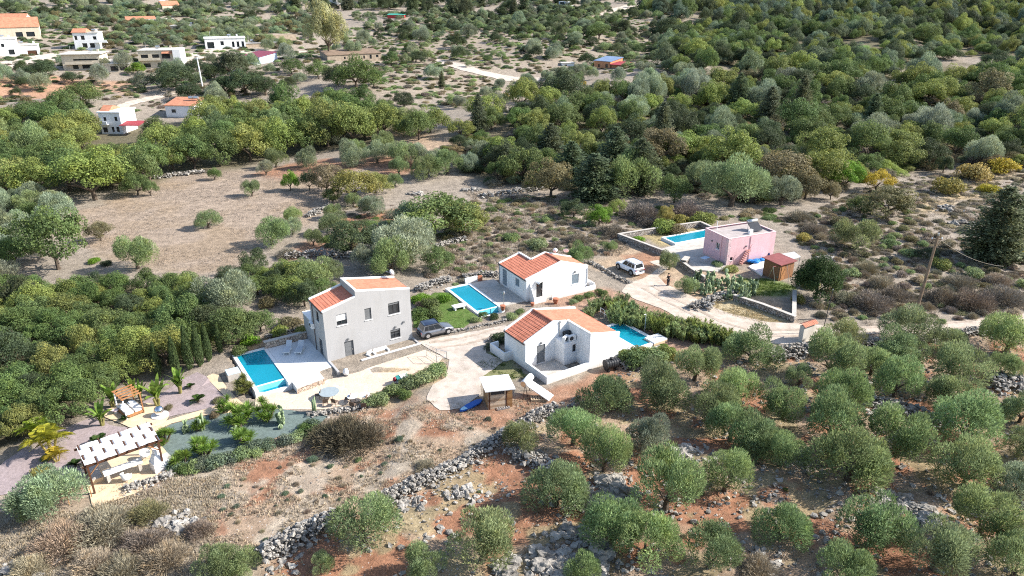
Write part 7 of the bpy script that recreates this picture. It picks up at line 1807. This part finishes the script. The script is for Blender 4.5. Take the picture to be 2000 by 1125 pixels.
for i, (x, y, s, lab) in enumerate([(200,832,1.25,"banana plant with orange stem left of the daybed terrace"),(222,795,1.35,"banana plant behind the shaded corner of the daybed"),(276,782,1.0,"low spreading banana plant behind the daybed"),(308,792,1.45,"tall upright banana plant beside the mirror ball"),(352,768,1.4,"banana plant in front of the cypress row"),(262,775,1.0,"small banana plant between daybed and wood")]):
    planted("banana_plant", lab, "banana plant", (x, y), [("leaves", BN[i % 3], jitter((.14,.22,.04))), ("stem", BNS, None)], s, i * 70, "banana plants round the daybed")
PH = [(0,0,1.0),(.35,.1,.8),(-.3,.2,.9),(.1,-.3,.7)]
PL_ = feathers("palm_fronds", 8, PH, 11, .9, LEAF, 16, .6); PS_ = stems_mesh("palm_stems", PH, .05, pm("palm_cane", (.35,.27,.08), .2, 5, .7))
for x, y, s, c, lab in [(100,885,1.9,(.28,.28,.03),"yellowish cane palm standing on the lilac gravel"),(75,858,1.5,(.20,.27,.03),"greener cane palm against the dense wood"),(112,902,1.0,(.34,.27,.03),"small yellow cane palm leaning over the gravel")]:
    planted("palm_tree", lab, "palm", (x, y), [("fronds", PL_, c), ("stem", PS_, None)], s, x)
def pads(seed, n, spread):
    r = random.Random(seed); mb = MB()
    tips = [(r.uniform(-spread, spread), r.uniform(-spread*.6, spread*.6), 0) for _ in range(max(2, n // 5))]
    for k in range(n):
        bx, by, bz = r.choice(tips); a = r.uniform(0, 6.28); l = r.uniform(.22, .36); tx, ty = r.uniform(-.12, .12), r.uniform(-.12, .12)
        b0 = len(mb.v); mb.ell((0,0,l*.5), (.14*r.uniform(.8,1.2), .025, l*.55), 8, 6)
        ca, sa = math.cos(a), math.sin(a)
        for i in range(b0, len(mb.v)):
            X, Y, Z = mb.v[i]; mb.v[i] = (bx + X*ca - Y*sa + tx*Z*3, by + X*sa + Y*ca + ty*Z*3, bz + Z)
        if bz < 1.1: tips.append((bx + tx*l*2.4, by + ty*l*2.4, bz + l*.85))
    me = bpy.data.meshes.new("cactus_pads"); me.from_pydata(mb.v, [], mb.f); me.materials.append(pm("cactus_skin", (.27,.33,.19), .25, 5, .5, .1, col2=(.12,.17,.08))); me.polygons.foreach_set("use_smooth", [True] * len(me.polygons)); return me
CP = [pads(1, 40, .3), pads(2, 60, .5), pads(3, 640, 2.8)]
for x, y, s, k, lab in [(548,830,1.3,1,"prickly pear with dark upper pads at the patio corner"),(462,858,1.1,0,"pale prickly pear in front of the yuccas"),(365,845,1.0,0,"small prickly pear by the sandy path"),(1150,440,1.0,1,"lone prickly pear at the meadow edge by the bright green tree")]:
    p = G(x, y); tag(obj("prickly_pear", CP[k], None, p, x, (s, s, s)), lab, "cactus", "prickly pears")
p = G(1412, 566); tag(obj("prickly_pear", CP[2], None, p, math.radians(-25), (1.45, 1.9, 1.5)), "wide bank of prickly pear along the pink house wall", "cactus", "prickly pears")
mb = MB(); r_ = random.Random(4)
for k in range(7):
    a, q = r_.uniform(0, 6.28), r_.uniform(.05, .35); mb.path([(math.cos(a)*q, math.sin(a)*q, -.1), (math.cos(a)*q*1.1, math.sin(a)*q*1.1, r_.uniform(.9, 2.0))], [.10, .08], 8)
o = mb.build("column_cactus", pm("cactus_skin", (.15,.20,.09)), None, True, G(612, 806)); tag(o, "clump of upright column cactus at the patio edge by the table", "cactus")
o = mb.build("column_cactus", pm("cactus_skin", (.15,.20,.09)), None, True, G(392, 842)); o.rotation_euler = (0,0,1); tag(o, "clump of column cactus among yuccas in the blue gravel", "cactus")

# ---- the far wood that reads as one mass
def tinted(m, c):
    """a copy of a foliage material in one leaf colour, its brightness varied plant by plant"""
    m = m.copy(); N = m.node_tree.nodes; L = m.node_tree.links
    oi = next(n for n in N if n.type == 'OBJECT_INFO'); to = [l.to_socket for l in oi.outputs["Color"].links]
    mr = N.new("ShaderNodeMapRange"); mr.inputs[3].default_value = .7; mr.inputs[4].default_value = 1.3; L.new(oi.outputs["Random"], mr.inputs[0])
    x = N.new("ShaderNodeMix"); x.data_type = 'RGBA'; x.blend_type = 'MULTIPLY'; x.inputs[0].default_value = 1; x.inputs[6].default_value = (*c, 1); L.new(mr.outputs[0], x.inputs[7])
    for t in to: L.new(x.outputs[2], t)
    return m
CLEAR = [wpoly(q) for q in ([(1370,150),(1440,152),(1430,166),(1375,164)], [(1760,265),(1830,262),(1840,282),(1770,287)], [(1480,106),(1560,102),(1550,117),(1490,119)], [(1722,178),(1748,150),(1790,132),(1850,118),(1985,108),(1990,135),(1850,146),(1790,152),(1765,178)], [(1640,86),(1705,84),(1697,110),(1640,116)], [(1795,146),(1855,144),(1855,160),(1805,162)], [(1165,34),(1215,10),(1275,-2),(1280,4),(1225,22),(1185,36)], [(850,112),(940,135),(1055,148),(1058,163),(900,143)])]
def far_mass(name, poly, n, seed, wr, cols, hs=.8, fine=False):
    r = np.random.RandomState(seed); x, y = inside(poly, n, seed)
    k = np.ones(len(x), bool)
    for q in CLEAR: k &= signed(x, y, q) > 1.0
    x, y = x[k], y[k]; n = len(x)
    col = bpy.data.collections.new(f"{name} kinds")              # not linked to the scene: only the copies show
    k = 0
    for c in cols:
        for me in ((T_DENSE[0], T_BROAD[1], T_DENSE[3]) if fine else (T_SHRUB[0], T_TWIG[1], T_SHRUB[2], T_SHRUB[4])):
            o = bpy.data.objects.new(f"{name}_kind", me); col.objects.link(o); o.material_slots[0].link = 'OBJECT'; o.material_slots[0].material = tinted(me.materials[0], jitter(c, .12)); k += 1
    me = bpy.data.meshes.new(name); me.vertices.add(n)
    me.vertices.foreach_set("co", np.stack([x, y, zbase(x, y) - .2], 1).astype(np.float32).ravel())
    R = r.uniform(wr[0], wr[1], n) / 2 * (1.0 if fine else .8); t = r.uniform(.75, 1.3, n) * hs
    me.attributes.new("size", 'FLOAT_VECTOR', 'POINT').data.foreach_set("vector", np.stack([R * r.uniform(.85, 1.15, n), R, R * t], 1).astype(np.float32).ravel())
    me.attributes.new("turn", 'FLOAT_VECTOR', 'POINT').data.foreach_set("vector", np.stack([0 * R, 0 * R, r.rand(n) * 6.28], 1).astype(np.float32).ravel())
    me.attributes.new("pick", 'INT', 'POINT').data.foreach_set("value", r.randint(0, k, n).astype(np.int32))
    ng = bpy.data.node_groups.new(name, 'GeometryNodeTree')
    ng.interface.new_socket("Geometry", in_out='INPUT', socket_type='NodeSocketGeometry'); ng.interface.new_socket("Geometry", in_out='OUTPUT', socket_type='NodeSocketGeometry')
    N = ng.nodes; L = ng.links; gi = N.new("NodeGroupInput"); go = N.new("NodeGroupOutput"); ip = N.new("GeometryNodeInstanceOnPoints"); ci = N.new("GeometryNodeCollectionInfo")
    ci.inputs[0].default_value = col; ci.inputs[1].default_value = True; ci.inputs[2].default_value = True
    def na(nm, ty):
        a = N.new("GeometryNodeInputNamedAttribute"); a.data_type = ty; a.inputs[0].default_value = nm; return a.outputs[0]
    ip.inputs["Pick Instance"].default_value = True
    L.new(gi.outputs[0], ip.inputs["Points"]); L.new(ci.outputs[0], ip.inputs["Instance"]); L.new(na("pick", 'INT'), ip.inputs["Instance Index"])
    L.new(na("turn", 'FLOAT_VECTOR'), ip.inputs["Rotation"]); L.new(na("size", 'FLOAT_VECTOR'), ip.inputs["Scale"]); L.new(ip.outputs[0], go.inputs[0])
    o = obj(name, me); o.modifiers.new("spread", 'NODES').node_group = ng
    tag(o, kind="stuff")
far_mass("distant_wood", [(1260,30),(1420,70),(1560,60),(2080,60),(2080,-4),(1260,-4)], 900, 1, (6,11), [PAL["green"], PAL["dark"], PAL["yg"], PAL["blue"]], 1.2, True)
far_mass("distant_wood", [(-80,40),(480,30),(700,20),(1260,30),(1260,-4),(-80,-4)], 420, 2, (5,9), [PAL["far"], PAL["dark"], PAL["olive"], PAL["blue"]], .7, True)
far_mass("distant_wood", [(1400,160),(1560,140),(1700,165),(2080,170),(2080,60),(1560,50),(1300,60),(1290,150)], 800, 3, (4,9), [PAL["green"], PAL["yg"], PAL["far"], PAL["dark"]], 1.0, True)
far_mass("hillside_scrub", [(660,60),(1000,20),(1260,16),(1400,90),(1300,140),(1000,140),(930,210),(760,205),(690,120)], 2900, 4, (1.2,4.0), [PAL["pale"], PAL["brown"], PAL["olive"], PAL["straw"], PAL["green"], PAL["far"]], .6)
far_mass("hillside_scrub", [(-80,20),(480,20),(660,60),(640,110),(300,110),(-80,110)], 1900, 5, (1.5,5.2), [PAL["far"], PAL["brown"], PAL["olive"], PAL["dark"]], .6)
far_mass("hillside_scrub", [(-80,110),(300,112),(660,112),(980,125),(960,190),(760,210),(620,140),(420,210),(120,215),(-80,215)], 1100, 7, (1.0,4.0), [PAL["olive"], PAL["brown"], PAL["grey"], PAL["dark"]], .6)
far_mass("distant_olives", [(690,30),(900,26),(1250,22),(1180,50),(1000,70),(850,62),(720,72)], 330, 8, (3.5,6), [PAL["far"], PAL["olive"], PAL["far"], PAL["dark"]], .75, True)
far_mass("distant_olives", [(20,38),(300,30),(640,34),(600,90),(480,88),(330,92),(215,96),(190,75),(60,60)], 380, 9, (3.5,6.5), [PAL["far"], PAL["olive"], PAL["far"], PAL["brown"]], .75, True)
far_mass("hillside_scrub", [(1000,20),(1260,12),(1345,60),(1345,110),(1250,135),(1120,110),(1000,70)], 260, 10, (3,7), [PAL["green"], PAL["dark"], PAL["olive"], PAL["far"]], .75, True)
far_mass("hillside_scrub", [(760,40),(1000,30),(1120,110),(1000,130),(800,120)], 160, 11, (2.5,5), [PAL["green"], PAL["dark"], PAL["olive"], PAL["far"]], .7, True)
far_mass("low_scrub", [(1520,440),(1600,410),(1700,365),(1800,345),(2080,310),(2080,585),(1840,622),(1640,624),(1575,600),(1640,540)], 1500, 12, (.7,2.6), [PAL["straw"], PAL["grey"], PAL["straw"], PAL["brown"]], .6)
far_mass("low_scrub", [(830,540),(870,470),(960,440),(1060,395),(1190,425),(1250,440),(1210,490),(1160,500),(980,520),(900,560)], 700, 13, (.6,2.2), [PAL["straw"], PAL["grey"], PAL["straw"], PAL["olive"]], .6)
far_mass("low_scrub", [(640,400),(800,400),(940,380),(1080,385),(1250,400),(1420,420),(1540,400),(1540,440),(1400,430),(1250,440),(1060,400),(900,470),(820,520),(640,500)], 500, 14, (1.0,3.0), [PAL["straw"], PAL["grey"], PAL["green"], PAL["olive"], PAL["brown"]], .6)
far_mass("wood_undergrowth", [(860,290),(960,235),(1200,205),(1560,160),(2080,170),(2080,330),(1860,330),(1640,370),(1500,400),(1230,385),(960,365)], 1000, 6, (2,5.5), [PAL["far"], PAL["brown"], PAL["yg"], PAL["dark"], PAL["grey"]], .6, True)

# ------------------------------------------------------------------ labels of the plants: look, neighbour, order
MARKS = [("grey house",705,640),("pool white house",1085,545),("front white house",1100,665),("pink house",1445,475),("pergola",240,880),("daybed",255,795),("grey field",390,440),("timber shed",965,770),("entrance wall",1590,650),("off-roader",1228,525),
         ("timber pole",1800,540),("stone barn",695,110),("hidden villa",235,240),("eucalyptus",645,65),("cream two-storey house",305,115),("slab-roofed house",158,120),("solar-tank house",355,215),("orange cottage",1190,125),("pale blue house",1095,15),
         ("big conifer",1937,440),("long rubble wall",880,915),("black tank",1195,712),("brown shed",1515,530),("plum-roofed house",500,117),("round patio table",644,770),("blue pool",920,580),("silver car",850,645),("front pool",1240,650),("garage",48,98),("red hut",765,32),
         ("red soil patch",720,430),("round carob",850,430),("meadow",1000,450),("dirt drive",1450,640),("swing frame",1506,540),("yellow shrub",1711,355),("grove rocks",1190,965),("grove slabs",1775,1005),("corner boulder",60,1105),("white rocks",345,1020),("green clearing",1670,98),("hill track",1780,145)]
def order(n, i):
    w = ["first","second","third","fourth","fifth","sixth","seventh","eighth","ninth","tenth","eleventh","twelfth","thirteenth","fourteenth","fifteenth","sixteenth"]
    if n == 1: return ""
    if i == 0: return "leftmost "
    if i == n - 1: return "rightmost "
    return f"{w[i]}-from-left " if i < min(16, (n + 1) // 2) else f"{w[min(15, n-1-i)]}-from-right "
sets = {}
for o, kw, col, grp, (px, py), R in PLANTS:
    best = min(MARKS, key=lambda m: (m[1]-px)**2 + ((m[2]-py)*1.5)**2); dx, dy = px - best[1], (py - best[2]) * 1.5
    rel = ("beyond" if dy < 0 else "in front of") if abs(dy) > abs(dx) else ("left of" if dx < 0 else "right of")
    d = math.hypot(dx, dy); rel = ("just " if d < 70 else "well " if d > 190 else "") + rel
    sz = "big " if R > 4 else "small " if R < 1.2 else ""
    w = WORDS[col]
    if kw == "dry bush": w = "grey" if col == "grey" else w
    sets.setdefault((sz, w, kw, rel, best[0]), []).append((px, py, o))
plural = {"dry bush": "dry bushes", "cypress": "cypresses"}
for (sz, w, kw, rel, mk), lst in sets.items():
    lst.sort(key=lambda t: t[0]); n = len(lst)
    for i, (px, py, o) in enumerate(lst):
        if n <= 12: o["label"] = f"{order(n, i)}{sz}{w} {kw} {rel} the {mk}"
        else:
            rows = sorted(lst, key=lambda t: t[1]); k = 3 if n > 24 else 2; row = [("far", "near"), ("far", "middle", "near")][k - 2]
            q = min(k - 1, rows.index((px, py, o)) * k // n); mem = sorted([t for j, t in enumerate(rows) if min(k - 1, j * k // n) == q], key=lambda t: t[0])
            o["label"] = f"{order(len(mem), mem.index((px, py, o)))}{sz}{w} {kw} {rel} the {mk}, {row[q]} row"
print("plants", len(PLANTS), "objects", len(bpy.data.objects))

import collections
_c = collections.Counter(o["category"] for o, *_ in PLANTS); print(_c)
